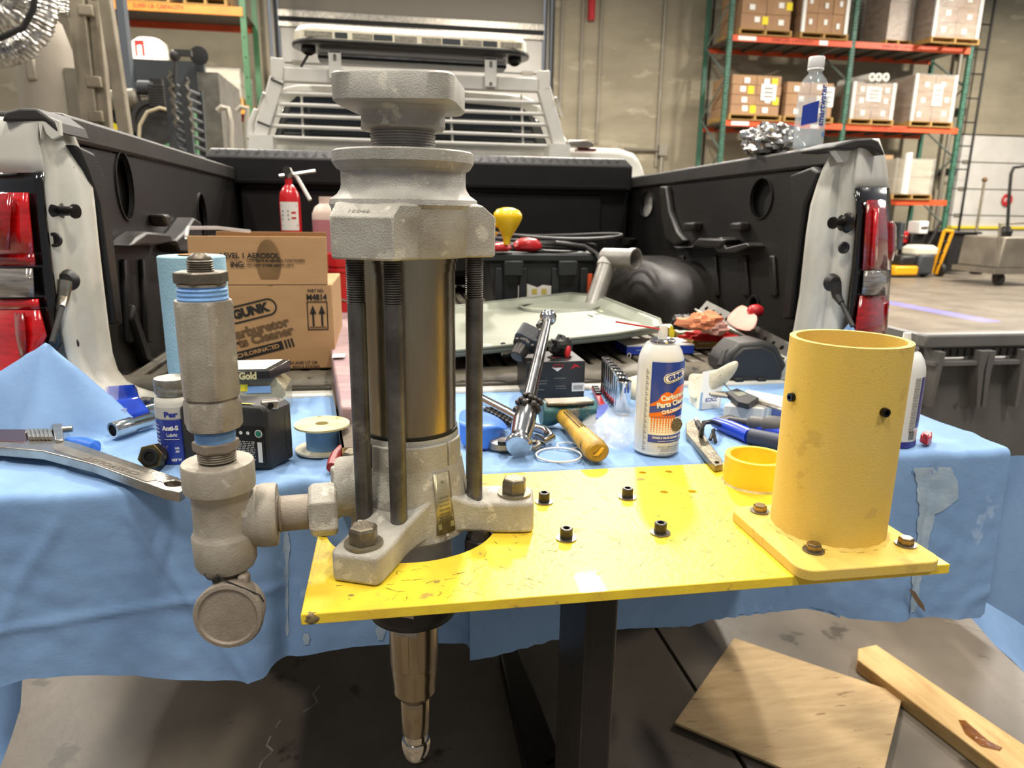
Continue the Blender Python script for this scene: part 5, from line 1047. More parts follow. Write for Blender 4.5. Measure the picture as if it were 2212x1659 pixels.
# anti-seize bottle
c = P(388, 1000); c = Vector((Z(388, 992, ZC).x, Z(388, 992, ZC).y+.005, ZC)); yb = c.y
rb_ = .026; zf_ = lambda py, dy=0.: Y(372, py, yb-dy).z
ab = thing('lubricant_bottle', c, 'white bottle of lubricant with dark blue label and metal lid', 'bottle')
zA, zB, zC_, zD, zE = ZC, zf_(872, .02), zf_(852), zf_(846), zf_(815)
MB(frame((c.x, c.y, 0))).lathe([(rb_*.94, zA), (rb_, zA+.004), (rb_, zB), (rb_*.98, zC_-.004), (rb_*.9, zC_)], 40).build('body', mat('bottle_white', 'd9d6cd', .35, 0, 'cfcabc', 20), ab)
MB(frame((c.x, c.y, 0))).lathe([(rb_*.80, zC_), (rb_*.92, zD), (rb_*.95, zD+.004), (rb_*.9, zD+.007), (rb_*.95, zD+.011), (rb_*.95, zE-.004), (rb_*.9, zE)], 40).build('lid', mat('aluminium_lid', 'a19d93', .35, .7, '7d786e', 60), ab)
fmb = cylmap(c, rb_+.0006, -pi/2-.12, (zf_(890)+zf_(995))/2); hh = (zf_(890)-zf_(985))/2
b = MB().grid([[fmb(rb_*(-1.1+2.3*i/14), v) for i in range(15)] for v in (-hh, hh*.98)]); b.build('label', mat('navy_print', '22348a', .35, coat=.4), ab); fmb2 = cylmap(c, rb_+.0011, -pi/2-.12, (zf_(890)+zf_(995))/2)
b = MB().grid([[fmb(rb_*(-1.1+2.3*i/14), v) for i in range(15)] for v in (hh*1.02, hh*1.5)]); b.build('label_top', mat('bottle_grey_print', 'b9b6ae', .4), ab)
txt('Per', .018, .008, off(fmb2, .004, hh*1.22), mat('navy_print', '22348a'), ab, bold=.05); txt('Anti-S', .022, .007, off(fmb2, .001, hh*.62), paper, ab, bold=.05); txt('Lubric', .014, .005, off(fmb2, .003, hh*.32), paper, ab); patch([-.008, .012, -.0004, .0004], off(fmb2, 0, hh*.12), paper, ab, nsub=4)
txt('WA\nAN', .006, .008, off(fmb2, .008, -hh*.35), paper, ab, bold=.04); txt('NET W', .013, .004, off(fmb2, .006, -hh*.8), paper, ab, bold=.04)
for i in range(9): patch([-.0055, .0055, -.0012, -.0003+.0006*(i % 3)], off(fmb2, -.021, hh*(.75-.17*i)), paper, ab)
# black battery case
k0 = P(584, 1016); kr = P(636, 988); kl = P(398, 1003); bk_ = kl+(kr-k0)
btt = thing('battery_case', (k0+kr)/2, 'black plastic battery case with a printed white label behind the tall fitting', 'battery')
hb = Y(590, 878, k0.y).z-ZC; U = Vector((0, 0, 1))
MB().rings([[k0, kr, bk_, kl], [k0+U*hb*.9, kr+U*hb*.9, bk_+U*hb*.9, kl+U*hb*.9], [k0+U*hb+(bk_-k0)*.06, kr+U*hb+(kl-kr)*.06, bk_+U*hb+(k0-bk_)*.06, kl+U*hb+(kr-kl)*.06]]).build('body', mat('battery_black', '262524', .45, 0, '2f2e2c', 20, bump=.3, bs=500), btt, bevel=.004)
xd = (kr-k0).normalized(); fmk = flatmap((k0+kr)/2+U*hb*.5-Vector((xd.y, -xd.x, 0))*-.0007+Vector((0, -.0006, 0)), xd, U); W_ = (kr-k0).length
fr = lambda u0, u1, v0, v1, m_, nm='print': patch([W_*(u0-.5), W_*(u1-.5), hb*(v0-.5), hb*(v1-.5)], fmk, m_, btt, nm)
ring_print(W_*.2, hb*.62, W_*.06, .0012, off(fmk, W_*.33, -.0), mat('battery_edge', '3a3937', .4), btt)
# label on the left-hand face (faces camera)
xl_ = (k0-kl).normalized(); fml_ = flatmap((kl+k0)/2+U*hb*.42+Vector((xl_.y, -xl_.x, 0))*.0008, xl_, U); WL = (k0-kl).length
patch([WL*.02, WL*.46, -hb*.34, hb*.26], fml_, mat('label_black', '1a1a1a', .3), btt, 'label')
fmq = lambda u, v: fml_(u, v)+Vector((xl_.y, -xl_.x, 0))*.0006
random.seed(3)
for j in range(11):
    u = WL*.04
    while u < WL*.34: l_ = random.uniform(.002, .006); patch([u, min(u+l_, WL*.35), hb*(.02-.028*j)-.0008, hb*(.02-.028*j)+.0006], fmq, mat('dim_white_print', 'b7b4ac', .5), btt); u += l_+.0015
patch([WL*.38, WL*.43, -hb*.3, hb*.02], fmq, paper, btt); patch(circ(WL*.40, hb*.155, .0055, 24), fmq, paper, btt); patch(circ(WL*.40, hb*.155, .0042, 24), lambda u, v: fmq(u, v)+Vector((xl_.y, -xl_.x, 0))*.0004, mat('seal_green', '2f7a64', .5), btt)
for u_ in (.2, .28): patch(circ(WL*u_, hb*.155, .0025, 12), fmq, paper, btt)
bt0 = k0+U*hb; T = frame(Y(584, 873, (kr.y+k0.y)/2), (.2, -1, .1)); b = MB(T); b.box(-.012, .010, -.006, .006, -.01, .012); b.build('clip', satin, btt, bevel=.002); MB(T).cyl(.004, .012, .014, 14).build('clip_hole', dark, btt)
p = (k0+kl)*.42+kr*.16+U*0; q = k0+U*(hb+.0006)+(bk_-k0)*.2+(kl-k0)*.1; patch([-.02, .02, -.004, .004], flatmap(k0+(bk_-k0)*.12+(kl-k0)*.22+U*(hb+.001), xl_, (bk_-k0)), inky, btt, 'warning_strip')
# wrapped part pack behind it and magazine on top
k = 1.22; a = Y(508, 870, k); b_ = Y(618, 870, k)
wp = thing('clear_wrapped_pack', (a+b_)/2, 'see-through yellowish wrapped parts pack stacked behind the black battery case', 'pack')
zt_ = Y(560, 818, k).z; MB().rings([[(a.x-.05, k, ZC), (b_.x, k, ZC), (b_.x, k+.08, ZC), (a.x-.05, k+.08, ZC)], [(a.x-.05, k, zt_-.02), (b_.x, k, zt_-.02), (b_.x, k+.08, zt_-.02), (a.x-.05, k+.08, zt_-.02)], [(a.x-.05, k+.01, zt_), (b_.x-.016, k+.01, zt_), (b_.x-.016, k+.07, zt_), (a.x-.05, k+.07, zt_)]]).build('wrap', mat('oily_clear_wrap', 'a19c86', .2, 0, '7d7961', 16, c3='d6d2bc', s3=40, l3=.62, bump=1, bs=60, coat=.6), wp, bevel=.002)
patch([-.012, .03, -.006, .006], flatmap(Y(545, 842, k-.001), (1, 0, 0), (0, 0, 1)), mat('pale_blue_strip', '7f9fc4', .5), wp); patch([-.006, .006, -.006, .006], flatmap(Y(527, 838, k-.001), (1, 0, 0), (0, 0, 1)), inky, wp)
mg = thing('magazine', Vector((a.x, k, zt_+.001)), 'glossy magazine reading Gold lying on the wrapped pack', 'magazine')
z_ = Y(560, 806, k).z; MB().hexa([(a.x-.06, k-.008, zt_+.001), (b_.x-.022, k-.008, zt_+.001), (b_.x+.004, k+.05, zt_+.001), (a.x-.05, k+.05, zt_+.001), (a.x-.06, k-.006, z_+.005), (b_.x-.022, k-.006, z_+.005), (b_.x+.004, k+.05, z_+.012), (a.x-.05, k+.05, z_+.012)]).build('cover', mat('cover_black', '161616', .25, coat=.6), mg, bevel=.001)
txt('Gold', .028, .013, flatmap(Y(535, 812, k-.010), (1, 0, 0), (0, 0, 1)), mat('gold_print', 'c9bb86', .3), mg, bold=.05)
b = MB().hexa([(a.x-.055, k+.0, z_+.0065), (b_.x-.03, k+.0, z_+.0065), (b_.x-.008, k+.045, z_+.0125), (a.x-.045, k+.045, z_+.0125), (a.x-.055, k+.0, z_+.0075), (b_.x-.03, k+.0, z_+.0075), (b_.x-.008, k+.045, z_+.0135), (a.x-.045, k+.045, z_+.0135)]); b.build('label', paper, mg)
# spool of blue tape line
c = P(697, 975); sp = thing('spool', c, 'stained cream spool wound with pale blue thread seal line', 'spool')
sr = (P(755, 970)-P(638, 970)).length/2; zt_ = ZC+.040
spm = mat('stained_cream', 'd2ca9c', .5, 0, 'bfb06c', 16, c3='7c7238', s3=34, l3=.62)
b = MB(frame((c.x, c.y+.01, 0))); b.lathe([(sr*.22, ZC), (sr, ZC), (sr, ZC+.003), (sr*.22, ZC+.003)], 48, False, False); b.build('lower_flange', mat('cream_flange', 'd8d2c0', .5, 0, 'b9b094', 16), sp)
MB(frame((c.x, c.y+.01, 0))).lathe([(sr*.6, ZC+.003), (sr*.6, zt_-.003)], 48, False, False).build('blue_line', mat('thread_blue', '7fb0dc', .6, 0, '76a6d4', 4, stretch=(1, 1, 60), bump=.6, bs=40), sp)
b = MB(frame((c.x, c.y+.01, 0))); b.lathe([(sr*.24, zt_-.003), (sr, zt_-.003), (sr, zt_), (sr*.24, zt_), (sr*.24, ZC)], 48, False, False); b.build('upper_flange', spm, sp)
# red bent handle
rh = thing('dipped_lever', P(720, 1012), 'bent red dipped handle poking out beside the left studs', 'handle')
MB().tube([P(716, 1010, ZC+.008), P(720, 1000, ZC+.009), P(727, 985, ZC+.014), P(738, 973, ZC+.017), P(762, 965, ZC+.017)], [.007, .0085, .0085, .0085, .008], 14).build('grip', mat('dirty_red_grip', '9c2f2e', .4, 0, '6e2323', 40), rh)
# ---- centre: black box with white triangle
k = 1.275; a = Y(1137, 848, k); b_ = Y(1262, 848, k); zt_ = Y(1200, 781, k).z
hb_ = thing('black_parts_box', ((a+b_)/2).to_tuple()[:2]+(ZC,), 'small black printed parts box with barcode behind the hammer', 'box')
MB().box(a.x, b_.x, k, k+.10, ZC, zt_).build('carton', mat('box_black', '20201f', .35, 0, '2d2c2b', 20, c3='45413e', s3=60, l3=.7), hb_, bevel=.0015)
fmn = lambda px, py: flatmap(Y(px, py, k-.0008), (1, 0, 0), (0, 0, 1)); s = k/FPX
patch([-a_ if False else -15*s, 15*s, -10*s, 10*s], fmn(1249, 836), paper, hb_, 'barcode_label')
for i in range(9): patch([(-11+i*2.5)*s, (-10+i*2.5)*s, -5*s, 6*s], lambda u, v, f=fmn(1249, 837): f(u, v)-Vector((0, .0005, 0)), ink, hb_)
patch([(-13*s, 6*s), (0, -4*s), (13*s, 6*s)], fmn(1204, 799), paper, hb_); ring_print(24*s, 8*s, 3.9*s, 1.4*s, fmn(1206, 791), inkr, hb_)
patch([(-12*s, -7*s), (-2*s, 6*s), (6*s, 2*s), (12*s, -4*s), (3*s, -1*s)], fmn(1243, 791), inkr, hb_)
for (px, py, w_) in ((1209, 817, 28), (1172, 823, 24), (1172, 829, 20), (1210, 834, 24), (1212, 839, 26), (1165, 842, 22)): patch([-w_/2*s, w_/2*s, -1*s, 1*s], fmn(px, py), inkg, hb_)
tpz = zt_+.0006; txt('pro', 18*s, 6*s, flatmap((Z(1200, 772, tpz)), (1, 0, 0), (0, 1, 0)), inkr, hb_)
# black impact adapter and knob on top of the box
ia = thing('impact_adapter', Z(1140, 778, zt_), 'black ribbed impact adapter leaning on the small black box', 'tool')
T = frame(Y(1122, 762, 1.30), Y(1160, 702, 1.34)-Y(1122, 762, 1.30)); MB(T).lathe([(.012, -.012), (.014, -.01), (.016, .012), (.022, .016), (.022, .05), (.019, .056)], 28).build('body', mat('black_oxide', '2e2c29'), ia)
MB(T).sell([(.018, .02, 5), (.024, .024, 5), (.024, .052, 5), (.016, .056, 5)], 36).build('block', dgrey, ia)
for i in range(3):
    for j in range(2): q = Y(1140+i*9-j*8, 722+i*6+j*11, 1.285); MB(frame(q, (0, -1, .2))).box(-.0028, .0028, -.0018, .0018, 0, .001).build('key', satin, ia, bevel=.0003)
MB().tube([Y(1163, 705, 1.34), Y(1172, 696, 1.35), Y(1182, 688, 1.36)], [.006, .008, .006], 14).build('neck', chrome, ia)
kb = thing('rubber_boot', Z(1210, 770, zt_), 'crumpled black rubber boot on the small black box', 'part'); crumple((Z(1212, 768, zt_)).to_tuple(), (.021, .018, .022), 'boot', rubber, None, None, 9, amt=.45, n=20, parent=kb)
cs = thing('striped_cap', Z(1232, 745, zt_), 'little red and chrome tipped piece beside the rubber boot', 'part'); MB(frame(Z(1226, 765, zt_+.006), (.1, .3, 1))).lathe([(.004, -.006), (.006, 0), (.006, .012), (.004, .016)], 16).build('cap', inkr, cs); MB(frame(Z(1226, 765, zt_+.001), (.1, .3, 1))).cyl(.0045, -.001, .005, 12).build('tip', chrome, cs)
# breaker bar
bb = thing('breaker_bar', P(1118, 985), 'long chrome breaker bar propped from the cloth up over the black box', 'tool')
p0 = Z(1120, 962, ZC+.020); p1 = Y(1184, 686, 1.335); d = (p1-p0); L = d.length; T = frame(p0, d)
MB(T).lathe([(.0, -.004), (.017, -.004), (.0195, 0), (.0195, .004), (.0165, .010), (.0155, .02), (.0175, .05), (.017, .085), (.0125, .092), (.0125, .105)], 40).build('grip', chrome, bb)
MB(T).lathe([(.010, .10), (.0108, .12), (.0095, L*.8), (.008, L-.01)], 28).build('shaft', mat('scuffed_chrome', 'a3a2a0', .2, 1, '7c7a77', 30, stretch=(1, 1, .3)), bb)
MB(T).ball((0, 0, L), .0165, 24, 16).build('ball_joint', chrome, bb)
for i in range(14): a_ = 2*pi*i/14; MB(T).ball((.0165*cos(a_), .0165*sin(a_), .098+.008*sin(i*2.4)), .0052, 8, 6).build('collar_bead', blackbolt, bb)
for i in range(11): a_ = 2*pi*i/11; MB(T).ball((.0155*cos(a_)+.004, .0155*sin(a_), .112+.006*cos(i*1.7)), .0048, 8, 6).build('collar_bead', blackbolt, bb)
# bed socket with ball end
sk = thing('universal_socket', Z(1092, 770, BF), 'chrome universal joint socket lying on the bed ribs', 'socket'); q0, q1 = Z(1080, 742, BF+.03), Z(1112, 786, BF+.022)
MB(frame(q0, q1-q0)).lathe([(.008, -.008), (.011, 0), (.008, .01), (.009, .012), (.009, .04), (.013, .045), (.0145, .08), (.012, .083), (.009, .075), (0, .075)], 24).build('body', chrome, sk)
# blue sheet fold behind the right studs
bs = MB().grid([[P(992, 965), P(1025, 972), P(1058, 974), P(1075, 958)], [P(992, 925, ZC+.02), P(1020, 930, ZC+.028), P(1060, 925, ZC+.03), P(1085, 925, ZC+.018)], [P(990, 908, ZC+.038), P(1025, 915, ZC+.04), P(1070, 918, ZC+.036), P(1096, 930, ZC+.02)], [P(990, 880, ZC+.02), P(1040, 885, ZC+.01), P(1080, 900, ZC+.012), P(1100, 925)]]).build('blue_sheet', mat('nitrile_blue', '3c77d6'), loc=P(1040, 960), subd=2, solid=.001); tag(bs, 'folded bright blue nitrile sheet behind the right-hand studs', 'glove')
# chrome open hook (spanner) and dark chain
hk2 = thing('combination_spanner', P(1120, 915), 'chrome spanner with an open ring end lying under the breaker bar', 'spanner')
MB().tube([P(1040, 862, ZC+.012), P(1100, 893, ZC+.012), P(1150, 922, ZC+.012)], [.009, .009, .009], 12).build('shank', chrome, hk2)
MB().tube([P(1150, 922, ZC+.010), P(1178, 930, ZC+.012), P(1190, 945, ZC+.010), P(1178, 955, ZC+.008), P(1158, 947, ZC+.008)], .0075, 12).build('hook_end', chrome, hk2)
cn = thing('chain', P(1080, 905), 'short black roller chain beside the chrome spanner', 'chain')
for i in range(9):
    q = P(1052+i*8, 886+i*4.4, ZC+.005); MB(frame(q, (0, 0, 1), (1, -.6, 0))).lathe([(.0035, -.004), (.0055, -.004), (.0055, .004), (.0035, .004)], 12, False, False, sx=1.2).build('link', blackbolt, cn)
# small shiny hardware near grip end
sw = thing('swivel_plate', P(1090, 975), 'small chrome ratchet head with a lever beside the end of the breaker bar', 'tool')
MB(frame(P(1092, 968, ZC), (0, 0, 1))).lathe([(.024, .0), (.026, .003), (.024, .011), (.018, .013)], 30, sy=.8).build('head', satin, sw); MB(frame(P(1085, 960, ZC+.013), (0, 0, 1))).cyl(.007, 0, .006, 16).build('button', blackbolt, sw)
MB().tube([P(1135, 958, ZC+.006), P(1158, 955, ZC+.006), P(1166, 962, ZC+.006), P(1155, 969, ZC+.006), P(1135, 968, ZC+.006)], .004, 10).build('lever_loop', satin, sw)
# dead-blow hammer
hm = thing('hammer', P(1240, 940), 'club hammer with worn teal head and dirty yellow handle', 'hammer')
a, b_ = P(1168, 893, ZC+.022), P(1285, 888, ZC+.022); d = b_-a
T = frame(a, d, (0, 0, 1)); L = d.length; tealm = mat('teal_paint', '3f6f70', .4, .2, '2f5254', 30, c3='7b7263', s3=30, l3=.58, bump=.3, bs=100)
MB(T).lathe([(.021, 0), (.0225, .003), (.0215, .02), (.018, .028), (.018, L-.028), (.0215, L-.02), (.0225, L-.003), (.021, L)], 8, a0=pi/8).build('head', tealm, hm, bevel=.002)
MB(T).box(.015, .0215, -.017, .017, .006, L-.006).build('worn_face', mat('worn_bronze_steel', '77705f', .35, .8, '5f5748', 30), hm, bevel=.003)
h0, h1 = P(1212, 893, ZC+.020), P(1290, 976, ZC+.017); dh = h1-h0; Lh = dh.length
MB(frame(h0, dh)).lathe([(.011, -.005), (.0125, .0), (.0125, .012), (.014, .016), (.0142, Lh*.45), (.0165, Lh*.75), (.0185, Lh*.93), (.0175, Lh), (.014, Lh+.004), (0, Lh+.003)], 28, sx=1., sy=.9).build('handle', mat('dirty_yellow_grip', 'c79a2a', .5, 0, '8f7430', 26, c3='3d3520', s3=38, l3=.58, bump=.4, bs=140), hm)
MB(frame(h0, dh)).lathe([(.0128, -.004), (.0135, .0), (.0135, .014)], 24).build('ferrule', tealm, hm)
cr = MB(frame(h1+dh.normalized()*.0042+Vector((0, 0, .002)), dh)); cr.rings([[(x_, y_, 0) for x_, y_ in ((-.008, -.006), (-.002, -.002), (.004, .006), (.009, .005), (.006, -.001), (0, -.007))], [(x_*.8, y_*.8, .001) for x_, y_ in ((-.008, -.006), (-.002, -.002), (.004, .006), (.009, .005), (.006, -.001), (0, -.007))]]); cr.build('split_end', mat('torn_yellow', 'e0ae38', .5), hm)
for s_ in (-.35, 0, .35): MB(frame(h0, dh, (0, 0, 1))).tube([(.0142*cos(s_), .0142*sin(s_)*.9, .03), (.0152*cos(s_), .0150*sin(s_)*.9, Lh*.62)], .0009, 6).build('groove_line', mat('grip_shadow', '5b4a22', .6), hm)
# O-rings
for (cx_, cy_, rx, rr, lb) in ((1207, 985, 49, .0016, 'larger white O-ring lying on the cloth before the hammer'), (1226, 964, 23, .0011, 'smaller white O-ring behind the larger one')):
    c = P(cx_, cy_); r_ = (P(cx_+rx, cy_)-P(cx_-rx, cy_)).length/2; MBb = MB(frame((c.x, c.y, ZC+rr))); MBb.tube([(r_*cos(2*pi*i/48), r_*.93*sin(2*pi*i/48), 0) for i in range(48)], rr, 10, closed=True)
    tag(MBb.build('o_ring', mat('white_rubber', 'e3e2de', .35), loc=(c.x, c.y, ZC)), lb, 'ring')
# row of chrome deep sockets
rows = [(1304, 842, 790), (1308, 845, 775), (1314, 849, 782), (1321, 853, 790), (1328, 858, 798), (1334, 862, 806), (1341, 868, 815), (1350, 880, 825)]
names = ['farthest', 'second', 'third', 'fourth', 'fifth', 'sixth', 'seventh', 'nearest']
for i in range(8):
    y_ = 1.30-.020*i; q = Y(1307+6.0*i, 800, y_); r_ = .0075+.0009*i; zt_ = Y(1307+6*i, [772, 777, 783, 789, 796, 803, 811, 822][i], y_).z
    o = thing('deep_socket', (q.x, y_, ZC), '%s chrome deep socket in the row standing left of the spray can' % names[i], 'socket', 'chrome deep sockets in a row')
    MB(frame((q.x, y_, 0))).lathe([(r_*.9, ZC), (r_, ZC+.003), (r_, zt_-.001), (r_*.94, zt_), (r_*.75, zt_), (r_*.7, zt_-.012), (0, zt_-.012)], 26).build('body', chrome, o)
    b = MB(frame((q.x, y_, 0))); b.lathe([(r_*.1, zt_-.0115), (r_*.68, zt_-.0113)], 6); b.build('bore', dark, o)
o = patch([-.0045, .0045, -.006, .004], cylmap((q.x, y_), r_+.0005, -pi/2+.1, Y(1350, 838, y_).z), inkb, o, 'blue_mark')
sr_ = thing('socket_rail', P(1292, 868), 'red socket rail with black clips beside the chrome sockets', 'rail'); a, b_ = P(1283, 838, ZC+.004), P(1302, 878, ZC+.004); dd = (b_-a).normalized(); T = frame(a, dd, (0, 0, 1)); LL = (b_-a).length
MB(T).box(-.004, .004, -.005, .005, 0, LL).build('rail', redpl, sr_, bevel=.001)
for i in range(4): MB(T).box(.004, .008, -.007, .005, .008+i*.018, .017+i*.018).build('clip', rubber, sr_, bevel=.001)
# clear plastic bag
G = []
for j in range(9):
    r_ = []
    for i in range(11):
        u, v = i/10, j/8; px = 1262+128*u; 
        base = P(px-8*(1-v)+0*v, 985-100*v, ZC) ; hgt = .034*sin(pi*min(1, v*1.1+.05))*sin(pi*(.12+.76*u))**.6+.012*abs(noise.noise(Vector((u*5, v*5, 2))))
        r_.append(base+Vector((0, 0, hgt)))
    G.append(r_)
# taper the near side to a point
for i in range(11):
    u = i/10; t = P(1340+20*(u-.5), 972, ZC+.002); G[0][i] = t; G[1][i] = G[1][i].lerp(t, .35); G[2][i] = G[2][i].lerp(t, .12)
G = [[v+noise.noise_vector(v*55)*.007 for v in r_] for r_ in G]
for r_ in G:
    for v in r_: v.z = max(v.z, ZC+.0015)
bg = MB().grid(G).build('plastic_bag', mat('bag_film', 'eef0f2', .08, 0, alpha=.30, bump=.6, bs=60, coat=.5), loc=P(1320, 950), subd=2); tag(bg, 'crumpled clear plastic bag between the hammer handle and spray can', 'bag')
bgp = MB().grid([[P(1282, 908, ZC+.03), P(1300, 898, ZC+.034)], [P(1292, 890, ZC+.034), P(1312, 884, ZC+.036)], [P(1285, 878, ZC+.03), P(1318, 868, ZC+.032)]]).build('blue_print', inkb, bg, subd=1)
# ---- spray can 1
def spray_can(px, pyb, rpx, ytop_px, label, detail, ZB=ZC):
    c = P(px, pyb, ZB); dep = (c-CAM).dot(FW); r_ = rpx*dep/FPX; c = Vector((c.x, c.y+r_*.9, ZB)); hz = lambda py: Y(px, py, c.y).z
    o = thing('spray_can', c, label, 'can'); F_ = frame((c.x, c.y, 0)); zs = hz(778) if detail else hz(795); zsh = hz(738) if detail else hz(752)
    MB(F_).lathe([(r_*.92, ZB), (r_*1.0, ZB+.003), (r_*.985, ZB+.006), (r_, ZB+.008), (r_, zs-.004), (r_*.96, zs+.006), (r_*.86, zs+.016), (r_*.68, zs+.026), (r_*.52, zsh-.003), (r_*.50, zsh)], 64).build('body', mat('can_white', 'dcdcd8', .22, 0, coat=.6), o)
    MB(F_).lathe([(r_*.50, zsh-.001), (r_*.56, zsh), (r_*.56, zsh+.003), (r_*.50, zsh+.0045), (r_*.44, zsh+.0035), (r_*.42, zsh+.001), (r_*.2, zsh+.001), (r_*.18, zsh+.006)], 48).build('crimp_ring', chrome, o)
    MB(F_).lathe([(r_*.185, zsh+.004), (r_*.2, zsh+.006), (r_*.19, zsh+.016), (r_*.16, zsh+.024), (0, zsh+.0245)], 28).build('nozzle', mat('nozzle_white', 'e4e2dc', .4), o)
    return o, c, r_, hz, zs, zsh
o, c, r_, hz, zs, zsh = spray_can(1432, 985, 49.5, 700, 'white and blue spray can of parts cleaner with a red straw', True)
fmc = cylmap(c, r_+.0005, -pi/2+.10, 0); fm2 = cylmap(c, r_+.0009, -pi/2+.10, 0); fm3 = cylmap(c, r_+.0013, -pi/2+.10, 0)
def cyl_poly(poly, fm, m, nm='print', par=None):   # cut polygon finely so it hugs the can
    b = MB(); n = b.pts([(p[0], p[1], 0) for p in poly]); me = bpy.data.meshes.new(nm); bm = bmesh.new(); vs = [bm.verts.new((p[0], p[1], 0)) for p in poly]; bm.faces.new(vs)
    u0, u1 = min(p[0] for p in poly), max(p[0] for p in poly); k_ = u0
    while k_ < u1: bmesh.ops.bisect_plane(bm, geom=bm.verts[:]+bm.edges[:]+bm.faces[:], plane_co=(k_, 0, 0), plane_no=(1, 0, 0)); k_ += .004
    for v in bm.verts: v.co = fm(v.co.x, v.co.y)-ORG[par.name]
    bm.to_mesh(me); bm.free(); me.materials.append(m); q = bpy.data.objects.new(nm, me); COL.objects.link(q); q.parent = par; ORG[q.name] = ORG[par.name]; return q
L0, L1 = -r_*.86, r_*1.7
Zt, Zm, Zb = hz(773), hz(868), hz(942)
RP = lambda u0, u1, v0, v1, fm, m, nm='print': cyl_poly([(u0, v0), (u1, v0), (u1, v1), (u0, v1)], fm, m, nm, o)
RP(L0, L1, hz(889), Zt, fmc, inkb, 'label')
RP(L0, L1, hz(925), hz(889), fmc, mat('label_pale', 'e3ded4', .3, coat=.5), 'label'); RP(L0, L1, hz(941), hz(925), fmc, inkb, 'label')
cyl_poly([(L0, hz(889)), (L0, hz(862)), (L0+.012, hz(852)), (L0+.016, hz(840)), (-.006, hz(834)), (.004, hz(838)), (.012, hz(826)), (.024, hz(822)), (L1, hz(816)), (L1, hz(872)), (.02, hz(874))], fm2, inko, 'label', o)
cyl_poly([(L0, hz(880)), (L0, hz(866)), (L1, hz(842)), (L1, hz(856))], lambda u, v: fm2(u, v)+Vector((0, -.0003, 0)), inkb, 'label', o)
for j in range(8):
    for i in range(16): q = .0016*(1-j*.08); u = L0+.004+i*.0042; v = hz(886+j*4.6); cyl_poly([(u-q, v-q*.9), (u+q, v-q*.9), (u+q, v+q*.9), (u-q, v+q*.9)], fm2, inko, 'halftone_dot', o) if u < .012 else None
ts = radians(14)
gun = off(fm3, .008, hz(802), ts); cyl_poly(rrect(.040, .0145, .007, 5), gun, paper, 'badge', o); cyl_poly(rrect(.0375, .0122, .006, 5), lambda u, v: gun(u, v)+Vector((0, -.0003, 0)), inkb, 'badge', o); cyl_poly(rrect(.0355, .0104, .005, 5), lambda u, v: gun(u, v)+Vector((0, -.0006, 0)), paper, 'badge', o)
txt('GUNK', .028, .0075, lambda u, v: gun(u, v)+Vector((0, -.0010, 0)), inkb, o, bold=.06)
txt('Carburetor', .048, .0085, off(fm3, .010, hz(843), radians(9)), paper, o, bold=.05, dense=True); txt('Parts Cleaner', .056, .0085, off(fm3, .009, hz(857), radians(9)), paper, o, bold=.05, dense=True)
txt('CHLORINATED', .044, .0055, lambda u, v: off(fm3, .010, hz(872), radians(9))(u, v)+Vector((0, -.0003, 0)), paper, o, bold=.06, dense=True)
MB(frame(Vector(fm3(.014, hz(905))), (.15, -1, 0))).lathe([(.001, 0), (.008, .0002), (.0105, .0004), (.010, .0012), (.004, .0016), (0, .0016)], 9).build('carburettor_picture', mat('engine_grey_print', '77736c', .4, .3, '3e3b37', 500), o)
txt('CHOKE & VALVE CLEANER - REMOVES', .058, .0034, off(fm3, .006, hz(930)), paper, o, bold=.04, dense=True); txt('Limpiador de Carburador y Partes', .040, .0022, off(fm3, .006, hz(937)), paper, o, dense=True)
for (t_, w_, v_, h_) in (('DANGER: FLAMMABLE HARMFUL VAPOR', .046, 947, .0022), ('EYE AND SKIN IRRITANT', .036, 951.5, .002), ('CONTENTS UNDER PRESSURE', .038, 956, .002), ('PELIGRO: INFLAMABLE PELIGROSO', .042, 962, .002), ('CONTENIDO BAJO PRESION', .044, 967, .002), ('NET WT 12.5 OZ (354g)', .036, 974, .0036)): txt(t_, w_, h_, off(fm3, .009, hz(v_+2)), inkg if h_ < .003 else ink, o, bold=.02)
for i in range(46): v = hz(790+i*3.8); RP(-r_*1.12, -r_*1.12+.002+.0016*((i*7) % 3), v-.00045, v+.00045, fm2, inkg)
nz = Vector((c.x, c.y-.004, zsh+.018)); st_ = Y(1330, 695, c.y+.03); MB().tube([nz, st_], .0012, 8).build('straw', redpl, o)
# ---- spray can 2 behind the tube
o, c, r_, hz, zs, zsh = spray_can(1954, 965, 46, 720, 'white spray can standing behind the tall yellow tube', False)
fmc = cylmap(c, r_+.0005, -pi/2, 0); RP(r_*.36, r_*.78, hz(912), hz(806), fmc, mat('violet_print', '2b2c7d', .35, coat=.4), 'label'); RP(-r_, r_*1.05, hz(952), hz(940), fmc, mat('violet_print', '2b2c7d'), 'label')
for i in range(36): v = hz(808+i*3.2); RP(r_*-.02, r_*.30, v-.0004, v+.0005, fmc, inkg)
for i in range(5): RP(r_*.05+i*.0022, r_*.05+i*.0022+.001, hz(936), hz(918), fmc, ink)
o = thing('red_scrap', P(2000, 943), 'small folded red plastic scrap beside the far spray can', 'scrap'); b = flatpx([(1988, 938), (2004, 946), (2014, 942), (2014, 932), (1996, 930)], ZC+.014, .013); b.build('body', redpl, o, bevel=.002); flatpx([(1994, 936), (2004, 941), (2008, 938), (1998, 933)], ZC+.018, .005).build('fold', redpl, o, bevel=.001)
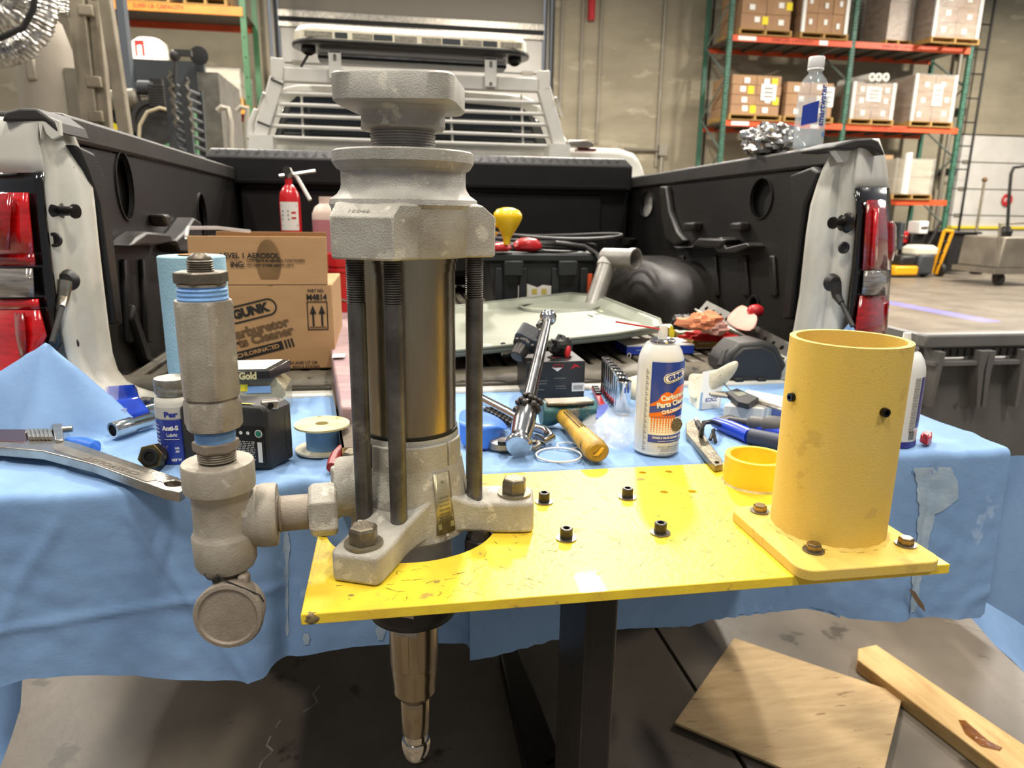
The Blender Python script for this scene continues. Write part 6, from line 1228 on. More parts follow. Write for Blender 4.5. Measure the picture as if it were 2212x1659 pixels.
# ---- boxes and rags in the bed, right of the can
k = 1.55; a = Y(1352, 790, k); b_ = Y(1496, 800, k); zt_ = Y(1420, 745, k).z
zb0 = BF+.003
bx2 = thing('blue_carton', ((a.x+b_.x)/2, k, zb0), 'flat blue and white carton lying in the bed behind the spray can', 'box'); MB().box(a.x, b_.x, k, k+.09, zb0, zt_-.003).build('body', mat('carton_blue', '2743ad', .4), bx2, bevel=.001); MB().box(a.x, b_.x, k, k+.09, zt_-.003, zt_).build('top', paper, bx2)
p = Y(1359, 768, k-.001); ring_print(.010, .013, .005, .0022, flatmap(p, (1, 0, 0), (0, 0, 1)), paper, bx2); patch([-.012, .012, -.001, .001], flatmap(Y(1385, 757, k-.001), (1, 0, 0), (0, 0, 1)), mat('pale_blue_strip', '7f9fc4'), bx2); patch([-.012, .008, -.002, .002], flatmap(Y(1389, 783, k-.001), (1, 0, 0), (0, 0, 1)), paper, bx2)
k = 1.60; a = Y(1492, 800, k); b_ = Y(1552, 800, k); zt_ = Y(1520, 735, k).z
MBx = thing('gold_carton', ((a.x+b_.x)/2, k, BF+.004), 'gold and yellow carton standing behind the spray can', 'box'); far = Z(1430, 700, zt_)
F0 = Vector((a.x, k, BF+.004)); F1 = Vector((b_.x, k, BF+.004)); dd = Vector((far.x-a.x, far.y-k, 0)); U_ = Vector((0, 0, zt_-BF-.004))
MB().hexa([F0, F1, F1+dd, F0+dd, F0+U_, F1+U_, F1+dd+U_, F0+dd+U_]).build('body', mat('carton_gold', 'a98e3a', .35, .1), MBx, bevel=.001)
MB().hexa([F0+U_+dd*.02, F1+U_+dd*.02, F1+dd*.98+U_, F0+dd*.98+U_, F0+U_*1.02+dd*.02, F1+U_*1.02+dd*.02, F1+dd*.98+U_*1.02, F0+dd*.98+U_*1.02]).build('lid', mat('carton_cream', 'e3dfc8', .4), MBx)
for py, w_ in ((742, .03), (752, .045), (764, .05), (769, .03)): patch([-w_/2, w_/2, -.0012, .0012], flatmap(Y(1522, py, k-.001), (1, 0, 0), (0, 0, 1)), mat('carton_cream', 'e3dfc8'), MBx)
patch([-.004, .04, -.02, .02], flatmap(F0+dd*.55+U_*.5+Vector((-.002, -.001, 0)), dd, (0, 0, 1)), inky, MBx)
crumple(Z(1515, 712, .985), (.052, .03, .022), 'orange_rag', rag, 'crumpled orange shop rag on the gold carton', 'rag', 11, amt=.5, n=30); crumple(Z(1545, 722, .975), (.03, .022, .018), 'peach_rag', ragp, 'smaller peach coloured rag fold beside the orange rag', 'rag', 12, amt=.5)
crumple(Z(1530, 735, .955), (.062, .03, .012), 'red_rag', ragr, 'red shop rag spilling under the orange one', 'rag', 13, amt=.5); crumple(Z(1475, 712, .96), (.03, .03, .022), 'black_glove', rubber, 'black work glove beside the orange rag', 'glove', 14, amt=.3)
q = X(1602, 690, .80); pk = MB().grid([[X(1560, 692, .84), X(1590, 715, .82), X(1627, 720, .80)], [X(1580, 672, .86), X(1606, 690, .84), X(1636, 700, .82)], [X(1604, 652, .88), X(1620, 668, .87), X(1640, 682, .86)]]).build('pink_rag', ragp, loc=q, solid=.003, subd=1); tag(pk, 'pale pink rag propped up behind the perforated angle', 'rag')
crumple(X(1632, 672, .87)-Vector((0, 0, .012)), (.02, .02, .016), 'red_ball', redpl, 'red round cap behind the pink rag', 'cap', 15, amt=.05, n=20)
# perforated steel angle
a0, a1 = Y(1508, 672, 1.80), Y(1712, 782, 1.44); dd = (a1-a0); L = dd.length; dn = dd.normalized(); side_ = Vector((0, 0, 1)).cross(dn).normalized()
if side_.x < 0: side_ = -side_
wy = (side_*.62+Vector((0, 0, .78))); wy = (wy-dn*wy.dot(dn)).normalized(); wz = dn.cross(wy)
pa = thing('perforated_angle', a1, 'long perforated steel angle leaning across the right side of the bed', 'angle iron')
T = Matrix(((dn.x, wy.x, wz.x, a0.x), (dn.y, wy.y, wz.y, a0.y), (dn.z, wy.z, wz.z, a0.z), (0, 0, 0, 1)))
holes = [circ(.02+i*.030, .017, .0058, 10, .0062) for i in range(int((L-.02)/.030))]
MB(T).holed([(0, 0), (L, 0), (L, .036), (0, .036)], holes, -.001, .001).build('perforated_web', mat('angle_steel', '77756f', .4, .5, '5f5d58', 14), pa, smooth=False)
MB(T).box(0, L, -.004, .0, -.014, .014).build('flange', mat('bright_angle_edge', 'c9c6bd', .35, .6), pa)
# black tool case
k = 1.36; tc2 = thing('tool_case', Z(1640, 850, ZC), 'black moulded tool case behind the tall yellow tube', 'case')
G_ = [(1575, 765), (1600, 742), (1652, 738), (1680, 745), (1702, 790), (1705, 830), (1690, 852), (1625, 852), (1580, 846), (1568, 820), (1562, 790)]
uppx(G_, k, .085).build('shell', mat('case_black', '232220', .45, 0, '2c2b29', 10, bump=.4, bs=400), tc2, bevel=.010, seg=3)
uppx([(1585, 772), (1606, 752), (1648, 749), (1672, 760), (1690, 800), (1688, 836), (1630, 840), (1590, 834), (1578, 800)], k-.006, .01).build('raised_panel', mat('case_black', '232220'), tc2, bevel=.004)
MB().tube([Y(1556, 790, k+.01), Y(1566, 762, k+.02), Y(1592, 745, k+.03), Y(1636, 742, k+.03)], .007, 10).build('handle', rubber, tc2); MB().tube([Y(1596, 803, k-.004), Y(1660, 783, k-.004)], .0012, 6).build('seam', rubber, tc2)
for a_ in (1592, 1640): MB().box(*(lambda p: (p.x-.01, p.x+.01, k-.012, k-.004, p.z-.012, p.z+.012))(Y(a_, 826, k))).build('latch', rubber, tc2, bevel=.003)
# white glove / foam pad and white card with inverted print
wgm = mat('grubby_white_glove', 'c9c4b0', .9, 0, 'b5ae98', 30, c3='8f8870', s3=60, l3=.63, bump=.8, bs=120)
def lump(rows, nm, m, lb, ct, loc): o = MB().grid(rows).build(nm, m, loc=loc, solid=.006, subd=2); return tag(o, lb, ct)
lump([[P(1335, 818, .95), P(1370, 812, .955), P(1400, 800, .95)], [P(1345, 845, .935), P(1380, 842, .935), P(1405, 850, .93)], [P(1352, 862, .915), P(1380, 868, .912), P(1405, 872, .912)]], 'textured_pad', wgm, 'off-white textured pad lying left of the spray can', 'pad', P(1370, 865))
lump([[P(1485, 800, .95), P(1525, 812, .955), P(1560, 790, .975), P(1592, 775, .985)], [P(1485, 830, .93), P(1525, 838, .935), P(1560, 815, .955), P(1600, 785, .98)], [P(1485, 862, .912), P(1515, 868, .912), P(1545, 852, .92), P(1585, 812, .95)]], 'white_glove', wgm, 'grubby white cotton glove flopped behind the folded white card', 'glove', P(1540, 850))
k = 1.175; cdx = thing('folded_card', P(1530, 885), 'folded white card printed upside down standing right of the spray can', 'card')
A = Y(1511, 885, k); B = Y(1556, 880, k+.01); C_ = Y(1562, 795, k+.05); D = Y(1520, 803, k+.04); MB().quad(A, B, C_, D).build('front', mat('card_white', 'd5d8d9', .45), cdx, solid=.001, smooth=False)
MB().quad(A, Y(1487, 878, k+.06), Y(1492, 842, k+.07), D).build('side_flap', mat('card_cream', 'd9d1bb', .6), cdx, solid=.001, smooth=False)
u_ = (B-A).normalized(); v_ = (D-A).normalized(); fmcd = flatmap((A+B)/2+(D-A)*.24+Vector((0, -.0012, 0)), -u_, -v_); txt('ZCNCO8', .026, .008, fmcd, mat('navy_print', '22348a'), cdx, bold=.03)
for i in range(8): patch([-.008+i*.0021, -.0068+i*.0021, -.008, .008], flatmap((A+B)/2+(D-A)*.86+Vector((.002, -.0012, 0)), u_, v_), ink, cdx)
patch([-.0025, .0025, -.035, .0], flatmap(A+(D-A)*.45+Vector((.0005, -.0012, 0)), u_, v_), mat('pale_blue_strip', '7f9fc4'), cdx)
# white box with caliper on top
wb_ = thing('white_carton', P(1620, 905), 'white carton with a blue stripe lying behind the ring of the yellow plate', 'box')
A, B = P(1561, 905), P(1646, 912); C_, D = P(1720, 890), P(1612, 868); hgt = Y(1561, 876, A.y).z-ZC; H_ = Vector((0, 0, hgt))
MB().hexa([A, B, C_, D, A+H_, B+H_, C_+H_, D+H_]).build('body', mat('box_white', 'cfccc4', .5), wb_, bevel=.0015)
MB().hexa([B+(C_-B)*.25+Vector((0, -.0008, .0)), B+(C_-B)*.55+Vector((0, -.0008, 0)), B+(C_-B)*.55, B+(C_-B)*.25, B+(C_-B)*.25+H_+Vector((0, -.0008, 0)), B+(C_-B)*.55+H_+Vector((0, -.0008, 0)), B+(C_-B)*.55+H_, B+(C_-B)*.25+H_]).build('stripe', mat('violet_print', '2b2c7d'), wb_)
zc_ = ZC+hgt+.001
cl_ = thing('caliper', Z(1620, 870, zc_), 'digital caliper with black head lying on the white carton', 'caliper')
MB().tube([Z(1532, 850, zc_+.004), Z(1600, 858, zc_+.004), Z(1700, 888, zc_+.004)], .0035, 6).build('beam', satin, cl_)
flatpx([(1568, 845), (1592, 838), (1640, 858), (1618, 872), (1594, 866)], zc_+.012, .011).build('head', rubber, cl_, bevel=.002); flatpx([(1584, 848), (1604, 846), (1614, 852), (1596, 856)], zc_+.0126, .001).build('display', mat('lcd_grey', '8a8f80', .2), cl_)
MB().tube([Z(1558, 822, zc_+.012), Z(1580, 846, zc_+.01)], .0012, 6).build('jaw', satin, cl_); flatpx([(1532, 846), (1568, 845), (1572, 856), (1536, 852)], zc_+.007, .004).build('jaw', satin, cl_)
flatpx([(1634, 858), (1692, 880), (1692, 872), (1640, 850)], zc_+.006, .004).build('slide', paper, cl_)
# blue handled pliers
plm = mat('pliers_steel', '55534f', .35, .8)
pl = thing('pliers', P(1600, 930), 'blue-handled pliers lying in front of the white carton', 'pliers')
MB().tube([P(1545, 912, ZC+.010), P(1580, 925, ZC+.012), P(1620, 942, ZC+.012)], [.009, .012, .012], 14).build('handle', bluepl, pl); MB().tube([P(1620, 942, ZC+.012), P(1690, 958, ZC+.012)], [.0125, .014], 14).build('handle', mat('grip_dark_blue', '2c3245', .5), pl)
MB().tube([P(1600, 915, ZC+.011), P(1650, 928, ZC+.012), P(1700, 942, ZC+.012)], [.008, .011, .011], 12).build('handle', bluepl, pl); MB().tube([P(1545, 912, ZC+.01), P(1575, 908, ZC+.012), P(1605, 915, ZC+.01)], [.008, .010, .008], 12).build('jaw', plm, pl)
dr = thing('grey_driver', P(1640, 920), 'grey ribbed power tool nose lying beside the blue pliers', 'tool')
MB(frame(P(1575, 905, ZC+.018), P(1700, 925, ZC+.02)-P(1575, 905, ZC+.018))).lathe([(.004, 0), (.005, .03), (.011, .035), (.012, .055), (.016, .06), (.017, .085), (.014, .09), (.018, .1), (.018, .14)], 22).build('body', mat('grey_rubber', '4c4c4b', .5, 0, '5a5958', 20), dr)
# hex keys
hx = thing('hex_key', P(1515, 945), 'black hex key standing bent beside the blue pliers', 'hex key'); MB().tube([P(1513, 950, ZC+.003), P(1516, 925, ZC+.028), P(1521, 913, ZC+.032), P(1535, 911, ZC+.03), P(1556, 918, ZC+.012)], .004, 6).build('key', blackbolt, hx)
for j, (a_, b_) in enumerate((((1534, 950), (1542, 928)), ((1546, 955), (1540, 930)))): hq = MB().tube([P(*a_, ZC+.003), P(*b_, ZC+.012)], .0028, 6).build('hex_key', blackbolt, loc=P(*a_)); tag(hq, ['short black hex key, left one of the crossed pair', 'short black hex key, right one of the crossed pair'][j], 'hex key')
# small adjustable wrench by the can
w2 = thing('adjustable_wrench', P(1520, 960), 'small worn adjustable wrench lying right of the spray can', 'wrench')
zz = ZC+.010
holedpx([(1492, 905), (1507, 912), (1515, 928), (1532, 955), (1560, 992), (1562, 1003), (1545, 1006), (1534, 996), (1500, 955), (1482, 935), (1482, 915)], [ell(1549, 998, 4, 3)], zz, .009).build('handle', mat('worn_wrench', '9a917c', .35, .85, '6f6757', 40, bump=.3, bs=150), w2, bevel=.001)
flatpx([(1498, 903), (1506, 899), (1516, 910), (1520, 922), (1510, 925)], zz+.001, .009).build('jaw', satin, w2, bevel=.001); MB().tube([Z(1506, 912, zz+.002), Z(1514, 926, zz+.002)], .0045, 8).build('worm', blackbolt, w2)
# spare deep sockets / pen near can (tiny)
# ---- water bottle and foil lump on the right rail
rz = 1.396
q = Z(1748, 318, rz); xb_ = .975; qb = X(1748, 322, xb_); yb = qb.y; rz = 1.3975
hw = (Y(1777, 280, yb)-Y(1719, 280, yb)).x/2; cx_ = Y(1747, 290, yb).x; hz = lambda py: Y(1760, py, yb).z
wbt = thing('water_bottle', (cx_, yb, rz), 'tall clear plastic water bottle standing on the right bed rail', 'bottle')
F_ = frame((cx_, yb, 0)); zt_, zs_, zn_ = hz(123), hz(190), hz(155)
prof = [(hw*.85, rz), (hw*.98, rz+.006), (hw, rz+.05), (hw, hz(210)), (hw*.96, hz(190)), (hw*.75, hz(172)), (hw*.45, hz(160)), (hw*.42, hz(152))]
MB(F_).lathe(prof, 40, True, True).build('shell', mat('clear_bottle', 'e8eef0', .05, 0, alpha=.22, coat=1), wbt)
MB(F_).lathe([(hw*.80, rz+.004), (hw*.93, rz+.01), (hw*.94, hz(215))], 36).build('water', mat('bottle_water', 'c8d2d6', .03, 0, alpha=.25, coat=.6), wbt)
MB(F_).lathe([(hw*.52, hz(152)), (hw*.54, hz(151)), (hw*.5, hz(148)), (hw*.53, hz(146)), (hw*.52, hz(125)), (hw*.49, zt_)], 30).build('cap', mat('cap_white', 'e2e2df', .35), wbt)
fmw = cylmap((cx_, yb), hw+.0006, -pi/2, 0)
def RPo(u0, u1, v0, v1, fm, m, par, nm='print'): return cyl_poly([(u0, v0), (u1, v0), (u1, v1), (u0, v1)], fm, m, nm, par)
o = wbt; cyl_poly([(-hw*1.15, hz(275)), (-hw*.1, hz(268)), (-hw*.1, hz(222)), (-hw*1.15, hz(232))], fmw, mat('bottle_blue_print', '2a3f96', .3), 'print', wbt)
cyl_poly([(hw*.15, rz+.004), (hw*.75, rz+.004), (hw*.75, hz(215)), (hw*.15, hz(218))], fmw, mat('bottle_white_print', 'bfc4c0', .4, alpha=.6), 'print', wbt)
ww = cylmap((cx_, yb), hw+.001, -pi/2, hz(232)); txt('smartwater', hz(188)-hz(276), .016, lambda u, v: ww(-v+.006, u), mat('bottle_blue_print', '2a3f96'), wbt, bold=.03)
cyl_poly(circ(hw*.55, hz(293), .006, 16), cylmap((cx_, yb), hw+.001, -pi/2, 0), mat('light_blue_print', '5d8fc9', .3), 'print', wbt)
q = X(1664, 330, .985); crumple((q.x, q.y, rz), (.075, .06, .045), 'foil_wrap', foil, 'crumpled ball of silver foil on the right bed rail beside the water bottle', 'foil', 21, amt=.28, n=60)
# ---- floor pieces: plywood and lumber
pw = flatpx([(1590, 1380), (1952, 1500), (1900, 1700), (1458, 1560)], .016, .016); A = Z(1590, 1380, .018)
pwo = thing('plywood_board', Z(1700, 1520, 0), 'square of stained plywood lying on the concrete floor', 'board')
flatpx([(1586, 1378), (1950, 1500), (1890, 1745), (1458, 1560)], .0178, .006).build('face_veneer', wood, pwo); flatpx([(1587, 1380), (1949, 1502), (1890, 1744), (1460, 1561)], .0118, .006).build('core_ply', mat('ply_core', '7b5d38', .8), pwo); flatpx([(1586, 1379), (1950, 1501), (1890, 1745), (1458, 1561)], .0058, .0058).build('back_veneer', mat('ply_back', '8f6f45', .8), pwo)
lm = thing('lumber_post', Z(2000, 1500, 0), 'resin-stained length of rough lumber on the floor at the right', 'lumber')
zz = .040
o1 = flatpx([(1854, 1400), (1893, 1392), (2260, 1640), (2300, 1700), (2200, 1690), (1852, 1424)], zz, zz-.001); o1.build('beam', lumber, lm, bevel=.003)
st2 = flatpx([(2070, 1555), (2085, 1556), (2135, 1600), (2165, 1615), (2160, 1622), (2120, 1612), (2085, 1585)], zz+.0008, .0012); st2.build('resin_stain', mat('resin', '8a5518', .1, 0, '6d3f10', 60, coat=1, bump=.5, bs=90), lm)
# ================================================================== STAND, PLATE, TUBE MOUNT
sd_ = thing('steel_stand', (.19, .66, 0), 'scuffed black square steel post and floor leg holding up the yellow plate', 'stand')
x0 = Y(1270, 1285, .615).x; x1 = Y(1340, 1282, .615).x
postm = mat('scuffed_black_tube', '1b1917', .35, .3, '25211c', 10, c3='8f877b', s3=60, l3=.74, bump=.4, bs=120, stretch=(1, 1, .5))
MB().box(x0, x1, .615, .615+.115, .0, .8875).build('post', postm, sd_, bevel=.006, seg=3)
a, b_ = Z(1150, 1380, .05), Z(1250, 1700, .05)
lg = MB(); LEG0 = [Z(1078, 1400, .05), Z(1118, 1395, .05), Z(1215, 1640, .05), Z(1142, 1680, .05)]
lg.rings([[p-Vector((0, 0, .05)) for p in LEG0], LEG0]); lg.build('floor_leg', postm, sd_, bevel=.004)
e1, e2 = LEG0[3], LEG0[2]; MB().hexa([(e1.x, .62, 0), (x1, .62, 0), (e2.x, e2.y+.02, 0), (e1.x, e1.y+.02, 0), (e1.x, .62, .05), (x1, .62, .05), (e2.x, e2.y+.02, .05), (e1.x, e1.y+.02, .05)]).build('floor_leg', postm, sd_, bevel=.004)
MB().box(x0-.03, x1+.03, .60, .75, .882, .8885).build('top_pad', postm, sd_)
# plate
ZP = .903; TP = .0105
plt = thing('yellow_plate', (.24, .74, ZP-TP), 'scratched yellow steel mounting plate with a large round opening', 'plate')
outer = [(-.0855, .5795), (.5600, .5800), (.5600, .898), (-.0855, .898)]
HC = (.0172, .7575); HR = .0955
holes = [circ(HC[0], HC[1], HR, 72)]
hb4 = [Z(1388, 1020, ZP), Z(1445, 1018, ZP), Z(1435, 1062, ZP), Z(1496, 1061, ZP)]
for q in hb4: holes.append(circ(q.x, q.y, .0052, 18))
MB().holed(outer, holes, ZP-TP, ZP).build('plate', yellow, plt, bevel=.0008, seg=1)
p = Z(660, 1335, ZP-.004); crumple((-.0765, .5815, ZP-TP), (.008, .004, .006), 'chipped_corner', mat('bare_chip', '5c5038', .7, 0, '8b7a4a', 200), None, None, 3, parent=plt, n=14)
# surface marks: real thin scratches/flakes
random.seed(11); scr = mat('scratch_dark', '5b4d22', .6); b = MB()
for i in range(260):
    x = random.uniform(-.06, .40); y = random.uniform(.59, .72) if random.random() < .75 else random.uniform(.72, .88)
    if (x-HC[0])**2+(y-HC[1])**2 < (HR+.008)**2: continue
    L = random.uniform(.002, .014); a_ = random.uniform(-.9, .9)+random.choice((0, 0, 1.2)); wd = random.uniform(.0002, .0006); d = Vector((cos(a_), sin(a_), 0)); n_ = Vector((-d.y, d.x, 0))*wd; c = Vector((x, y, ZP+.00012)); b.quad(c-d*L/2-n_, c+d*L/2-n_*.3, c+d*L/2+n_*.3, c-d*L/2+n_)
sc_ = b.build('scratch_marks', scr, plt, smooth=False); sc_['kind'] = 'stuff'
random.seed(4)
for i in range(16):
    x = random.uniform(-.07, .38); y = random.uniform(.59, .88)
    if (x-HC[0])**2+(y-HC[1])**2 < (HR+.01)**2: continue
    n_ = 9; r_ = random.uniform(.0012, .0034); b = MB(); k_ = b.pts([(x+r_*(1+.5*random.random())*cos(2*pi*j/n_)*1.5, y+r_*(1+.5*random.random())*sin(2*pi*j/n_), ZP+.00018) for j in range(n_)]); b.f.append(tuple(range(k_, k_+n_))); b.build('smudge', mat('oil_smudge', 'a8923a', .5, 0, '7c6f3c', 200), plt, smooth=False)
# weld ring
MB(frame((.4705, .8215, 0))).lathe([(.0335, ZP), (.0402, ZP), (.0402, ZP+.0375), (.0335, ZP+.0375), (.0335, ZP-.002)], 56, False, False).build('collar_ring', yellow, plt, ang=30)
MB(frame((.4705, .8215, 0))).lathe([(.0402, ZP), (.0425, ZP), (.0402, ZP+.0022)], 56, False, False).build('ring_weld', mat('grimy_weld', 'a5954a', .6, 0, 'd3c79a', 60), plt)
# socket head bolts with washers
def capbolt(b1, b2, b3, x, y):
    w_ = MB(frame((x, y, ZP))).lathe([(.0052, 0), (.0113, 0), (.0113, .0016), (.0052, .0016)], 32, False, False).build('washer', washm, plt)
    h_ = MB(frame((x, y, ZP+.0016))).lathe([(.0066, 0), (.0069, .0008), (.0069, .0108), (.0062, .0115), (.0038, .0115), (.0036, .0055), (0, .0055)], 28).build('socket_bolt', blackbolt, plt)
    MB(frame((x, y, ZP+.0016))).lathe([(.0037, .0117), (.0037, .0058), (0, .0058)], 6, False).build('hex_recess', dark, h_)
    MB(frame((x, y, ZP-TP))).lathe([(.0065, 0), (.0065, -.008)], 6).build('nut', blackbolt, plt)
for q in ((1175, 1085), (1223, 1164), (1426, 1152), (1355, 1075)): p = Z(*q, ZP); capbolt(0, 0, 0, p.x, p.y)
q = Z(697, 1160, ZP); MB(frame((q.x+.002, q.y+.008, ZP))).lathe([(.008, 0), (.0085, .001), (.0085, .009), (.007, .010)], 24).build('socket_bolt', blackbolt, plt)
# tube mount
ZF = ZP+.0118
tm = thing('yellow_tube_mount', (.468, .657, ZP), 'tall faded yellow steel tube welded to a square bolted flange', 'tube')
TC = (.4695, .6585); TR = .0592
fl_ = [(p[0]+.4635, p[1]+.6455) for p in rrect(.157, .157, .017, 8)]
MB().prism(fl_, ZP+.0002, ZF).build('flange', yellowd, tm, bevel=.0012)
MB(frame((*TC, 0))).lathe([(TR-.0062, ZF), (TR, ZF), (TR, 1.126), (TR-.0062, 1.126), (TR-.0062, ZF-.001)], 96, False, False).build('tube', yellowd, tm, ang=30)
b = MB(frame((*TC, 0))); b.rings([[(r_*cos(2*pi*j/72), r_*sin(2*pi*j/72), z+.0006*sin(j*1.9)) for j in range(72)] for r_, z in ((TR, ZF+.0030), (TR+.0033, ZF+.0001))], False, False); b.build('weld_bead', yellowd, tm)
def hexbolt(root, x, y, z, r, hh, wr, rot, m=zinc, wm=washm):
    MB(frame((x, y, z))).lathe([(.003, 0), (wr, 0), (wr, .0017), (.003, .0017)], 36, False, False).build('washer', wm, root)
    b = MB(frame((x, y, z+.0017))); b.lathe([(r*.97, 0), (r, .0004), (r, hh*.72), (r*.9, hh*.93), (r*.78, hh)], 6, a0=rot); b.build('hex_bolt', m, root, ang=20)
for (px, py), rot in (((1641, 1105), .35), ((1757, 1190), .15), ((1956, 1177), .4)):
    p = Z(px, py, ZF); hexbolt(tm, p.x, p.y, ZF, .0078, .0072, .0108, rot)
hexbolt(tm, .5275, .709, ZF, .0078, .0072, .0108, .3)
for (px, py) in ((1713, 858), (1909, 890)):
    d = ray(px, py); # intersect with tube wall
    A_ = d.x**2+d.y**2; B_ = -2*(d.x*TC[0]+d.y*TC[1]); C_ = TC[0]**2+TC[1]**2-TR**2; D_ = B_*B_-4*A_*C_; t = (-B_-sqrt(max(0, D_)))/(2*A_); p = CAM+d*t; n_ = Vector((p.x-TC[0], p.y-TC[1], 0)).normalized()
    MB(frame(p-n_*.002, n_)).lathe([(.0046, 0), (.0048, .004), (.0044, .0064), (.0024, .0064), (.0022, .003), (0, .003)], 24).build('set_screw', mat('black_screw', '131211', .25, .6, coat=.4), tm)
for (px, py) in ((1757, 1262), (1960, 1240)): p = Z(px, py-10, ZP-TP); MB(frame((Z(px if px < 1800 else 1956, 1190 if px < 1800 else 1177, ZF).x, Z(px if px < 1800 else 1956, 1190 if px < 1800 else 1177, ZF).y, ZP-TP))).lathe([(.009, 0), (.009, -.006)], 6).build('nut', blackbolt, tm)
# ================================================================== PUMP
AX, AY = .0162, .7565
pu = thing('high_pressure_pump', (AX, AY, .6), 'heavy grey cast pump on long studs standing through the yellow plate', 'pump')
F_ = frame((AX, AY, 0)); zf = lambda py, r_=0.: Y(866+.0257*(py-160), py, AY-r_).z
rot = radians(-13)
ht_, hb_z = Y(850, 150, .70).z, Y(850, 218, .70).z
zl = zf(273, .04)
MB(F_).sell([(.040, hb_z-.0008, 5.), (.0552, hb_z-.0002, 6.5), (.0578, hb_z+.0025, 7.5), (.0578, ht_-.002, 7.5), (.0562, ht_, 7.)], 96, rot).build('top_plug_head', cast, pu, ang=40)
MB(F_).sell([(.0395, zl, 2.6), (.0410, zl+.002, 3.4), (.0405, zl+.008, 3.8), (.0405, hb_z-.005, 3.8), (.043, hb_z-.0015, 3.8), (.047, hb_z+.001, 3.8)], 96, rot+.28).build('top_plug_neck', cast, pu, ang=40)
zth0, zth1 = zf(312, .03), zl+.001
thread(MB(F_), .0325, zth0-.002, zth1, .0027, 64).build('plug_thread', cast, pu, ang=25)
zfl = zf(316, .07); zfb = zf(351, .07)
zbt_, zbb = Y(840, 440, .68).z, Y(840, 563, .675).z
zn0, zn1 = zf(407, .063), zf(428, .068)
MB(F_).lathe([(.03, zfl), (.0685, zfl), (.0705, zfl-.0015), (.0705, zfb+.003), (.0665, zfb-.003), (.0640, zfb-.004), (.0625, zfb-.006), (.0625, zn0+.004), (.0636, zn0), (.0668, zn1+.004), (.0740, zn1-.001), (.0750, zn1-.006), (.060, zbb+.02)], 96).build('coupling_flange', cast, pu, ang=24)
# three-lobed body
def lobes(rl, hw_, rc, n=8, a0=-118):
    P_ = []
    for k in range(3):
        a = radians(a0+k*120); ca, sa = cos(a), sin(a)
        P_ += [(rl*ca+hw_*sa, rl*sa-hw_*ca), (rl*ca-hw_*sa, rl*sa+hw_*ca)]
        # concave-ish flank to the next lobe
        b0 = a+atan2(hw_, rl)+radians(16); b1 = a+radians(120)-atan2(hw_, rl)-radians(16)
        for i in range(n+1): t = b0+(b1-b0)*i/n; P_.append((rc*cos(t), rc*sin(t)))
    return P_
def lring(rl, hw_, rc, z): return [(x, y, z) for x, y in lobes(rl, hw_, rc)]
zc0 = zbt_-.012
MB(F_).rings([lring(.0870, .0315, .0705, zbb), lring(.0885, .0325, .0715, zbb+.002), lring(.0890, .0325, .0725, zc0), lring(.0760, .0335, .0735, zn1-.006), lring(.070, .031, .0715, zn1-.004)]).build('pump_head', castlight, pu, bevel=.0022, seg=2, ang=28)
a = radians(-118); nrm = Vector((cos(a), sin(a), 0)); tan = Vector((-sin(a), cos(a), 0)); sl = Vector(nrm*(-.013)+Vector((0, 0, (zn1-.006)-zc0))).normalized()
txt('16046', .022, .0045, flatmap(Vector((AX, AY, 0))+nrm*.0835+tan*-.004+Vector((0, 0, zc0+.0055)), tan, sl), mat('cast_shadow_print', '8d887b', .6, .4), pu)
MB(F_).cyl(.0535, zbb-.006, zbb, 64).build('head_spigot', barrelm, pu)
# barrel
zb1 = zf(950, .05); MB(F_).lathe([(.0512, zb1-.01), (.0512, zbb-.012), (.0505, zbb-.0125), (.0505, zbb-.0135), (.0522, zbb-.0145), (.0522, zbb)], 96, True, True).build('barrel', barrelm, pu, ang=30)
MB(F_).lathe([(.0528, zb1-.002), (.0528, zb1+.0015), (.0512, zb1+.0018)], 96).build('seal_line', dark, pu)
# pedestal
z = lambda py: zf(py, .055)
MB(F_).lathe([(.056, .902), (.058, .925), (.057, z(1045)), (.0565, z(1040)), (.0538, z(1034)), (.0535, zb1+.004-.008), (.0525, zb1-.001), (.0505, zb1-.001), (.05, zb1-.01)], 96).build('pedestal', castlight, pu, ang=40)
for s_, w_ in ((-150, .20), (-118, .30), (-78, .55), (-30, .26)):
    a = radians(s_); R0 = [(.0555*cos(a+w_*(t/6-1)), .0555*sin(a+w_*(t/6-1)), 0) for t in range(13)]; R1 = [(.0575*cos(a+w_*(t/6-1)), .0575*sin(a+w_*(t/6-1)), 0) for t in range(13)]
    for (pa_, pb_) in ((z(1040), z(968)),):
        MB(F_).rings([[(x_, y_, pa_) for x_, y_, _ in R1]+[(x_*.93, y_*.93, pa_) for x_, y_, _ in reversed(R1)], [(x_*.99, y_*.99, pb_) for x_, y_, _ in R1]+[(x_*.93, y_*.93, pb_) for x_, y_, _ in reversed(R1)]]).build('pedestal_pad', castlight, pu, bevel=.0015)
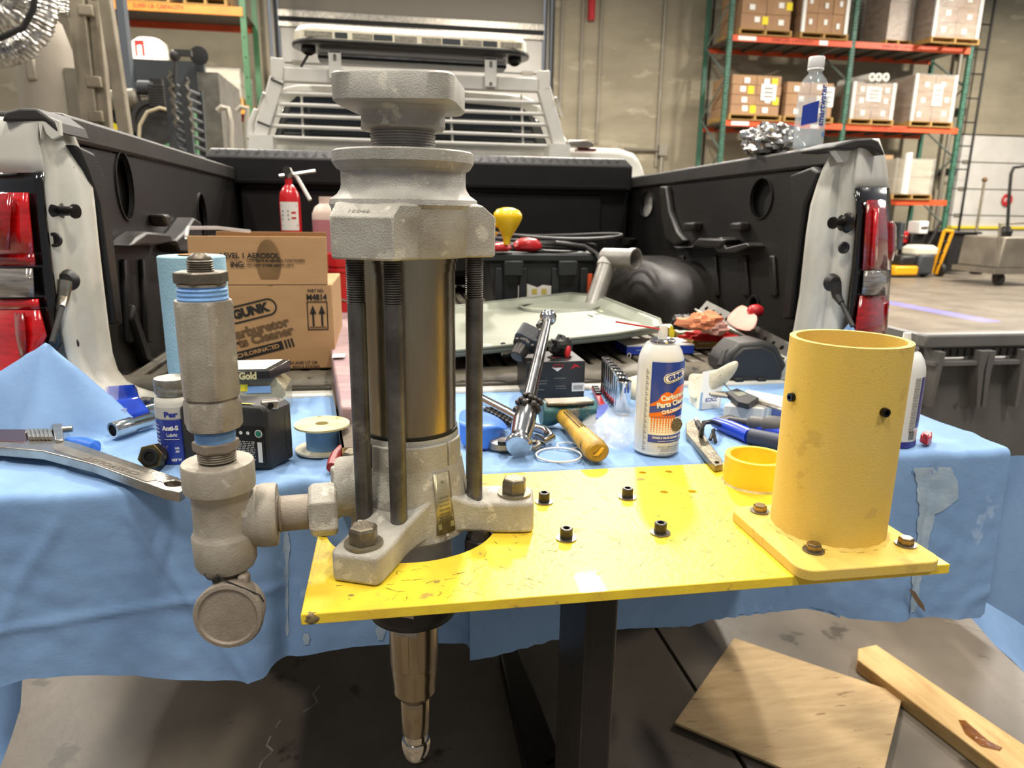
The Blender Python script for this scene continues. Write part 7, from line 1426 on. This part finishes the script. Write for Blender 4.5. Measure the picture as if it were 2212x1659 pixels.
# ears
ears = ((-113.5, .1215, .0255), (-9.5, .1165, .0255), (124, .118, .0255))
for i, (deg, L, hw_) in enumerate(ears):
    a = radians(deg); T = F_ @ Matrix.Rotation(a, 4, 'Z'); zt_ = .9345 if i == 0 else .9395; zb_ = ZP+.0006
    b = MB(T); R = []
    xs = [.030, .050, .064, .078, .094, .112, L+.014, L+.022]; hw2 = [.050, .041, .033, .028, .0265, .0265, .0255, .0225]; top = [.965, .953, .944, .9385, zt_+.0005, zt_, zt_, zt_-.001]; bot = [.912, .910, .908, .905, .9035, zb_, zb_, zb_]
    for x, h, t_, bo in zip(xs, hw2, top, bot): R.append([(x, -h, bo), (x, h, bo), (x, h, t_), (x, -h, t_)])
    b.rings(R); b.build('foot_ear', castlight, pu, bevel=.004, seg=3, ang=50)
    hp = T @ Vector((L, 0, 0)); 
    MB(frame((hp.x, hp.y, zt_))).lathe([(.005, 0), (.0187, 0), (.0187, .0028), (.005, .0028)], 44, False, False).build('washer', mat('thick_washer', '8b8370', .4, .7), pu)
    bb_ = MB(frame((hp.x, hp.y, zt_+.0028))); bb_.lathe([(.0135, 0), (.0142, .0006), (.0142, .0135), (.0128, .0162), (.0112, .0172)], 6, a0=radians(20 if i == 0 else 12)); bb_.build('hex_bolt', greybolt, pu, ang=20)
# hub under the ears
MB(F_).lathe([(.056, .898), (.0665, .906), (.0665, .932), (.0625, .955), (.0572, .985)], 72).build('hub', castlight, pu)
# small plate label riveted on the front of the pedestal
a0 = radians(-58); fmp = lambda u, v: Vector((AX, AY, 0))+Vector((cos(a0+u/.0660)*(.0662-(v+.02)*.13), sin(a0+u/.0660)*(.0662-(v+.02)*.13), .951+v))
q = [[fmp(-.0115+.023*i/6, v) for i in range(7)] for v in (-.036, .030)]; MB().grid(q).build('maker_plate', mat('plate_metal', 'a89f82', .35, .6, '8e8668', 60), pu, solid=.0008)
fmq2 = lambda u, v: fmp(u, v)+(fmp(u, v)-Vector((AX, AY, .951+v))).normalized()*.0009
for i in range(6): txt(['tool on cover', 'stud is a stop', 'Servicing to', 'set aside', 'do not remove', 'danger'][i], .013, .0022, off(fmq2, .0, .004-.0045*i), mat('engraved', '5b543f', .6), pu)
patch([-.010, .010, -.030, -.024], fmq2, mat('engraved_band', '85805f', .5, .4), pu)
for v in (.022, -.038): MB(frame(fmq2(.0, v), fmq2(0, v)-Vector((AX, AY, .951+v)))).ball((0, 0, 0), .0022, 10, 6, (1, 1, .5)).build('rivet', castlight, pu)
# studs
for i, (ang, rr2) in enumerate(((-101, .0735), (-132, .0735), (-19, .0735), (9.5, .0735), (109, .0735), (139, .0735))):
    a = radians(ang); x = AX+rr2*cos(a); y = AY+rr2*sin(a); T = frame((x, y, 0)); zt0 = .925; zth = zf(655, .06)
    s_ = MB(T).cyl(.0088, zt0, zth, 28).build('stud', studm, pu); thread(MB(T), .0090, zth-.001, zbb+.001, .00235, 28).build('stud_thread', studm, s_, ang=25)
# left boss for the fitting
BZ = .9535
MB(frame((AX, AY-.006, BZ), (-1, 0, 0))).lathe([(.034, .03), (.0335, .062), (.0325, .077), (.0305, .081), (.026, .081)], 56).build('side_boss', castlight, pu, ang=40)
MB(frame((AX, AY-.006, BZ), (-1, 0, 0))).sell([(.038, .035, 2.5), (.031, .066, 2.3)], 48).build('boss_rib', castlight, pu)
# below the plate
z2 = lambda py, r_: zf(py, r_)
MB(F_).lathe([(.046, .80), (.046, .905)], 64).build('lower_body', cast, pu)
q = lambda u, v: Vector((AX, AY, 0))+Vector((cos(radians(-88)+u/.0464)*.0466, sin(radians(-88)+u/.0464)*.0466, .895+v)); txt('5110', .012, .004, q, mat('cast_shadow_print', '8d887b'), pu)
zcb = zf(1366, .03)
MB(F_).lathe([(.030, zcb), (.035, zcb+.002), (.050, zcb+.012), (.0555, zcb+.024), (.0565, zcb+.045), (.050, .80)], 72).build('intake_cone', blacksteel, pu)
for k in range(4):
    a = radians(-105+k*90); T = F_ @ Matrix.Rotation(a, 4, 'Z'); MB(T).rings([[(.030, -.013, zcb-.003), (.034, -.013, zcb-.004), (.034, .013, zcb-.004), (.030, .013, zcb-.003)], [(.050, -.014, zcb+.04), (.0585, -.014, zcb+.04), (.0585, .014, zcb+.04), (.050, .014, zcb+.04)]]).build('cone_rib', cast, pu, bevel=.001)
zz_ = {p: zf(p, .027) for p in (1365, 1452, 1462, 1510, 1518)}
MB(F_).lathe([(.0275, zf(1518, .026)+.0), (.0253, zf(1518, .026)), (.0253, zf(1500, .026)), (.0275, zf(1470, .0275)), (.0275, zf(1462, .0275)), (.0288, zf(1456, .0288)), (.0288, zcb)][1:], 72).build('upper_shaft', shaftm, pu, ang=30)
MB(F_).lathe([(.0165, zf(1598, .017)), (.0172, zf(1596, .017)), (.0172, zf(1528, .017)), (.0165, zf(1526, .017)), (.0243, zf(1518, .025))], 56).build('lower_shaft', shaftm, pu, ang=30)
MB(F_).lathe([(.0130, zf(1648, .013)), (.0160, zf(1643, .016)), (.0176, zf(1632, .0176)), (.0178, zf(1620, .0176)), (.0165, zf(1614, .016)), (.0148, zf(1612, .015)), (.0148, zf(1598, .015))], 56).build('ball_tip', mat('bright_tip', 'cfc8bb', .15, 1.), pu)
for aa in (-75, -112): MB(F_ @ Matrix.Rotation(radians(aa), 4, 'Z')).box(.0278, .0292, -.0042, .0042, zf(1458, .029), zcb+.0).build('reflection_strip', shaftm, pu, bevel=.001)  # raised strips imitate the vertical reflection stripes on the shaft
# dark nut visible through the hole
p = Z(1035, 1172, .888); b = MB(frame((p.x, p.y, .879))); hexnut(b, .0175, 0, .016, .3); b.build('lower_nut', blackbolt, pu, ang=20); MB(frame((p.x, p.y, .879))).lathe([(.0095, 0), (.0095, .03)], 20).build('stud_end', blackbolt, pu); MB(frame((p.x, p.y, .895))).lathe([(.013, 0), (.013, .012)], 24).build('spacer', studm, pu)
# ================================================================== RELIEF VALVE AND TEE on the left
TX, TY = -.1640, .665
rv = thing('tee_fitting_assembly', (TX, TY, .84), 'galvanised pipe tee with tall hex relief valve and capped elbow on the left', 'fitting')
F2 = frame((TX, TY, 0)); tz = lambda py, r_=0.: Y(427+.093*(py-560), py, TY-r_).z
def zt2(py, r_): return tz(py, r_)
zA = zt2(1000, .0); 
# tee body
b = MB(F2); b.lathe([(.026, zt2(1240, .02)), (.0283, zt2(1234, .024)), (.0292, zt2(1180, .028)), (.0285, zt2(1176, .028)), (.0268, zt2(1167, .026)), (.0262, zt2(1160, .026)), (.0262, zt2(1092, .026)), (.0272, zt2(1086, .028)), (.0320, zt2(1078, .03)), (.0325, zt2(1070, .03)), (.0325, zt2(1000, .0)), (.0315, zt2(996, .0)), (.018, zt2(996, 0))], 72); b.build('tee_body', galv, rv, ang=30)
bz = .9555
MB(frame((TX, TY+.012, bz), (1, .08, 0))).lathe([(.0245, .0), (.0262, .022), (.0300, .030), (.0312, .034), (.0312, .0455), (.0298, .048), (.02, .048)], 64).build('tee_branch', galv, rv, ang=45)
MB(frame((TX, TY+.012, bz), (1, .08, 0))).lathe([(.0250, .005), (.0310, .010), (.0300, .03)], 64, sx=1.0).build('branch_fillet', galv, rv, ang=60)
# branch nipple and union nut
nx = MB(frame((TX, TY+.012, bz), (1, .075, 0))); nx.lathe([(.0170, .046), (.0185, .0475), (.0170, .049), (.0185, .0505), (.0172, .052), (.0175, .053), (.0175, .082)], 48); nx.build('pipe_nipple', galvdark, rv, ang=30)
hx_ = MB(frame((TX+.078, TY+.018, bz+.0005), (1, .075, 0))); hx_.lathe([(.0240, 0), (.0272, .003), (.0280, .006), (.0280, .022), (.0272, .025), (.0240, .0275)], 6, a0=radians(24)); hx_.build('union_nut', castlight, rv, bevel=.0012, ang=20)
# bushing, thread, tape, valve body
def hexl(prof, nm, m, a0, bev=.0008): b = MB(F2); b.lathe(prof, 6, a0=radians(a0)); return b.build(nm, m, rv, bevel=bev, ang=18)
thread(MB(F2), .0172, zt2(1004, .015), zt2(984, .017), .0022, 40).build('bushing_thread', galvdark, rv, ang=25)
hexl([(.019, zt2(985, .018)), (.0208, zt2(983, .02)), (.0208, zt2(966, .02)), (.019, zt2(963, .02))], 'bushing_hex', galvdark, 12)
MB(F2).lathe([(.0172, zt2(966, .017)), (.0178, zt2(960, .017)), (.0178, zt2(944, .017)), (.016, zt2(940, .017))], 44).build('thread_tape', mat('thread_tape_blue', '86b4e6', .6, 0, '5f93d6', 20, bump=.5, bs=160), rv)
hr_ = .0262
def hexb(py0, py1, nm, a0=-68, r_=hr_):
    z0, z1 = zt2(py0, r_*.9), zt2(py1, r_*.9); b = MB(F2); n = 36; R = []
    for (zz2, kk) in ((z0, .90), (z0+.0035, 1.), (z1-.0035, 1.), (z1, .90)):
        ring = []
        for j in range(n):
            t = 2*pi*j/n; ph = ((t-radians(a0)) % (pi/3))-pi/6; rh = r_*cos(pi/6)/cos(ph); ring.append((min(rh, r_*(kk if kk < 1 else 1.2))*cos(t), min(rh, r_*(kk if kk < 1 else 1.2))*sin(t), zz2))
        R.append(ring)
    b.rings(R); return b.build(nm, galv, rv, ang=22)
hexb(938, 874, 'valve_base_hex', -62); hexb(869, 655, 'valve_body_hex', -68, .0268); MB(F2).lathe([(.0225, zt2(878, .024)), (.0225, zt2(866, .024))], 40).build('groove', galvdark, rv)
MB(F2).lathe([(.0205, zt2(655, .02)), (.0215, zt2(650, .02)), (.0204, zt2(645, .02)), (.0212, zt2(640, .02)), (.0204, zt2(635, .02)), (.0212, zt2(630, .02)), (.019, zt2(625, .02)), (.0195, zt2(618, .02))], 44).build('thread_tape', mat('thread_tape_blue', '86b4e6'), rv, ang=25)
MB(F2).lathe([(.0205, zt2(622, .02)), (.0205, zt2(617, .02))], 40).build('collar', galvdark, rv)
hexl([(.0205, zt2(617, .02)), (.0232, zt2(615, .022)), (.0232, zt2(593, .022)), (.0215, zt2(590, .02))], 'top_hex', mat('fitting_steel', '837b6e', .38, .75, '6a6255', 40, c3='b8b09f', s3=40, l3=.68, bump=.3, bs=300), 25)
thread(MB(F2), .0112, zt2(588, .01), zt2(560, .011), .0020, 36).build('flare_thread', mat('fitting_steel', '837b6e'), rv, ang=25)
MB(F2).lathe([(.0100, zt2(561, .011)), (.0098, zt2(558, .01)), (.0062, zt2(548, .006)), (.0045, zt2(548, .005)), (.0045, zt2(552, .005)), (0, zt2(552, .005))], 36).build('flare_cone', mat('fitting_steel', '837b6e'), rv)
# outlet plug and hanging cap
MB(F2).lathe([(.0185, zt2(1252, .016)), (.0205, zt2(1248, .018)), (.0205, zt2(1236, .02))], 40).build('outlet_collar', galvdark, rv)
cc_ = Y(498, 1334, .628); up2 = Vector((-.02, .12, 1)).normalized()
MB(frame((TX+.001, TY-.008, .86))).rings([[(x_, y_, z_) for x_, y_ in ((-.0075, -.007), (.0075, -.007), (.0075, .007), (-.0075, .007))] for z_ in (.02, .058)]).build('link_stem', galvdark, rv, bevel=.002)
CT = frame(cc_+Vector((0, .022, 0)), (-.08, -1, .10)); MB(CT).lathe([(.0265, -.004), (.0290, 0), (.0300, .006), (.0305, .014), (.0318, .018), (.0322, .0215), (.0308, .0245), (.0272, .0252), (.0262, .0240), (.0255, .0232), (.008, .0232), (0, .0232)], 72).build('round_cap', galvdark, rv, ang=40)
for s_ in (-1, 1): MB(CT).box(-.016 if s_ < 0 else .006, -.006 if s_ < 0 else .016, .012, .034, -.002, .012).build('cap_lug', galvdark, rv, bevel=.003)
MB().tube([Y(463, 1236, .64), Y(480, 1252, .632), Y(520, 1268, .628), Y(560, 1285, .628), Y(570, 1300, .632)], .0007, 6).build('tie_wire', rubber, rv); MB().tube([Y(441, 1240, .64), Y(448, 1250, .636), Y(466, 1256, .636)], .0007, 6).build('tie_wire', rubber, rv)
MB().box(*(lambda p: (p.x-.003, p.x+.003, p.y-.002, p.y+.002, p.z-.002, p.z+.002))(Y(467, 1254, .636))).build('tie_head', rubber, rv)
txt('N', .004, .004, (lambda q: flatmap(q+Vector((0, -.0006, 0)), (1, 0, 0), (0, 0, 1)))(Vector((Y(460, 1112, TY-.0252).x, TY-.0252, Y(460, 1112, TY-.0252).z))), mat('cast_shadow_print', '8d887b'), rv)
